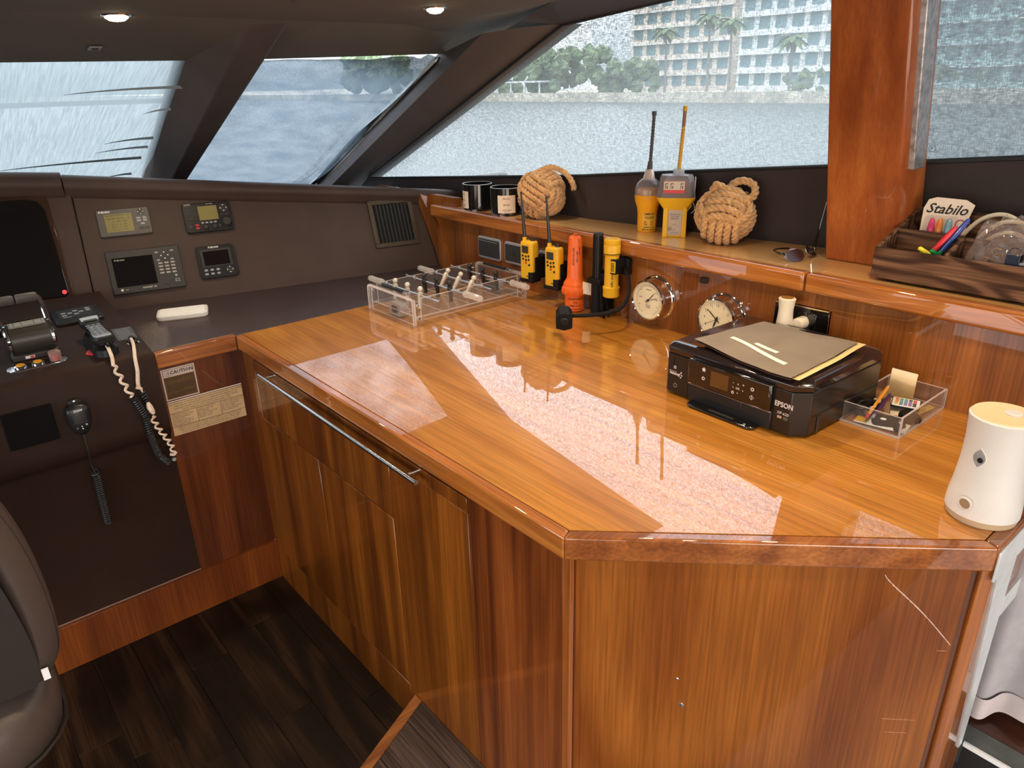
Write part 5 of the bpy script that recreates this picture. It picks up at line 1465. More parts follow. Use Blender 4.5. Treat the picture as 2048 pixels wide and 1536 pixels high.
# ---- orange rescue transponder
t = thing('rescue_transponder', 'orange rescue transponder with tapered top and collar, standing on its clamp', 'beacon', loc=(1.755, 1.752, ZC))
g = G(); g.lathe([(0.0001, 0.002), (0.030, 0.002), (0.034, 0.006), (0.0345, 0.060)], 32); build('base', g, MT['orange'], t)
g = G(); g.lathe([(0.034, 0.060), (0.042, 0.062), (0.0445, 0.068), (0.0445, 0.082), (0.041, 0.090), (0.036, 0.094)], 32)
build('collar', g, MT['orange'], t)
g = G()
for k in range(24):
    a = 2 * PI * k / 24; g.at(Matrix.Rotation(a, 4, 'Z')).box(0.0435, 0.0460, -0.0022, 0.0022, 0.064, 0.084)
build('collar_rib', g, MT['orange'], t, bev=0.0006, seg=1)
g = G(); g.lathe([(0.040, 0.090), (0.040, 0.098), (0.031, 0.112), (0.0275, 0.122), (0.0235, 0.245), (0.022, 0.256), (0.018, 0.261), (0.0001, 0.262)], 32); build('upper_tube', g, MT['orange'], t)
g = G(); g.tube(spline([(-0.010, -0.004, 0.258), (-0.004, 0, 0.268), (0.006, 0.002, 0.266), (0.012, 0.004, 0.256)]), 0.0025, 6); g.tube(spline([(-0.012, 0.0, 0.26), (-0.004, -0.006, 0.272), (0.002, -0.004, 0.262)]), 0.002, 6); build('lanyard', g, MT['orange'], t)
def curved_text(parent, name, rows, R_, z_up, ang0, mat, size, vertical=False):
    """text wrapped on a cylinder of radius R_ around the thing's z axis, facing direction ang0"""
    vs, fs = [], []
    for s, dz, sz, *o in rows:
        cu = bpy.data.curves.new('t', 'FONT'); cu.body = s; cu.size = sz; cu.extrude = 0; cu.align_x = 'CENTER'; cu.align_y = 'CENTER'; cu.resolution_u = 1; cu.offset = 0.0002
        tt = bpy.data.objects.new('t', cu); me = bpy.data.meshes.new_from_object(tt); b = len(vs)
        for p in me.vertices:
            x, y = (p.co.x, p.co.y) if not vertical else (p.co.y, -p.co.x)
            x += o[0] if o else 0
            Rr = R_(z_up + dz + y) if callable(R_) else R_
            a = ang0 + x / Rr
            vs.append(Vector(((Rr + 0.0004) * math.cos(a), (Rr + 0.0004) * math.sin(a), z_up + dz + y)))
        fs += [[b + i for i in p.vertices] for p in me.polygons]
        bpy.data.objects.remove(tt); bpy.data.curves.remove(cu); bpy.data.meshes.remove(me)
    g = G(); g.v = vs; g.f = fs; g.m = [0] * len(fs)
    return build(name, g, mat, parent, smooth=0)
VA = math.radians(230)   # direction towards the room and camera
curved_text(t, 'lettering', [('RESCUE RADAR', 0.0, 0.0085, -0.008), ('SART 9 GHz', 0.0, 0.0075, 0.004), ('TEST  ON', 0.02, 0.006, 0.013)], lambda z: 0.0275 - 0.004 * (z - 0.122) / 0.123, 0.195, VA, MT['print_black'], .01, True)
curved_text(t, 'base_print', [('TRANSPONDER', 0.018, 0.0080), ('PULL', 0.006, 0.0075), ('OPEN  LOCK', -0.006, 0.0075), ('SEARCH AND RESCUE', -0.018, 0.0050)], 0.0348, 0.030, VA, MT['print_black'], .01)
t = thing('wall_tag', 'small cream printed tag sticking out beside the orange beacon', 'tag', Matrix.Translation((1.760, 1.698, 1.062)) @ Matrix.Rotation(math.radians(215), 4, 'Z'))
g = G(); g.grid(lambda u, v: (0.0006 + 0.004 * math.sin(u * 2.5), (u - 0.5) * 0.030, (v - 0.5) * 0.042 - 0.004 * u), 6, 2); build('paper', g, M_('tag_paper', (0.72, 0.60, 0.42), 0.6, var=0.05), t)
# ---- black cylinder with bracket
t = thing('black_tube_mount', 'tall black ribbed tube in a clamp between orange beacon and yellow flashlight', 'tube', loc=(1.765, 1.655, ZC))
g = G(); g.lathe([(0.0001, 0.0), (0.014, 0.002), (0.0205, 0.012), (0.0205, 0.04), (0.018, 0.052), (0.0165, 0.125)], 20); build('lower_tube', g, MT['black_matte'], t)
g = G(); g.lathe([((0.0165 if k % 2 else 0.0152), 0.125 + 0.155 * k / 1.0) for k in (0, 1)] + [(0.014, 0.2835), (0.0001, 0.284)], 20); build('upper_tube', g, MT['black'], t)
g = G()
for k in range(12):
    a = 2 * PI * k / 12; g.at(Matrix.Rotation(a, 4, 'Z')).box(0.0150, 0.0170, -0.0016, 0.0016, 0.130, 0.275)
build('flute', g, MT['black_matte'], t)
g = G(); g.box(-0.020, 0.050, -0.028, 0.028, 0.112, 0.132); g.box(-0.004, 0.050, -0.034, 0.020, 0.020, 0.150); build('clamp', g, MT['black_matte'], t, bev=0.003)
g = G(); g.tube(spline([(-0.010, -0.022, 0.120), (-0.016, -0.034, 0.075), (-0.018, -0.040, 0.035), (-0.012, -0.044, 0.006), (0.0, -0.034, 0.004)]), 0.0045, 6); g.tube(spline([(0.0, -0.028, 0.100), (0.004, -0.040, 0.055), (0.006, -0.050, 0.020), (0.0, -0.056, 0.008)]), 0.0038, 6); build('strap', g, MT['black_matte'], t)
# ---- yellow flashlight beacon
t = thing('yellow_flashlight', 'yellow cylindrical beacon light clipped upright on the wall, right of the black tube', 'flashlight', loc=(1.763, 1.590, 1.052))
g = G(); g.lathe([(0.0001, 0), (0.024, 0.0), (0.027, 0.003), (0.027, 0.026), (0.0285, 0.029), (0.0285, 0.034), (0.0235, 0.038), (0.0235, 0.138), (0.0265, 0.142), (0.027, 0.145)], 28); build('tube', g, MT['yellow'], t)
g = G(); g.lathe([(0.0275, 0.147), (0.0275, 0.172), (0.026, 0.175), (0.0278, 0.179), (0.0278, 0.190), (0.025, 0.194), (0.0001, 0.195)], 28); build('cap', g, MT['yellow'], t)
g = G(); g.lathe([(0.0272, 0.144), (0.0278, 0.1455), (0.0272, 0.147)], 28, caps=False); build('seal_ring', g, MT['black'], t)
g = G(); g.at(Matrix.Rotation(VA, 4, 'Z')).box(0.021, 0.0260, -0.008, 0.008, 0.092, 0.132); build('window', g, MT['dgrey'], t, bev=0.001)
g = G(); g.at(Matrix.Rotation(VA, 4, 'Z')).box(0.021, 0.0252, -0.0105, 0.0105, 0.089, 0.135); build('window_frame', g, MT['yellow'], t, bev=0.001)
g = G(); g.box(-0.022, 0.050, -0.034, -0.012, 0.082, 0.130); build('bracket', g, MT['black_matte'], t, bev=0.003)
g = G(); g.box(-0.024, -0.0215, -0.036, -0.014, 0.088, 0.126); build('label', g, MT['yellow'], t, bev=0.0005)
g = G()
for k in range(6): g.box(-0.0245, -0.0239, -0.032, -0.018, 0.093 + k * 0.005, 0.0955 + k * 0.005)
build('label_print', g, MT['print_black'], t, smooth=0)
curved_text(t, 'lettering', [('Ocean Signal', 0.0, 0.0110)], 0.0238, 0.062, VA, MT['print_black'], .01, True)

# ---- gooseneck chart lamp
t = thing('gooseneck_lamp', 'black gooseneck chart lamp with square head bent over the worktop', 'lamp', loc=(1.815, 1.565, 1.150))
g = W(); g.box(1.790, 1.815, 1.545, 1.590, 1.125, 1.180); build('wall_mount', g, MT['black_matte'], t, bev=0.004)
neck = spline([(1.795, 1.560, 1.150), (1.770, 1.535, 1.148), (1.735, 1.490, 1.128), (1.700, 1.460, 1.092), (1.660, 1.455, 1.062), (1.615, 1.475, 1.050), (1.565, 1.505, 1.048), (1.525, 1.530, 1.050)], 8)
g = W(); g.tube(neck, 0.0062, 12); build('neck', g, MT['black_matte'], t)
Ml = Matrix.Translation((1.502, 1.545, 1.048)) @ Matrix.Rotation(math.radians(-42), 4, 'Z') @ Matrix.Rotation(math.radians(12), 4, 'X')
g = W(); g.at(Ml); hx_ = [(-0.025, -0.026), (0.0, -0.034), (0.025, -0.026), (0.025, 0.010), (0.016, 0.025), (0.0, 0.029), (-0.016, 0.025), (-0.025, 0.010)]
g.loft([[(x * s, y, z * s) for x, z in hx_] for y, s in ((-0.030, .92), (-0.027, 1), (0.022, 1), (0.027, .85))]); build('lamp_head', g, MT['black_matte'], t, bev=0.0015)
g = W(); g.at(Ml); g.lathe([(0.0125, -0.029), (0.0125, -0.033), (0.009, -0.034), (0.0085, -0.031), (0.0001, -0.031)], 18, (0, 0, 0.002), 'Y'); build('switch', g, MT['black'], t)

# ---- printer
PM_ = Matrix(((-0.035, 0.9994, 0, 1.402), (-0.9994, -0.035, 0, 0.883), (0, 0, 1, ZC), (0, 0, 0, 1)))
pr = thing('printer', 'black glossy all in one inkjet printer on the worktop', 'printer', PM_)
def ch(w0, w1, v0, v1, c, c2=None):
    c2 = c if c2 is None else c2
    return [(w0 + c2, v0), (w1 - c, v0), (w1, v0 + c), (w1, v1 - .01), (w1 - .01, v1), (w0 + .01, v1), (w0, v1 - .01), (w0, v0 + c2)]
g = G(); g.loft([[(x, y, z) for x, y in ch(-0.193 + i, 0.193 - i, 0.0 + i, 0.340 - i, 0.030, 0.008)] for z, i in ((0.003, 0.006), (0.008, 0.0), (0.110, 0.0))]); build('body', g, M_('printer_black', (0.010, 0.008, 0.007), 0.30, coat=0.3, crough=0.15, bump=0.03, bscale=900), pr, bev=0.002)
g = G(); g.loft([[(x, y, z) for x, y in ch(-0.193 + i, 0.193 - i, -0.002 + i * 2, 0.340 - i, 0.030, 0.008)] for z, i in ((0.111, 0.001), (0.126, 0.0), (0.136, 0.006), (0.138, 0.012))]); build('scanner_lid', g, M_('printer_lid', (0.016, 0.010, 0.010), 0.16, coat=0.8, crough=0.06, var=0.1), pr, bev=0.002)
g = G(); g.box(-0.115, -0.108 + 0.225, -0.012, 0.010, 0.050, 0.118); cp = build('control_panel', g, MT['gloss_black'], pr, bev=0.005)
def pbox(name, x0, x1, z0, z1, yf, mat, par=pr, d=0.0006):
    g = G(); g.box(x0, x1, yf - d, yf + 0.001, z0, z1); return build(name, g, mat, par, smooth=0)
pbox('display', -0.045, 0.005, 0.066, 0.104, -0.012, M_('lcd_brown', (0.10, 0.045, 0.012), 0.12, coat=0.6, var=0.05), cp)
pbox('silver_strip', -0.117, 0.118, 0.0475, 0.0495, -0.0035, M_('strip_rose', (0.62, 0.48, 0.44), 0.3, metal=0.6, var=0.05))
g = G(); g.box(-0.060, 0.040, -0.004, -0.001, 0.022, 0.046); build('tray_recess', g, MT['black'], pr, bev=0.002)
g = G(); g.box(-0.117, 0.118, -0.003, 0.002, 0.006, 0.047); build('cassette_front', g, MT['black'], pr, bev=0.002)
g = G(); g.prism([(-0.085, -0.034), (0.080, -0.034), (0.090, -0.026), (0.090, 0.02), (-0.100, 0.02), (-0.100, -0.024)], 0.0005, 0.008); tl = build('cassette_lip', g, MT['gloss_black'], pr, bev=0.002)
g = G(); g.box(-0.035, 0.035, -0.026, -0.018, 0.0080, 0.0090); build('grip_ridge', g, MT['dgrey'], tl)
g = G(); g.lathe([(0.003, 0), (0.003, 0.0006), (0.0001, .0006)], 12, (0.068, -0.026, 0.008)); build('mark', g, MT['lgrey'], tl)
for x in (-0.119, 0.120):
    pbox('panel_gap', x - 0.0008, x + 0.0008, 0.006, 0.110, -0.0008, MT['black_matte'], pr, 0.0004)
RX = Matrix.Rotation(PI / 2, 4, 'X')
wpr = M_('printer_print', (0.70, 0.60, 0.55), 0.5, var=0.02)
def ptext(name, s, size, x, z, yf, mat=wpr, par=pr, bold=0.0, al='CENTER', sx=1.0):
    return text(name, s, size, mat, par, (x, yf, z), RX, 0.0002, al, bold=bold, sx=sx)
ptext('brand_lettering', 'EPSON', 0.0170, 0.145, 0.074, -0.0006, bold=0.0004, sx=0.88)
ptext('model_lettering', 'XP-620', 0.0095, 0.145, 0.054, -0.0006)
pbox('wireless_badge', 0.132, 0.143, 0.041, 0.047, -0.0006, M_('badge_tan', (0.45, 0.28, 0.18), 0.5, var=0.1), pr, 0.0003)
pbox('print_badge', 0.147, 0.158, 0.040, 0.048, -0.0006, MT['grey'], pr, 0.0003)
ptext('left_lettering', 'PREMIUM', 0.0072, -0.163, 0.058, -0.0006, bold=0.0003)
ptext('small_lettering', 'SMALL-IN-ONE', 0.0035, -0.168, 0.064, -0.0006)
g = G()
for x, z in ((-0.142, 0.066), (-0.146, 0.061), (-0.140, 0.059), (-0.149, 0.056), (-0.143, 0.053)): g.box(x - .0018, x + .0018, -0.0010, -0.0004, z - .0018, z + .0018)
build('drop_marks', g, wpr, pr, smooth=0)
g = G(); g.box(-0.166, -0.158, -0.0010, -0.0004, 0.072, 0.080); build('card_icon', g, MT['lgrey'], pr, smooth=0)
g = G(); g.box(-0.168, -0.1665, -0.0010, -0.0004, 0.080, 0.098); build('card_slot', g, MT['black_matte'], pr, smooth=0)
g = G(); g.lathe([(0.0055, 0), (0.0055, -0.0006), (0.0044, -0.0006), (0.0044, 0)], 18, (-0.158, -0.0006, 0.028), 'Y', caps=False); build('usb_icon', g, MT['lgrey'], pr)
for nm, s, sz, x, z in (('home', '\u2302', .012, -0.066, .103), ('minus', '-', .012, 0.019, .094), ('plus', '+', .011, 0.046, .094), ('ok', 'OK', .0075, 0.032, .082), ('left', '<', .007, 0.019, .082), ('right', '>', .007, 0.046, .080), ('up', '^', .010, 0.032, .091), ('down', 'v', .007, 0.032, .071)):
    if nm == 'home':
        g = G(); g.prism([(-.004, -.004), (.004, -.004), (.004, .001), (.006, .001), (0, .0062), (-.006, .001), (-.004, .001)], 0, .0004); g.v = [Vector((p.x - .066, -0.0125 - p.z, p.y + .100)) for p in g.v]; build('home_icon', g, wpr, cp, smooth=0)
    else: ptext('key_' + nm, s, sz, x, z, -0.0126, par=cp)
for x, z, r in ((-0.066, 0.078, .0045), (0.019, 0.069, .0035), (0.070, 0.092, .0045)):
    g = G(); g.lathe([(r, 0), (r, -0.0005), (r * .55, -0.0005), (r * .55, 0)], 16, (x, -0.0122, z), 'Y', caps=False); build('round_key', g, wpr, cp)
g = G(); q = 0.0062
g.at(Matrix.Translation((0.070, -0.0126, 0.072)) @ RX)
for a_, b_ in (((q, 0), (0, q)), ((0, q), (-q, 0)), ((-q, 0), (0, -q)), ((0, -q), (q, 0))):
    g.add([(a_[0], a_[1], 0), (b_[0], b_[1], 0), (b_[0] * .8, b_[1] * .8, 0), (a_[0] * .8, a_[1] * .8, 0)], [(0, 1, 2, 3)])
g.box(-.0006, .0006, -.003, .003, 0, .0003)
build('start_key', g, wpr, cp, smooth=0)
# side details
g = G(); g.box(0.1935, 0.1945, 0.060, 0.070, 0.004, 0.045); build('side_seam', g, MT['dgrey'], pr, smooth=0)
g = G(); g.loft([[(0.1935, 0.04, z0), (0.1945, 0.04, z0), (0.1945, 0.33, z0 + 0.0), (0.1935, 0.33, z0)] for z0 in (0.048, 0.049)]); build('side_step', g, MT['dgrey'], pr)
g = G(); g.box(-0.10, 0.10, 0.335, 0.349, 0.06, 0.1345); build('rear_cover', g, MT['black'], pr, bev=0.003)

# folder lying on the printer
def lp(x, y, z): 
    return Matrix.Translation((0, 0, 0)) @ Vector((x, y, z))
fo = thing('grey_folder', 'worn taupe cardboard folder with two tape strips on top of the printer', 'folder', loc=(1.54, 0.86, 1.112))
c00, c10, c11, c01 = Vector((1.430, 1.010, 0)), Vector((1.380, 0.722, 0)), Vector((1.680, 0.722, 0)), Vector((1.700, 0.985, 0))
def fz(u, v):
    z = 1.1125 + 0.010 * (1 - v) * (1 - u) + 0.006 * math.exp(-((u - .95) ** 2 + (v - 1) ** 2) * 12) + 0.006 * v * u + 0.0025 * mnoise.noise(Vector((u * 3, v * 3, 0)))
    z += 0.010 * (1 - v) * math.sin(u * PI) * -0.35
    z += 0.008 * max(0, u - .8) * (1 - v) * 5 * .6
    return z
def fol(off, k=1.0, sh=(0, 0), curl=0):
    def f(u, v):
        p = (c00.lerp(c10, u)).lerp(c01.lerp(c11, u), v)
        return (p.x + sh[0], p.y + sh[1], fz(u, v) * 1.0 + off + curl * (u ** 3))
    return f
for nm, off, sh, mat, dz in (('cover', 0.0045, (0, 0), M_('taupe_card', (0.235, 0.180, 0.130), 0.75, var=0.10, vscale=14, bump=0.15, bscale=250), 0.0008), ('yellow_sheet', 0.0005, (0.010, -0.014), M_('yellow_card', (0.78, 0.58, 0.26), 0.7, var=0.05), 0.0010), ('back_cover', -0.0012, (0.002, 0.002), M_('card_back', (0.11, 0.07, 0.05), 0.75, var=0.1), 0.0008)):
    g = W(); f1 = fol(off, sh=sh); g.grid(f1, 20, 16); g2 = lambda u, v: (lambda p: (p[0], p[1], p[2] - dz))(f1(u, v))
    b = len(g.v)
    g.grid(lambda u, v: g2(1 - u, v), 20, 16)
    edge = [(u / 20, 0) for u in range(21)] + [(1, v / 16) for v in range(1, 17)] + [(1 - u / 20, 1) for u in range(1, 21)] + [(0, 1 - v / 16) for v in range(1, 17)]
    g.loft([[g2(*e) for e in edge], [f1(*e) for e in edge]], closed=False, caps=False)
    build(nm, g, mat, fo, smooth=40)
def strip(pts, wdt, name):
    f1 = fol(0.0052); g = W(); rows = []
    n = len(pts)
    for i, (u, v) in enumerate(pts):
        u2, v2 = pts[min(i + 1, n - 1)]; u1, v1 = pts[max(i - 1, 0)]
        d = Vector((u2 - u1, v2 - v1)).normalized(); nn = Vector((-d.y, d.x)) * wdt
        rows.append([f1(u + nn.x, v + nn.y), f1(u - nn.x, v - nn.y)])
    g.loft(rows, closed=False, caps=False)
    return build(name, g, M_('tape_strip', (0.95, 0.88, 0.72), 0.6, var=0.05, vscale=80), fo)
strip([(0.15 + 0.66 * t_, 0.33 + 0.02 * math.sin(t_ * 5) - 0.10 * t_) for t_ in [k / 14 for k in range(15)]], 0.026, 'tape_strip')
strip([(0.36 + 0.26 * t_, 0.405 - 0.035 * t_) for t_ in [k / 6 for k in range(7)]], 0.024, 'tape_strip')

# ---- white lamp-like fixture on its black plate
t = thing('wall_plate_fixture', 'white flared fixture with brass top on a glossy black wall plate behind the printer', 'fixture', frame((1.815, 0.940, 1.095), (0, -1, 0), (-1, 0, 0)))
g = G(); g.prism(rrect(0.158, 0.105, 0.004, 2), 0, 0.010); build('plate', g, MT['gloss_black'], t, bev=0.0015)
g = G(); g.box(-0.077, 0.079, 0.0490, 0.0525, 0.000, 0.0125); g.box(0.0765, 0.079, -0.052, 0.052, 0.000, 0.0125); build('plate_edge', g, MT['chrome'], t, smooth=0)
for x in (0.005, 0.032):
    g = G(); g.box(x - 0.012, x + 0.012, -0.034, 0.036, 0.010, 0.0125); build('rocker', g, MT['gloss_black'], t, bev=0.001)
wh = M_('bone_white', (0.80, 0.68, 0.52), 0.4, var=0.03)
g = G(); g.lathe([(0.0001, -0.085), (0.027, -0.085), (0.027, -0.030), (0.0235, -0.005), (0.0195, 0.030), (0.0190, 0.050), (0.0215, 0.073), (0.0225, 0.078), (0.020, 0.080), (0.0001, 0.080)], 28, (-0.020, 0, 0.055), 'Y'); build('flared_body', g, wh, t, smooth=40)
g = G(); g.lathe([(0.016, 0.0802), (0.016, 0.0812), (0.0001, 0.079)], 24, (-0.020, 0, 0.055), 'Y'); build('brass_top', g, M_('brass', (0.72, 0.42, 0.12), 0.3, metal=0.8, var=0.1), t)
g = G(); g.lathe([(0.017, 0.010), (0.017, 0.044), (0.015, 0.048), (0.0001, 0.048)], 24, (0.010, 0.010, 0)); build('pivot_disc', g, wh, t)

# ---- open acrylic tray with odds and ends
TX0, TX1, TY0, TY1 = 1.568, 1.812, 0.552, 0.688
at = thing('acrylic_tray', 'open clear acrylic tray of odds and ends beside the printer', 'tray', loc=(1.69, 0.62, ZC))
def tsheet(name, x0, x1, y0, y1, z0, z1, thin):
    o = sheet(name, x0 - 1.69, x1 - 1.69, y0 - 0.62, y1 - 0.62, z0, z1, at, thin); return o
tsheet('floor', TX0, TX1, TY0, TY1, 0.0005, 0.0045, 'z')
tsheet('wall', TX0, TX0 + 0.005, TY0, TY1, 0.0045, 0.050, 'x'); tsheet('wall', TX1 - 0.005, TX1, TY0, TY1, 0.0045, 0.050, 'x')
tsheet('wall', TX0 + 0.005, TX1 - 0.005, TY0, TY0 + 0.005, 0.0045, 0.050, 'y'); tsheet('wall', TX0 + 0.005, TX1 - 0.005, TY1 - 0.005, TY1, 0.0045, 0.050, 'y')
ZT = ZC + 0.0046
def small(name, label, cat, x, y, z, rz=0, rx=0, ry=0):
    return thing(name, label, cat, Matrix.Translation((x, y, z)) @ Matrix.Rotation(rz, 4, 'Z') @ Matrix.Rotation(ry, 4, 'Y') @ Matrix.Rotation(rx, 4, 'X'))
t = small('paper_card', 'white card with yellow corner lying on the floor of the clear tray', 'card', 1.612, 0.610, ZT, math.radians(-80))
g = G(); g.box(-0.055, 0.055, -0.026, 0.026, 0, 0.0008); build('card', g, MT['paint_white'], t, smooth=0)
g = G(); g.box(-0.055, -0.030, -0.020, 0.020, 0.0008, 0.0011); build('yellow_print', g, MT['yellow'], t, smooth=0)
t = small('paper_note', 'cream paper note under the remote at the back of the tray', 'paper', 1.735, 0.612, ZT, 0.4)
g = G(); g.box(-0.055, 0.055, -0.030, 0.030, 0, 0.0006); build('sheet', g, M_('cream_note', (0.8, 0.66, 0.48), 0.7, var=0.05), t, smooth=0)
t = small('black_card_disc', 'black card sleeve with round white dot, front of the tray', 'card', 1.628, 0.603, ZT + 0.0012, math.radians(-62))
g = G(); g.prism(rrect(0.070, 0.060, 0.010, 3), 0, 0.004); build('sleeve', g, MT['black_matte'], t, bev=0.001)
g = G(); g.lathe([(0.0065, 0.004), (0.0065, 0.0044), (0.0001, 0.0044)], 16, (-0.010, 0.004, 0)); build('dot', g, MT['paint_white'], t)
t = small('black_lens_cap', 'round black cap leaning in the middle of the tray', 'cap', 1.676, 0.577, ZT + 0.001, 0.2, 0.25)
g = G(); g.lathe([(0.0001, 0), (0.024, 0), (0.025, 0.004), (0.024, 0.012), (0.021, 0.014), (0.0001, 0.014)], 28); build('cap', g, MT['black_matte'], t)
t = small('cable_bundle', 'bundle of coiled black cable at the left of the tray', 'cable', 1.645, 0.660, ZT + 0.012, 0.0)
g = G(); random.seed(21)
pts = []
for k in range(90):
    a = k * 0.42; r = 0.020 + 0.004 * math.sin(k * 1.3)
    pts.append((r * 1.5 * math.cos(a) + 0.004 * math.sin(k * .7), r * 0.85 * math.sin(a), 0.010 * math.sin(k * 0.23) + 0.004 * math.sin(k)))
g.tube(spline(pts, 3), 0.0030, 6); build('coil', g, MT['black'], t)
g = G(); g.tube(spline([(0.018, -0.016, 0.014), (0.030, -0.012, 0.016), (0.034, 0.002, 0.012)]), 0.0022, 6); g.tube(spline([(-0.02, -0.014, 0.012), (-0.008, -0.020, 0.013)]), 0.0022, 6); build('white_tie', g, MT['white'], t)
t = small('remote_card', 'thin white remote with coloured buttons lying in the tray', 'remote', 1.727, 0.608, ZT + 0.012, math.radians(-72), 0.06)
g = G(); g.prism(rrect(0.062, 0.050, 0.004, 2), 0, 0.005); build('body', g, MT['black'], t, bev=0.001)
g = G(); g.prism(rrect(0.058, 0.046, 0.003, 2), 0.005, 0.0056); build('face', g, MT['paint_white'], t)
cols = [(0.75, 0.10, 0.06), (0.72, 0.30, 0.06), (0.80, 0.5, 0.1), (0.10, 0.35, 0.28), (0.08, 0.22, 0.40), (0.25, 0.12, 0.42), (0.62, 0.08, 0.10), (0.03, 0.03, 0.03)]
for i in range(5):
    for j in range(4):
        m = M_('btn_%d%d' % (i, j), [cols[(0, 1, 1, 2)[j]], cols[(3, 3, 4, 4)[j]], cols[(3, 4, 4, 5)[j]], cols[(7, 5, 5, 5)[j]], cols[(6, 6, 7, 7)[j]]][i], 0.5, var=0.05)
        g = G(); g.box(-0.023 + i * 0.0095, -0.0155 + i * 0.0095, 0.012 - j * 0.0095, 0.0185 - j * 0.0095, 0.0056, 0.0064); build('button', g, m, t, smooth=0)
t = small('tan_tape', 'curved piece of shiny tan tape standing up in the tray', 'tape', 1.772, 0.640, ZT + 0.010, math.radians(100))
def tp(u, v): return ((u - .5) * 0.058 , -0.030 * v + 0.012 * math.sin(v * 2.6) + 0.02 * v * v, 0.070 * v + 0.004 * u - 0.006)
g = G(); g.grid(tp, 8, 10); g.grid(lambda u, v: (lambda p: (p[0], p[1] + 0.001, p[2]))(tp(1 - u, v)), 8, 10); build('strip', g, M_('tan_film', (0.55, 0.36, 0.16), 0.28, metal=0.3, coat=0.5, var=0.08), t, smooth=60)
t = small('foil_wrapper', 'yellow foil strip by the right wall of the tray', 'wrapper', 1.745, 0.572, ZT + 0.004, math.radians(-8), 0.1)
g = G(); g.box(-0.034, 0.034, -0.008, 0.008, 0, 0.003); build('foil', g, M_('gold_foil', (0.62, 0.45, 0.10), 0.3, metal=0.4, var=0.5, vscale=120), t, bev=0.001)
t = small('brown_wrapper', 'crumpled brown paper scrap at the back left of the tray', 'paper', 1.735, 0.668, ZT + 0.004, 0.3)
g = G(); g.grid(lambda u, v: ((u - .5) * 0.070, (v - .5) * 0.020, 0.006 + 0.008 * mnoise.noise(Vector((u * 4, v * 3, 7)))), 10, 6); build('paper', g, M_('kraft', (0.38, 0.22, 0.11), 0.7, var=0.2, vscale=60), t)
def pen(name, label, cat, p0, p1, r, body, tipc, endc, hexa=True):
    p0, p1 = Vector(p0), Vector(p1)
    q = (p1 - p0).to_track_quat('Z', 'Y').to_matrix().to_4x4(); L = (p1 - p0).length
    t = thing(name, label, cat, Matrix.Translation(p0) @ q)
    g = G(); g.lathe([(r, L * .10), (r, L * .90)], 6 if hexa else 14); build('barrel', g, body, t, smooth=20)
    g = G(); g.lathe([(r, L * .90), (r * .25, L * .985), (0.0001, L)], 12); build('tip', g, tipc, t)
    g = G(); g.lathe([(0.0001, 0), (r * .95, 0.001), (r * 1.02, L * .04), (r * 1.02, L * .10)], 12); build('end', g, endc, t)
    return t
pen('pencil', 'orange wooden pencil with red eraser lying across the tray', 'pencil', (1.588, 0.6365, ZT + 0.013), (1.735, 0.6560, ZT + 0.047), 0.0037, M_('pencil_orange', (0.85, 0.33, 0.02), 0.4, var=0.03), M_('pencil_wood', (0.70, 0.48, 0.28), 0.7, var=0.05), MT['red'])
pen('purple_pen', 'slim dark purple pen beneath the orange pencil', 'pen', (1.600, 0.628, ZT + 0.012), (1.715, 0.640, ZT + 0.036), 0.0034, M_('purple', (0.07, 0.02, 0.11), 0.3, var=0.05), MT['black'], MT['lgrey'], False)
t = small('rubber_bulb', 'dark rubber bulb with metal swivel in the near corner of the tray', 'bulb', 1.592, 0.567, ZT + 0.0095)
g = G(); g.sphere((0, 0, 0), 0.0095, 14, 10); build('bulb', g, MT['black_matte'], t)
g = G(); g.lathe([(0.004, 0), (0.0055, 0.003), (0.003, 0.006), (0.005, 0.009), (0.0001, 0.010)], 12, (0.006, -0.001, 0.006)); build('swivel', g, MT['chrome'], t)
g = G(); g.lathe([(0.0035, -0.002), (0.005, 0), (0.0035, 0.002), (0.002, 0)], 12, (0.012, -0.002, 0.002), 'Y'); build('ring', g, MT['chrome'], t)

# ---- air freshener
t = thing('air_freshener', 'white waisted air freshener dispenser with cream lid at the right end', 'dispenser', Matrix.Translation((1.375, 0.322, ZC)) @ Matrix.Rotation(math.radians(168), 4, 'Z'))
def fr_(z):
    P = [(0.0, .0565), (0.016, .0600), (0.035, .0592), (0.07, .0548), (0.11, .0515), (0.15, .0512), (0.185, .0535), (0.205, .0555)]
    for (a, ra), (b, rb) in zip(P[:-1], P[1:]):
        if z <= b: return ra + (rb - ra) * (z - a) / (b - a)
    return P[-1][1]
g = G(); g.lathe([(0.0001, 0), (fr_(0) - .002, 0), (fr_(0), 0.002), (fr_(0.014) - 0.0008, 0.014)], 56, caps=False); build('base_ring', g, M_('putty', (0.50, 0.36, 0.22), 0.5, var=0.03), t)
slant = lambda z, a: z
g = G(); zs = [0.0145 + (0.198 - 0.0145) * k / 24 for k in range(25)]
g.lathe([(fr_(z), z) for z in zs] + [(fr_(0.2) - 0.003, 0.2005)], 56, caps=False)
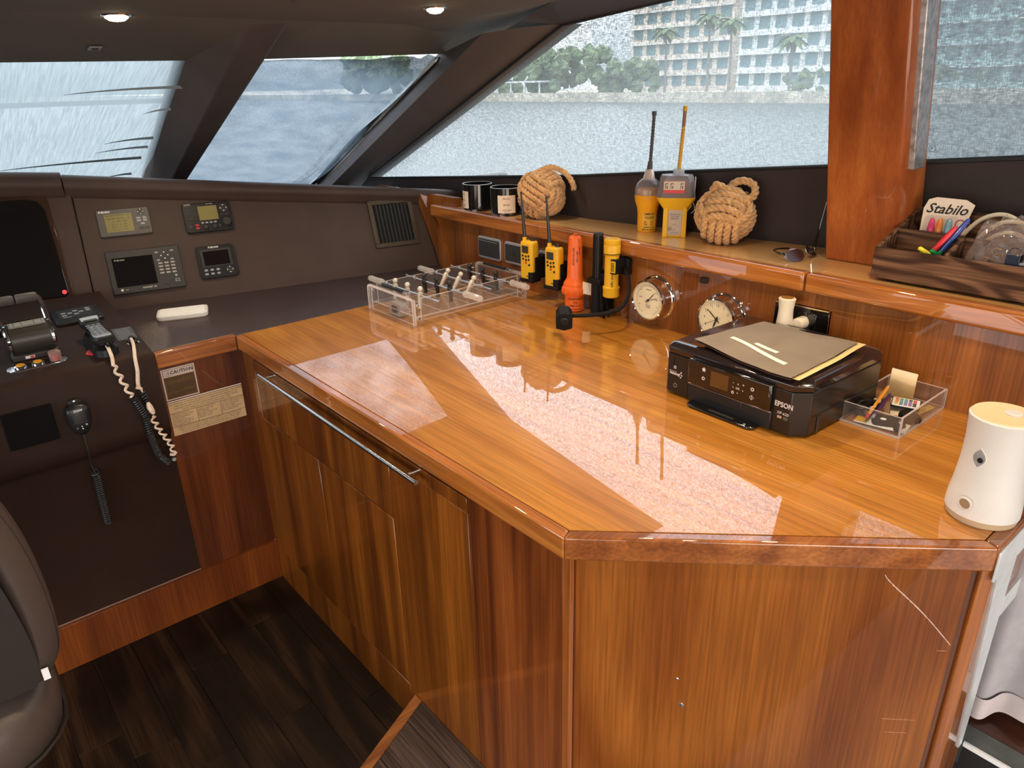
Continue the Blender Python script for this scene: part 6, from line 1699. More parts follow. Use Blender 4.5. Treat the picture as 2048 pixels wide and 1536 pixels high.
# raised dots around the sensor
body = build('body', g, MT['white'], t, smooth=50)
g = G()
zc0 = 0.042
for rr_, n_ in ((0.014, 18), (0.0185, 24), (0.023, 30), (0.0275, 36), (0.032, 40), (0.0365, 44), (0.041, 30), (0.046, 22)):
    for k in range(n_):
        a = 2 * PI * (k + (n_ % 4) / 8) / n_; du, dz = rr_ * 1.25 * math.cos(a), rr_ * math.sin(a)
        z = zc0 + dz
        if z < 0.018 or z > 0.10: continue
        A = du / fr_(z); r0 = fr_(z)
        s = 0.0013 * (1 - 0.5 * rr_ / 0.05)
        ex = Vector((math.cos(A), math.sin(A), 0)); ey_ = Vector((-math.sin(A), math.cos(A), 0)); c_ = ex * r0 + Vector((0, 0, z))
        g.add([tuple(c_ + ey_ * s), tuple(c_ + Vector((0, 0, s * .8))), tuple(c_ - ey_ * s), tuple(c_ - Vector((0, 0, s * .8))), tuple(c_ + ex * s * .8)], [(0, 1, 4), (1, 2, 4), (2, 3, 4), (3, 0, 4)])
dt = build('raised_dots', g, MT['white'], t, smooth=0); dt['kind'] = 'stuff'
Ms_ = frame((fr_(0.042) + 0.0008, 0, 0.042), (0, 1, 0), (1, 0, -0.05))
g = G(); g.at(Ms_).lathe([(0.0125, 0), (0.0125, 0.0022), (0.0098, 0.0030), (0.0095, 0.0018)], 28, caps=False); build('sensor_rim', g, MT['white'], t)
g = G(); g.at(Ms_).lathe([(0.0096, 0.0022), (0.0001, 0.0026)], 28, caps=False); build('sensor', g, M_('sensor_tan', (0.33, 0.22, 0.13), 0.3, var=0.05), t)
# almond-shaped spray opening
def alm(sc, dx):
    out = []
    for k in range(24):
        a = 2 * PI * k / 24
        y = 0.0115 * sc * math.sin(a) ; zz = 0.0185 * sc * math.cos(a)
        y = 0.0115 * sc * (1 - abs(math.cos(a)) ** 1.8) * (1 if math.sin(a) >= 0 else -1)
        z = 0.130 + zz
        A = y / fr_(z) + 0.0
        r = fr_(z) + dx
        out.append((r * math.cos(A), r * math.sin(A), z))
    return out
g = G(); g.loft([alm(1.10, 0.0003), alm(1.0, 0.0012), alm(0.92, 0.0006)], caps=False); build('opening_rim', g, MT['white'], t)
g = G(); g.loft([alm(0.93, 0.0007), alm(0.9, 0.0008)], caps=True); build('opening', g, M_('recess_grey', (0.30, 0.30, 0.31), 0.5, var=0.2, vscale=60), t)
g = G(); g.at(frame((fr_(0.128) + 0.0006, 0.003, 0.127), (0, 1, 0), (1, 0, 0))).lathe([(0.0048, 0), (0.0048, 0.0012), (0.003, 0.0014), (0.0028, 0.0006), (0.0001, 0.0006)], 16); build('nozzle', g, MT['black'], t)
g = G(); g.lathe([(fr_(.2) - 0.0022, 0.199), (fr_(.2) - .004, 0.2025), (0.040, 0.2015), (0.0001, 0.2005)], 48, caps=False); build('lid', g, M_('lid_cream', (0.80, 0.62, 0.34), 0.4, var=0.03), t, smooth=40)
g = G(); g.lathe([(0.0135, 0.2008), (0.0135, 0.2040), (0.012, 0.2050), (0.0001, 0.2052)], 24, (-0.012, 0.006, 0)); build('lid_button', g, MT['white'], t)
g = G()
g.tube([(fr_(z) * math.cos(-1.75) * 1.002, fr_(z) * math.sin(-1.75) * 1.002, z) for z in zs], 0.0006, 5); build('body_seam', g, MT['lgrey'], t)

# =================================================================== THINGS ON THE SHELF
SH = 1.235
jar = M_('jar_black', (0.006, 0.006, 0.006), 0.10, coat=1.0)
def candle(label, x, y, r, h, ang):
    t = thing('candle_jar', label, 'candle', Matrix.Translation((x, y, SH)) @ Matrix.Rotation(ang, 4, 'Z'))
    g = G(); g.lathe([(0.0001, 0.0), (r - 0.004, 0.0), (r, 0.004), (r, h - 0.001), (r - 0.001, h), (r - 0.0025, h - 0.001), (r - 0.003, h - 0.018), (r - 0.003, 0.045)], 48, caps=False); build('jar', g, jar, t, smooth=40)
    g = G(); g.lathe([(r - 0.003, 0.046), (0.0001, 0.046)], 32, caps=False); build('wax', g, M_('wax_dark', (0.03, 0.025, 0.02), 0.5, var=0.1), t)
    g = G(); g.tube([(r - .0012) * Vector((math.cos(a), math.sin(a), 0)) + Vector((0, 0, h)) for a in [2 * PI * k / 48 for k in range(48)]], 0.0011, 6, closed=True); build('rim', g, M_('rim_shine', (0.5, 0.5, 0.5), 0.15, coat=1.0), t)
    for k in range(2):
        g = G(); g.cyl((0.018 * (-1) ** k, 0.006, 0.045), (0.018 * (-1) ** k, 0.006, 0.058), 0.0012, n=6); build('wick', g, MT['print_black'], t)
    g = G(); A = 0.036 / r
    g.grid(lambda u, v: ((r + 0.0004) * math.cos((u - .5) * 2 * A), (r + 0.0004) * math.sin((u - .5) * 2 * A), 0.012 + v * 0.068), 12, 1)
    build('paper_label', g, M_('label_cream', (0.80, 0.62, 0.47), 0.6, var=0.03), t)
    curved_text(t, 'lettering', [('Baies d\u2019ete', 0.052, 0.0065), ('BOLD', 0.028, 0.0095), ('SCENTED CANDLE', 0.008, 0.0042), ('200 G  7 OZ', 0.002, 0.0036)], r + 0.0003, 0.016, 0.0, MT['print_black'], .01)
    return t
candle('glossy black candle jar with its label turned left, behind the labelled one', 1.868, 2.435, 0.061, 0.106, math.radians(160))
candle('glossy black candle jar with a cream label facing the room', 1.876, 2.262, 0.062, 0.106, math.radians(232))

# ---- rope knots: three crossing bands of laid rope
ropem = M_('rope', (0.62, 0.34, 0.135), 0.85, var=0.28, vscale=70, bump=0.6, bscale=500, sheen=0.3)
def laid(g, path, R_, closed=False, lay=0.040):
    """three-strand rope following a path"""
    P = [Vector(p) for p in path]; N = len(P)
    up = None; d = 0; fr0 = []
    for i in range(N):
        t = (P[(i + 1) % N] - P[i - 1]) if closed else (P[min(i + 1, N - 1)] - P[max(i - 1, 0)])
        t.normalize()
        if up is None: up = t.orthogonal().normalized()
        up = up - t * up.dot(t)
        up.normalize(); fr0.append((P[i], up.copy(), t.cross(up)))
    tot = sum((P[(i + 1) % N] - P[i]).length for i in range(N if closed else N - 1))
    turns = max(1, round(tot / lay)) if closed else tot / lay
    for k in range(3):
        pts = []; d = 0
        for i in range(N):
            if i: d += (P[i] - P[i - 1]).length
            a = 2 * PI * (d / tot * turns) + k * 2 * PI / 3
            c, u_, s_ = fr0[i]
            pts.append(c + (u_ * math.cos(a) + s_ * math.sin(a)) * R_ * 0.53)
        g.tube(pts, R_ * 0.50, 6, closed=closed)
def knot(label, c, Rb, rr, rotm, extra):
    t = thing('rope_knot', label, 'rope', Matrix.Translation(c), group=None)
    g = G()
    bands = [((1, 0, 0), (0, 1, 0), (0, 0, 1)), ((0, 1, 0), (0, 0, 1), (1, 0, 0)), ((0, 0, 1), (1, 0, 0), (0, 1, 0))]
    for bi, (a, b, n_) in enumerate(bands):
        a, b, n_ = rotm @ Vector(a), rotm @ Vector(b), rotm @ Vector(n_)
        for k in range(5):
            off = (k - 2) * rr * 1.92
            r = math.sqrt(max(Rb * Rb - off * off * 0.75, 1e-4))
            path = []
            for i in range(72):
                th = 2 * PI * i / 72
                # weave: over one neighbouring band, under the other
                w_ = rr * 0.85 * math.cos(2 * th + (0 if bi % 2 == 0 else 0))
                q = r + w_
                path.append(a * math.cos(th) * q + b * math.sin(th) * q + n_ * off)
            laid(g, path, rr, closed=True, lay=rr * 4.2)
    g.sphere((0, 0, 0), Rb * 0.86, 16, 10)
    build('knotted_ball', g, ropem, t, smooth=60)
    g = G(); laid(g, spline(extra, 12), rr * 0.98, lay=rr * 4.2); build('rope_end', g, ropem, t, smooth=60)
    return t
from mathutils import Euler
knot('ball knot of tan rope with a loose tail end, beside the black candles', (1.905, 2.085, 1.327), 0.076, 0.0112, Euler((0.5, 0.35, 0.3)).to_matrix(),
     [(-0.02, 0.02, 0.045), (0.0, 0.0, 0.084), (0.020, -0.035, 0.098), (0.040, -0.085, 0.080), (0.050, -0.115, 0.045), (0.052, -0.122, 0.020)])
k2 = knot('larger ball knot of tan rope with a standing loop, near the sunglasses', (1.985, 1.325, 1.322), 0.074, 0.0122, Euler((0.15, 0.7, 0.55)).to_matrix(),
     [(-0.035, 0.035, 0.055), (-0.034, 0.020, 0.092), (-0.022, 0.000, 0.086), (-0.012, -0.032, 0.068), (0.002, -0.062, 0.055), (0.026, -0.078, 0.064), (0.046, -0.064, 0.090), (0.040, -0.036, 0.103), (0.026, -0.010, 0.098), (0.012, 0.010, 0.074)])

# ---- emergency beacons
domem = clear('dome_clear', (0.88, 0.88, 0.90), refl=1.3, haze=0.35, hazec=(0.62, 0.58, 0.60))
VE = math.radians(228)
t = thing('emergency_beacon', 'slim yellow emergency beacon with clear dome and long dark antenna', 'beacon', loc=(1.980, 1.630, SH))
prof_ = [(0.0001, 0), (0.030, 0), (0.0325, 0.004), (0.0335, 0.060), (0.036, 0.080), (0.0435, 0.100), (0.0455, 0.118), (0.0455, 0.124)]
g = G(); g.lathe(prof_, 32, caps=False); build('body', g, M_('beacon_amber', (0.82, 0.36, 0.01), 0.35, var=0.05), t)
g = G(); g.lathe([(0.0455, 0.124), (0.0455, 0.142), (0.040, 0.160), (0.028, 0.172), (0.021, 0.176)], 32, caps=False); build('dome', g, domem, t)
g = G(); g.lathe([(0.041, 0.120), (0.041, 0.132), (0.034, 0.146), (0.0001, 0.150)], 24); build('inner_cap', g, M_('inner_amber', (0.70, 0.32, 0.05), 0.3, coat=0.5, var=0.1), t)
g = G(); g.lathe([(0.0215, 0.172), (0.0135, 0.204), (0.012, 0.206)], 24); build('neck_cone', g, M_('cone_rose', (0.62, 0.48, 0.42), 0.35, metal=0.3, var=0.1), t)
g = G(); g.cyl((0, 0, 0.200), (0.002, -0.001, 0.232), 0.0105, 0.0075, 14); g.cyl((0.002, -0.001, 0.232), (0.006, -0.004, 0.376), 0.0052, 0.0050, 10); g.cyl((0.006, -0.004, 0.374), (0.006, -0.004, 0.388), 0.0075, n=12)
for k in range(14): g.cyl((0.002 + .0003 * k, -0.001 - .0002 * k, 0.238 + k * 0.0098), (0.002 + .0003 * k, -0.001 - .0002 * k, 0.242 + k * 0.0098), 0.0060, n=8)
build('antenna', g, M_('antenna_dark', (0.06, 0.05, 0.042), 0.5, var=0.1), t)
g = G(); A = 0.70
g.grid(lambda u, v: (0.0339 * math.cos(VE + (u - .42) * 2 * A), 0.0339 * math.sin(VE + (u - .42) * 2 * A), 0.006 + v * 0.066), 12, 1); build('paper_label', g, M_('label_yellow', (0.80, 0.44, 0.03), 0.5, var=0.05), t)
curved_text(t, 'lettering', [('SIMRAD', 0.058, 0.0110), ('EG70 EPIRB', 0.048, 0.0068), ('406 MHz CLASS 2', 0.043, 0.0035), ('EMERGENCY ONLY', 0.014, 0.0045), ('REGISTER BEACON', 0.006, 0.0055)], 0.0343, 0.004, VE + 0.08, MT['print_black'], .01)
g = G()
for du, m in ((-0.012, 0), (0.010, 0)):
    a0 = VE + 0.05 + du / 0.034
    g.grid(lambda u, v: (0.0344 * math.cos(a0 + (u - .5) * .34), 0.0344 * math.sin(a0 + (u - .5) * .34), 0.024 + v * 0.016), 4, 1)
build('pictogram', g, M_('picto', (0.50, 0.22, 0.02), 0.5, var=0.6, vscale=200), t)
g = G()
random.seed(9)
for k in range(26):
    a0 = VE + 1.05 + random.uniform(-.2, .22); z = 0.010 + k * 0.0026
    g.box(0, 0, 0, 0, 0, 0) if False else g.grid(lambda u, v: (0.0348 * math.cos(a0 + u * .12), 0.0348 * math.sin(a0 + u * .12), z + v * 0.0016), 1, 1)
build('side_print', g, M_('print_red', (0.45, 0.06, 0.01), 0.5, var=0.1), t, smooth=0)

Mb = Matrix.Translation((1.978, 1.512, SH)) @ Matrix.Rotation(math.radians(-52), 4, 'Z')     # local -y faces the room
t = thing('float_beacon', 'large yellow emergency beacon with smoky clear housing and tall yellow antenna', 'beacon', Mb)
yb = MT['yellow']
def oct_(w_, d_, c, z, dx=0, dy=0): return [(x + dx, y + dy, z) for x, y in [(-w_ / 2 + c, -d_ / 2), (w_ / 2 - c, -d_ / 2), (w_ / 2, -d_ / 2 + c), (w_ / 2, d_ / 2 - c), (w_ / 2 - c, d_ / 2), (-w_ / 2 + c, d_ / 2), (-w_ / 2, d_ / 2 - c), (-w_ / 2, -d_ / 2 + c)]]
g = G(); g.loft([oct_(0.074, 0.056, 0.004, 0.0), oct_(0.076, 0.058, 0.004, 0.004), oct_(0.076, 0.058, 0.004, 0.090), oct_(0.118, 0.088, 0.008, 0.120), oct_(0.122, 0.092, 0.008, 0.129)]); build('body', g, yb, t, bev=0.002)
for sx in (-1, 1):
    g = G(); g.loft([[(sx * 0.030 + a, b, z) for a, b in ((-0.008, -0.036), (0.008, -0.036), (0.008, -0.026), (-0.008, -0.026))] for z in (0.0, 0.092)] + [[(sx * 0.030 + a, b - .002, 0.100) for a, b in ((-0.003, -0.034), (0.003, -0.034), (0.003, -0.026), (-0.003, -0.026))]]); build('rib', g, yb, t, bev=0.002)
g = G(); g.box(-0.022, 0.022, -0.030, -0.0285, 0.006, 0.088); build('metal_label', g, M_('label_taupe', (0.48, 0.38, 0.30), 0.4, metal=0.2, var=0.08), t, smooth=0)
def t2(name, items, mat, yf, par=t):
    o = texts(name, items, mat, par); o.data.transform(Matrix.Translation((0, yf, 0)) @ RX); return o
t2('lettering', [('SATFIND 406', 0.0062, 0, 0.074, 0), ('S/N 11284', 0.0060, 0, 0.067, 0), ('BEACON', 0.0060, 0, 0.0605, 0), ('CLASS 1', 0.0035, 0, 0.042, 0), ('HEX ID', 0.003, 0.0, 0.024, 0), ('REGISTER THIS BEACON', 0.0026, 0.002, 0.016, 0), ('WITH THE AUTHORITY', 0.0026, 0.002, 0.012, 0)], MT['print_black'], -0.0302)
g = G(); g.at(Matrix.Translation((-0.015, -0.0302, 0.028)) @ RX).lathe([(0.006, 0), (0.006, 0.0003), (0.0048, 0.0003), (0.0048, 0)], 20, caps=False); g.box(-0.005, 0.005, -0.0006, 0.0006, 0, 0.0003); build('symbol', g, MT['print_black'], t, smooth=0)
smoke = clear('smoke_clear', (0.80, 0.76, 0.76), refl=1.3, haze=0.55, hazec=(0.52, 0.44, 0.43))
g = G(); g.loft([oct_(0.122, 0.092, 0.014, 0.129), oct_(0.124, 0.094, 0.014, 0.133), oct_(0.116, 0.086, 0.014, 0.150), oct_(0.108, 0.078, 0.016, 0.186), oct_(0.098, 0.068, 0.018, 0.197), oct_(0.050, 0.040, 0.01, 0.199)]); build('clear_housing', g, smoke, t, smooth=40)
g = G(); g.loft([oct_(0.090, 0.066, 0.012, 0.130), oct_(0.084, 0.060, 0.012, 0.180)]); build('inner_block', g, M_('inner_grey', (0.33, 0.28, 0.27), 0.5, var=0.1), t)
Mi_ = Matrix.Translation((-0.006, -0.0455, 0.163)) @ Matrix.Rotation(math.radians(-8), 4, 'X')
g = G(); g.at(Mi_).box(-0.036, 0.032, -0.0012, 0.0, -0.019, 0.019); ip = build('instruction_label', g, M_('instr_beige', (0.60, 0.48, 0.36), 0.5, var=0.05), t, smooth=0)
g = G(); g.at(Mi_).box(-0.036, 0.032, -0.0018, -0.001, -0.019, -0.0085); g.box(-0.036, 0.032, -0.0018, -0.001, 0.018, 0.019); g.box(-0.036, -0.035, -0.0018, -0.001, -0.019, 0.019); g.box(0.031, 0.032, -0.0018, -0.001, -0.019, 0.019); build('red_band', g, M_('band_red', (0.62, 0.06, 0.05), 0.5, var=0.05), ip, smooth=0)
g = G(); g.at(Mi_)
for x in (-0.030, -0.013, 0.018): g.box(x, x + 0.0016, -0.0018, -0.001, -0.005, 0.012); g.box(x, x + 0.009, -0.0018, -0.001, 0.0095, 0.0115); g.box(x + .005, x + 0.0075, -0.0018, -0.001, -0.005, 0.004)
build('pictogram', g, MT['print_black'], ip, smooth=0)
g = G(); g.box(0.0570, 0.0590, -0.026, 0.020, 0.143, 0.190); wl = build('white_label', g, MT['paint_white'], t, bev=0.0006)
g = G()
random.seed(4)
for k in range(9):
    y = -0.022
    while y < 0.012:
        l_ = random.uniform(.003, .010); g.box(0.0588, 0.0593, y, y + l_, 0.185 - k * .0045, 0.1868 - k * .0045); y += l_ + .002
build('small_print', g, MT['print_black'], wl, smooth=0)
g = G(); g.lathe([(0.018, 0.196), (0.018, 0.214), (0.016, 0.216), (0.0001, 0.216)], 6, (0.004, 0.006, 0)); build('clear_nut', g, clear('nut_clear', (0.9, 0.92, 0.93), haze=0.4, hazec=(0.75, 0.78, 0.80)), t)
g = G(); g.cyl((0.004, 0.006, 0.205), (0.010, 0.000, 0.345), 0.0058, 0.0052, 10)
for k in range(15): g.cyl((0.004 + .0004 * k, 0.006 - .0004 * k, 0.222 + k * 0.0078), (0.004 + .0004 * k, 0.006 - .0004 * k, 0.2255 + k * 0.0078), 0.0066, n=8)
build('antenna', g, M_('antenna_ochre', (0.62, 0.30, 0.015), 0.45, var=0.1), t)
g = G(); g.cyl((0.010, 0.000, 0.345), (0.0115, -0.0015, 0.392), 0.0058, n=10); build('antenna_sleeve', g, M_('sleeve_brown', (0.28, 0.14, 0.07), 0.5, var=0.1), t)
g = G(); g.cyl((0.0115, -0.0015, 0.390), (0.0118, -0.0018, 0.405), 0.0072, n=12); build('antenna_cap', g, M_('cap_ochre', (0.66, 0.34, 0.02), 0.45, var=0.05), t)
g = G(); g.tube(spline([(0.054, -0.02, 0.112), (0.060, -0.018, 0.10), (0.060, -0.014, 0.085), (0.050, -0.010, 0.075)]), 0.0009, 5); build('cord', g, MT['paint_white'], t)
g = G(); g.loft([[(0.036, -0.010 + a, z + b) for a, b in ((-.003, 0), (.003, 0))] + [(0.052, -0.010 + a, z + 0.02 + b) for a, b in ((.003, 0), (-.003, 0))] for z in (0.078, 0.086)]); build('fin', g, yb, t)

# ---- sunglasses
t = thing('sunglasses', 'brown rimless sunglasses lying folded open on the shelf by the pillar', 'glasses', loc=(1.942, 1.058, SH))
lensm = M_('lens_brown', (0.045, 0.014, 0.012), 0.15, coat=0.3)
def lens(cx_, cy_, ang, tilt):
    M = Matrix.Translation((cx_, cy_, 0.016)) @ Matrix.Rotation(ang, 4, 'Z') @ Matrix.Rotation(tilt, 4, 'X')
    g = G(); g.at(M)
    o_ = [(p.x, p.y) for p in spline([(-0.028, 0.008, 0), (-0.012, 0.018, 0), (0.014, 0.018, 0), (0.029, 0.010, 0), (0.028, -0.006, 0), (0.012, -0.018, 0), (-0.012, -0.017, 0), (-0.026, -0.006, 0)], 4, True)]
    g.loft([[(x, y, -0.0012 - 0.004 * (x / .028) ** 2) for x, y in o_], [(x, y, 0.0012 - 0.004 * (x / .028) ** 2) for x, y in o_]])
    l_ = build('lens', g, lensm, t, smooth=30)
    g = G(); g.at(M); g.tube([(x, y, -0.004 * (x / .028) ** 2) for x, y in o_], 0.0011, 6, closed=True); build('rim', g, MT['steel'], l_)
lens(0.060, -0.020, math.radians(20), math.radians(38)); lens(-0.030, -0.022, math.radians(-28), math.radians(62))
g = G(); g.tube(spline([(0.034, -0.034, 0.010), (0.016, -0.036, 0.016), (0.000, -0.034, 0.010)]), 0.0018, 6); build('bridge', g, MT['steel'], t)
g = G(); g.tube(spline([(-0.052, -0.002, 0.020), (-0.058, 0.010, 0.022), (-0.030, 0.045, 0.020), (0.020, 0.060, 0.016), (0.060, 0.050, 0.012)]), 0.0030, 8); build('temple', g, MT['gloss_black'], t)
g = G(); g.tube([(0.090, -0.014, 0.018), (0.096, -0.012, 0.030), (0.104, -0.016, 0.090), (0.112, -0.020, 0.150)], lambda s: 0.0032 - 0.0018 * s, 8); g.tube([(0.086, -0.012, 0.018), (0.090, -0.010, 0.030), (0.106, -0.016, 0.100)], 0.0016, 6); build('temple', g, MT['gloss_black'], t)
g = G(); g.box(0.084, 0.096, -0.018, -0.008, 0.012, 0.022); build('hinge', g, MT['steel'], t, bev=0.001)

# ---- walnut desk organiser with contents
OX0, OX1, OY0, OY1 = 1.862, 2.098, 0.440, 0.800
og = thing('desk_organizer', 'dark walnut desk organiser with sloping compartments on the shelf', 'organizer', loc=(1.98, 0.62, SH))
def oz(x): return 1.319 + (x - 1.862) * 0.50 if x < 2.02 else 1.398
WA = MT['walnut']
def wallx(x, y0, y1, zt, z0=SH + 0.008, name='divider', th=0.009):
    g = W(); g.box(x, x + th, y0, y1, z0, zt); return build(name, g, WA, og, bev=0.0012, seg=1)
def wally(y, x0, x1, z0t, z1t, name='divider', th=0.009):
    g = W(); g.loft([[(x0, y0_, SH + 0.008), (x1, y0_, SH + 0.008), (x1, y0_, z1t), (x0, y0_, z0t)] for y0_ in (y, y + th)]); return build(name, g, WA, og, bev=0.0012, seg=1)
wallx(OX0, OY0, OY1, 1.319, name='front_board', th=0.010)
wallx(OX1 - 0.009, OY0, OY1, 1.390, name='back_board')
wally(OY1 - 0.009, OX0 + .01, OX1 - .009, 1.323, 1.392, 'end_board'); wally(OY0, OX0 + .01, OX1 - .009, 1.323, 1.392, 'end_board')
g = W(); g.box(OX0 + 0.01, OX1 - 0.009, OY0 + .009, OY1 - .009, SH + 0.008, SH + 0.014); build('bottom_board', g, WA, og)
for x in (OX0 + .02, OX1 - .04):
    for y in (OY0 + .03, OY1 - .05):
        g = W(); g.box(x, x + .02, y, y + .02, SH, SH + 0.0085); build('foot', g, MT['black_matte'], og, smooth=0)
wallx(1.965, 0.640, OY1 - .009, 1.352); wallx(1.965, 0.585, 0.640, 1.349)
wally(0.632, OX0 + .01, 1.965, 1.323, 1.352)
g = W(); g.tube(spline([(OX0 - .0005, OY1 - 0.004, 1.262), (OX0 - .0005, OY1 - 0.014, 1.258), (OX0 - .0005, OY1 - 0.018, 1.246)]), 0.0008, 5); g.tube(spline([(OX0 - .0005, OY0 + 0.004, 1.262), (OX0 - .0005, OY0 + 0.014, 1.258), (OX0 - .0005, OY0 + 0.018, 1.246)]), 0.0008, 5)
build('corner_carving', g, WA, og)
# blister card of markers
Mc = frame((2.030, 0.712, 1.335), (0.22, -1, 0.02), (-1, -0.22, 0.24))
t = thing('marker_blister_card', 'blister card with pink, orange and blue mini markers in the organiser', 'pack', Mc)
cardm = M_('card_cream', (0.82, 0.68, 0.55), 0.6, var=0.03)
g = G(); g.prism([(-0.050, -0.075), (0.046, -0.075), (0.052, 0.045), (0.060, 0.078), (0.040, 0.090), (-0.026, 0.094), (-0.044, 0.088), (-0.052, 0.066)], -0.001, 0.0); build('card', g, cardm, t, smooth=0)
g = G(); g.prism([(-0.050, -0.075), (0.046, -0.075), (0.048, 0.008), (-0.050, 0.010)], 0.0, 0.0004); build('blue_print', g, M_('card_blue', (0.10, 0.26, 0.45), 0.5, var=0.15), t, smooth=0)
text('lettering', 'Stabilo', 0.034, MT['print_black'], t, (-0.046, 0.066, 0.0004), Matrix.Rotation(-0.04, 4, 'Z'), shear=0.35, bold=0.0006)
for x, c in ((-0.026, (0.85, 0.04, 0.20)), (-0.008, (0.88, 0.25, 0.03)), (0.012, (0.22, 0.42, 0.50))):
    m = M_('mini_%d' % int(x * 1000 + 50), c, 0.3, coat=0.6, var=0.05)
    g = G(); g.lathe([(0.0001, -0.060), (0.0085, -0.060), (0.0085, 0.014), (0.0088, 0.016), (0.0070, 0.030), (0.0045, 0.040), (0.0001, 0.043)], 12, (x, 0, 0.006), 'Y'); build('mini_marker', g, m, t)
g = G(); g.loft([[(x, y, z) for x, y in rrect(w_, h_, .01, 3, -0.007, -0.012)] for w_, h_, z in ((0.078, 0.122, 0.0003), (0.070, 0.114, 0.014))]); build('blister', g, clear('blister', (0.96, 0.96, 0.97), refl=0.6, haze=0.02), t)
g = G()
for x, y, r in ((0.036, 0.030, 0.012), (0.050, 0.030, 0.008)): g.lathe([(r, 0), (r, 0.0004), (r * .72, 0.0004), (r * .72, 0)], 18, (x, y, 0.0004), caps=False)
g.box(0.028, 0.044, 0.002, 0.008, 0.0004, 0.0007)
build('round_print', g, M_('print_maroon', (0.45, 0.08, 0.12), 0.5, var=0.2), t, smooth=0)
# four felt pens
def marker(label, p0, p1, capc, bodyc, name='felt_pen'):
    p0, p1 = Vector(p0), Vector(p1)
    q = (p1 - p0).to_track_quat('Z', 'Y').to_matrix().to_4x4(); L = (p1 - p0).length
    t = thing(name, label, 'pen', Matrix.Translation(p0) @ q)
    g = G(); g.lathe([(0.0001, 0), (0.0058, 0.001), (0.0062, L * .45)], 14); build('barrel', g, bodyc, t)
    g = G(); g.lathe([(0.0068, L * .45), (0.0070, L * .80), (0.0052, L * .97), (0.0001, L)], 14); build('cap', g, capc, t)
R_ = M_('pen_red', (0.68, 0.02, 0.04), 0.3, coat=0.3, var=0.03); Yl = M_('pen_yellow', (0.85, 0.72, 0.02), 0.3, coat=0.3, var=0.03)
Bl = M_('pen_blue', (0.02, 0.06, 0.32), 0.3, coat=0.3, var=0.03); Gr = M_('pen_green', (0.01, 0.22, 0.06), 0.3, coat=0.3, var=0.03)
marker('red felt pen leaning up in the organiser, left of the blue one', (1.885, 0.716, 1.252), (1.957, 0.655, 1.376), R_, Yl)
marker('blue felt pen leaning highest in the organiser', (1.893, 0.698, 1.252), (1.985, 0.640, 1.392), Bl, Gr)
marker('yellow capped felt pen at the front rim of the organiser', (1.950, 0.640, 1.262), (1.884, 0.706, 1.328), Yl, Yl)
marker('green capped felt pen at the front rim beside the yellow one', (1.955, 0.632, 1.262), (1.884, 0.678, 1.326), Gr, Gr)
# white cable
t = thing('white_cable', 'thick white cable looped in the back of the organiser', 'cable', loc=(2.03, 0.58, 1.30))
wc = M_('cable_white', (0.72, 0.62, 0.46), 0.45, var=0.03)
g = W()
g.tube(spline([(2.025, 0.672, 1.300), (2.030, 0.660, 1.345), (2.035, 0.630, 1.385), (2.040, 0.590, 1.400), (2.040, 0.550, 1.385), (2.035, 0.520, 1.345), (2.030, 0.505, 1.290)]), 0.0052, 10)
g.tube(spline([(2.010, 0.630, 1.300), (2.010, 0.615, 1.350), (2.015, 0.580, 1.385), (2.020, 0.540, 1.388), (2.020, 0.505, 1.370), (2.015, 0.475, 1.330), (2.010, 0.465, 1.28)]), 0.0052, 10)
g.tube(spline([(1.995, 0.615, 1.300), (1.995, 0.600, 1.340), (2.000, 0.565, 1.365), (2.005, 0.530, 1.360), (2.0, 0.50, 1.33)]), 0.0048, 10)
build('cable', g, wc, t)
# clear bag of hardware
t = thing('plastic_bag', 'crumpled clear plastic bag of small hardware in the organiser', 'bag', loc=(1.93, 0.56, 1.29))
bagm = clear('bag_film', (0.93, 0.90, 0.89), refl=1.6, haze=0.22, hazec=(0.8, 0.66, 0.60))
def bag(u, v):
    x = 1.905 + 0.10 * v + 0.012 * mnoise.noise(Vector((u * 5, v * 5, 0))); y = 0.612 - 0.115 * u + 0.010 * mnoise.noise(Vector((u * 6, v * 4, 5)))
    z = 1.300 + 0.085 * v + 0.016 * math.sin(u * PI) + 0.018 * mnoise.noise(Vector((u * 7, v * 6, 9)))
    return (x, y, z)
g = W(); g.grid(bag, 22, 20); g.grid(lambda u, v: (lambda p: (p[0] + 0.012, p[1], p[2] - 0.020 * math.sin(PI * u)))(bag(u, v)), 22, 20); build('film', g, bagm, t, smooth=25)
g = W(); random.seed(8)
for k in range(12):
    x, y, z = 1.925 + random.uniform(0, .04), 0.52 + random.uniform(0, .06), 1.312 + random.uniform(0, .03)
    d_ = Vector((random.uniform(-1, 1), random.uniform(-1, 1), random.uniform(-.3, .5))).normalized() * 0.012
    g.cyl((x, y, z), (x + d_.x, y + d_.y, z + d_.z), 0.0018, n=6)
hw = build('small_hardware', g, M_('hardware_copper', (0.60, 0.32, 0.16), 0.35, metal=0.7, var=0.3), t); hw['kind'] = 'stuff'
t = thing('zip_bag', 'mauve edged zip bag at the back right of the organiser', 'bag', loc=(2.05, 0.50, 1.33))
g = W(); g.grid(lambda u, v: (2.062 + 0.006 * mnoise.noise(Vector((u * 5, v * 3, 2))), 0.555 - 0.10 * u, 1.27 + 0.105 * v + 0.008 * math.sin(u * 4)), 14, 8); build('film', g, clear('bag_mauve', (0.85, 0.72, 0.80), refl=1.4, haze=0.5, hazec=(0.45, 0.18, 0.25)), t)
g = W(); g.tube([(2.060, 0.555 - 0.10 * k / 10, 1.376 + 0.008 * math.sin(.4 * k)) for k in range(11)], 0.0022, 6); build('zip', g, M_('zip_mauve', (0.55, 0.25, 0.42), 0.4, var=0.05), t)
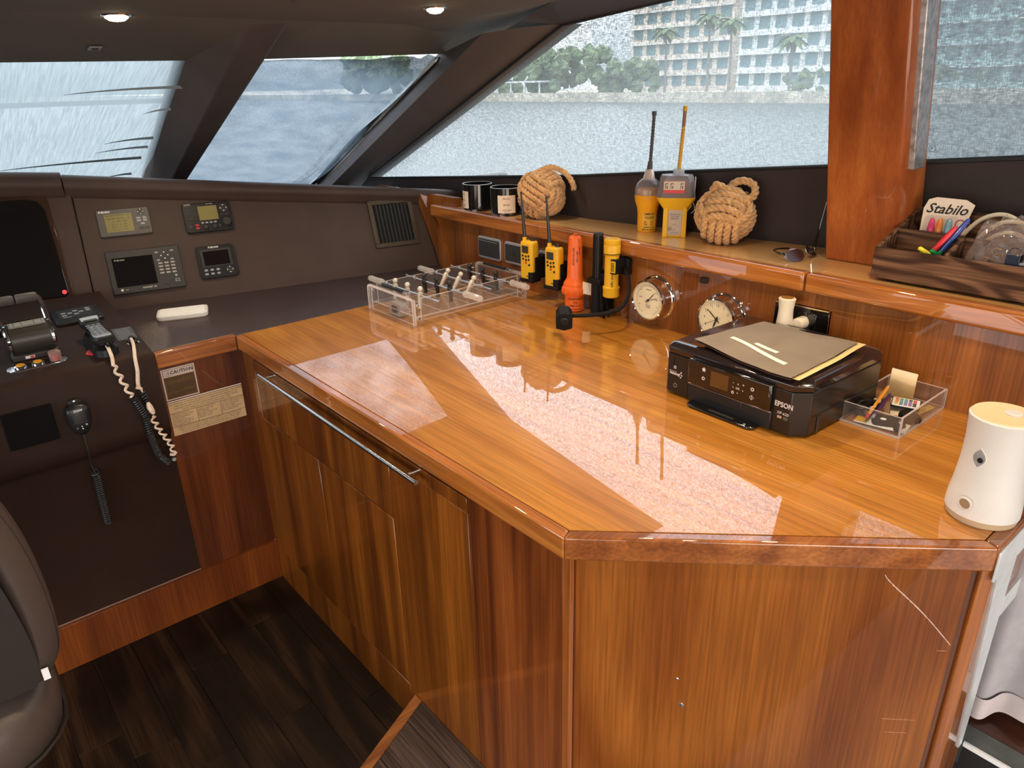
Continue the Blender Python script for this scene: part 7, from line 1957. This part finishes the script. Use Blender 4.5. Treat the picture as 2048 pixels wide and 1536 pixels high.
# binder clips / stapler-like dark clips
for i, (y, lab) in enumerate(((0.505, 'navy binder clip standing at the front of the organiser'), (0.456, 'navy binder clip at the right end of the organiser'))):
    t = thing('binder_clip', lab, 'clip', loc=(1.895, y, 1.262), rz=0.15 * i)
    g = G(); g.loft([[(-0.012, -0.014, z), (0.012, -0.014, z), (0.004, -0.0125, z)[:3], (0.004, 0.0125, z), (0.012, 0.014, z), (-0.012, 0.014, z)] for z in (0.0, 0.078)]); build('clip_body', g, M_('navy_%d' % i, (0.012, 0.018, 0.045), 0.25, coat=0.6, var=0.05), t, bev=0.001)
    g = G(); g.tube(spline([(-0.004, -0.012, 0.078), (-0.002, -0.008, 0.090), (-0.002, 0.008, 0.090), (-0.004, 0.012, 0.078)]), 0.0012, 6); build('wire_handle', g, MT['chrome'], t)
t = thing('staple_strip', 'small chrome block of staples between the navy clips', 'staples', loc=(1.893, 0.481, 1.262))
g = G(); g.box(-0.010, 0.010, -0.009, 0.009, 0, 0.064); build('staple_block', g, MT['steel'], t, bev=0.001)
g = G()
for k in range(8): g.box(-0.0106, 0.0106, -0.0096, 0.0096, 0.004 + k * .0075, 0.0058 + k * .0075)
build('groove', g, MT['dgrey'], t, smooth=0)

# =================================================================== CEILING FITTINGS
lampm = M_('lamp_glow', (1.0, 0.80, 0.52), 0.5, emit=14.0)
def downlight(label, x, y, r):
    z = zc(y)
    t = thing('ceiling_downlight', label, 'light', Matrix.Translation((x, y, z)) @ Matrix.Rotation(math.radians(-1.9), 4, 'X'), group='ceiling downlights')
    g = G(); g.lathe([(r * .98, 0.004), (r * 1.22, 0.002), (r * 1.25, -0.001), (r * 1.20, -0.004), (r * 1.0, -0.005), (r * .93, -0.001)], 32, caps=False); build('bezel', g, MT['chrome'], t)
    g = G(); g.lathe([(r * .95, -0.0015), (r * .9, -0.008), (r * .6, -0.015), (0.0001, -0.018)], 32, caps=False); build('lens', g, lampm, t)
    l = bpy.data.lights.new('downlight_beam', 'SPOT'); l.energy = 22; l.color = (1.0, 0.78, 0.52); l.spot_size = 2.2; l.spot_blend = 0.9; l.shadow_soft_size = 0.03
    o = bpy.data.objects.new('downlight_beam', l); COL.objects.link(o); o.location = (x, y, z - 0.02)
    return t
downlight('lit ceiling downlight above the helm console, left in view', 0.645, 2.510, 0.034)
downlight('lit ceiling downlight above the teak worktop, top middle of the view', 1.455, 2.075, 0.029)
for k, (x, y) in enumerate(((1.30, 1.15), (1.45, 0.55), (0.75, 0.35), (0.55, 1.45))):      # unseen extra lamps, added aft in the headliner to brighten the counter
    z = zc(y); r = 0.028
    g = G(); g.lathe([(r * .98, 0.004), (r * 1.22, 0.002), (r * 1.25, -0.001), (r * 1.20, -0.004), (r * 1.0, -0.005), (r * .93, -0.001)], 32, (x, y, z), caps=False)
    g.lathe([(r * .95, -0.0015), (r * .9, -0.006), (r * .6, -0.010), (0.0001, -0.012)], 32, (x, y, z), mi=1, caps=False)
    build('trim_%d' % (12 + k), g, [MT['chrome'], lampm], kind='structure')
    l = bpy.data.lights.new('downlight_beam', 'SPOT'); l.energy = 22; l.color = (1.0, 0.78, 0.52); l.spot_size = 2.2; l.spot_blend = 0.9; l.shadow_soft_size = 0.03
    o = bpy.data.objects.new('downlight_beam', l); COL.objects.link(o); o.location = (x, y, z - 0.02)
t = thing('ceiling_sensor', 'tiny white square sensor in the headliner near the windscreen', 'sensor', frame((0.652, 2.868, 1.8545), (1, 0, 0), (0, -0.2, -1)))
g = G(); g.box(-0.019, 0.019, -0.020, 0.020, 0, 0.003); build('plate', g, MT['lgrey'], t, bev=0.001)
g = G(); g.lathe([(0.011, 0.003), (0.010, 0.005), (0.0001, 0.006)], 16); build('eye', g, MT['dgrey'], t)

# =================================================================== AFT CORNER: CURTAIN AND STEP (right edge)
t = thing('curtain', 'pale grey cloth curtain hanging behind the end of the teak cabinet', 'curtain', loc=(1.56, 0.25, 0.8))
cm = M_('curtain_cloth', (0.42, 0.39, 0.40), 0.85, var=0.10, vscale=25, bump=0.3, bscale=350)
def cur(u, v):
    x = 1.470 + 0.30 * u; y = 0.300 - 0.32 * u
    z = 0.90 - v * (0.455 + 0.012 * math.sin(u * 15))
    s = 0.014 * math.sin(u * 30 + v * 1.5) * (0.5 + 0.6 * v) + 0.016 * math.sin(u * 12 + 1) * v
    return (x + s * 0.9, y + s * 0.5, z)
g = W(); g.grid(cur, 90, 30); build('cloth', g, cm, t, smooth=60)
g = W(); g.grid(lambda u, v: (lambda p: (p[0] - 0.005, p[1] - 0.004, p[2]))(cur(u, 0.88 + 0.12 * v)), 90, 4); build('hem', g, M_('hem_grey', (0.60, 0.52, 0.52), 0.8, var=0.08), t, smooth=60)
g = W(); g.cyl((1.462, 0.309, 0.893), (1.775, -0.025, 0.893), 0.006, n=10); build('curtain_rail', g, MT['steel'], t)
struct('floor_aft', G().box(1.478, 1.95, -1.2, 0.60, 0.36, 0.425), wood('aft_floor', (0.035, 0.012, 0.008), (0.06, 0.02, 0.012), (0.09, 0.035, 0.02), 'Y', coat=0.3, rough=0.35, across=16, along=1.5))
struct('trim_10', G().box(1.424, 1.477, -1.2, 0.60, 0.36, 0.4245), M_('slate_edge', (0.10, 0.11, 0.10), 0.5, var=0.2))
struct('trim_11', G().box(1.418, 1.4235, -1.2, 0.257, 0.415, 0.4262), M_('white_edge', (0.80, 0.80, 0.77), 0.4, var=0.05))
struct('floor_riser', G().box(1.420, 1.4235, -1.2, 0.257, 0.0, 0.414), M_('riser_dark', (0.012, 0.011, 0.011), 0.6, var=0.2))
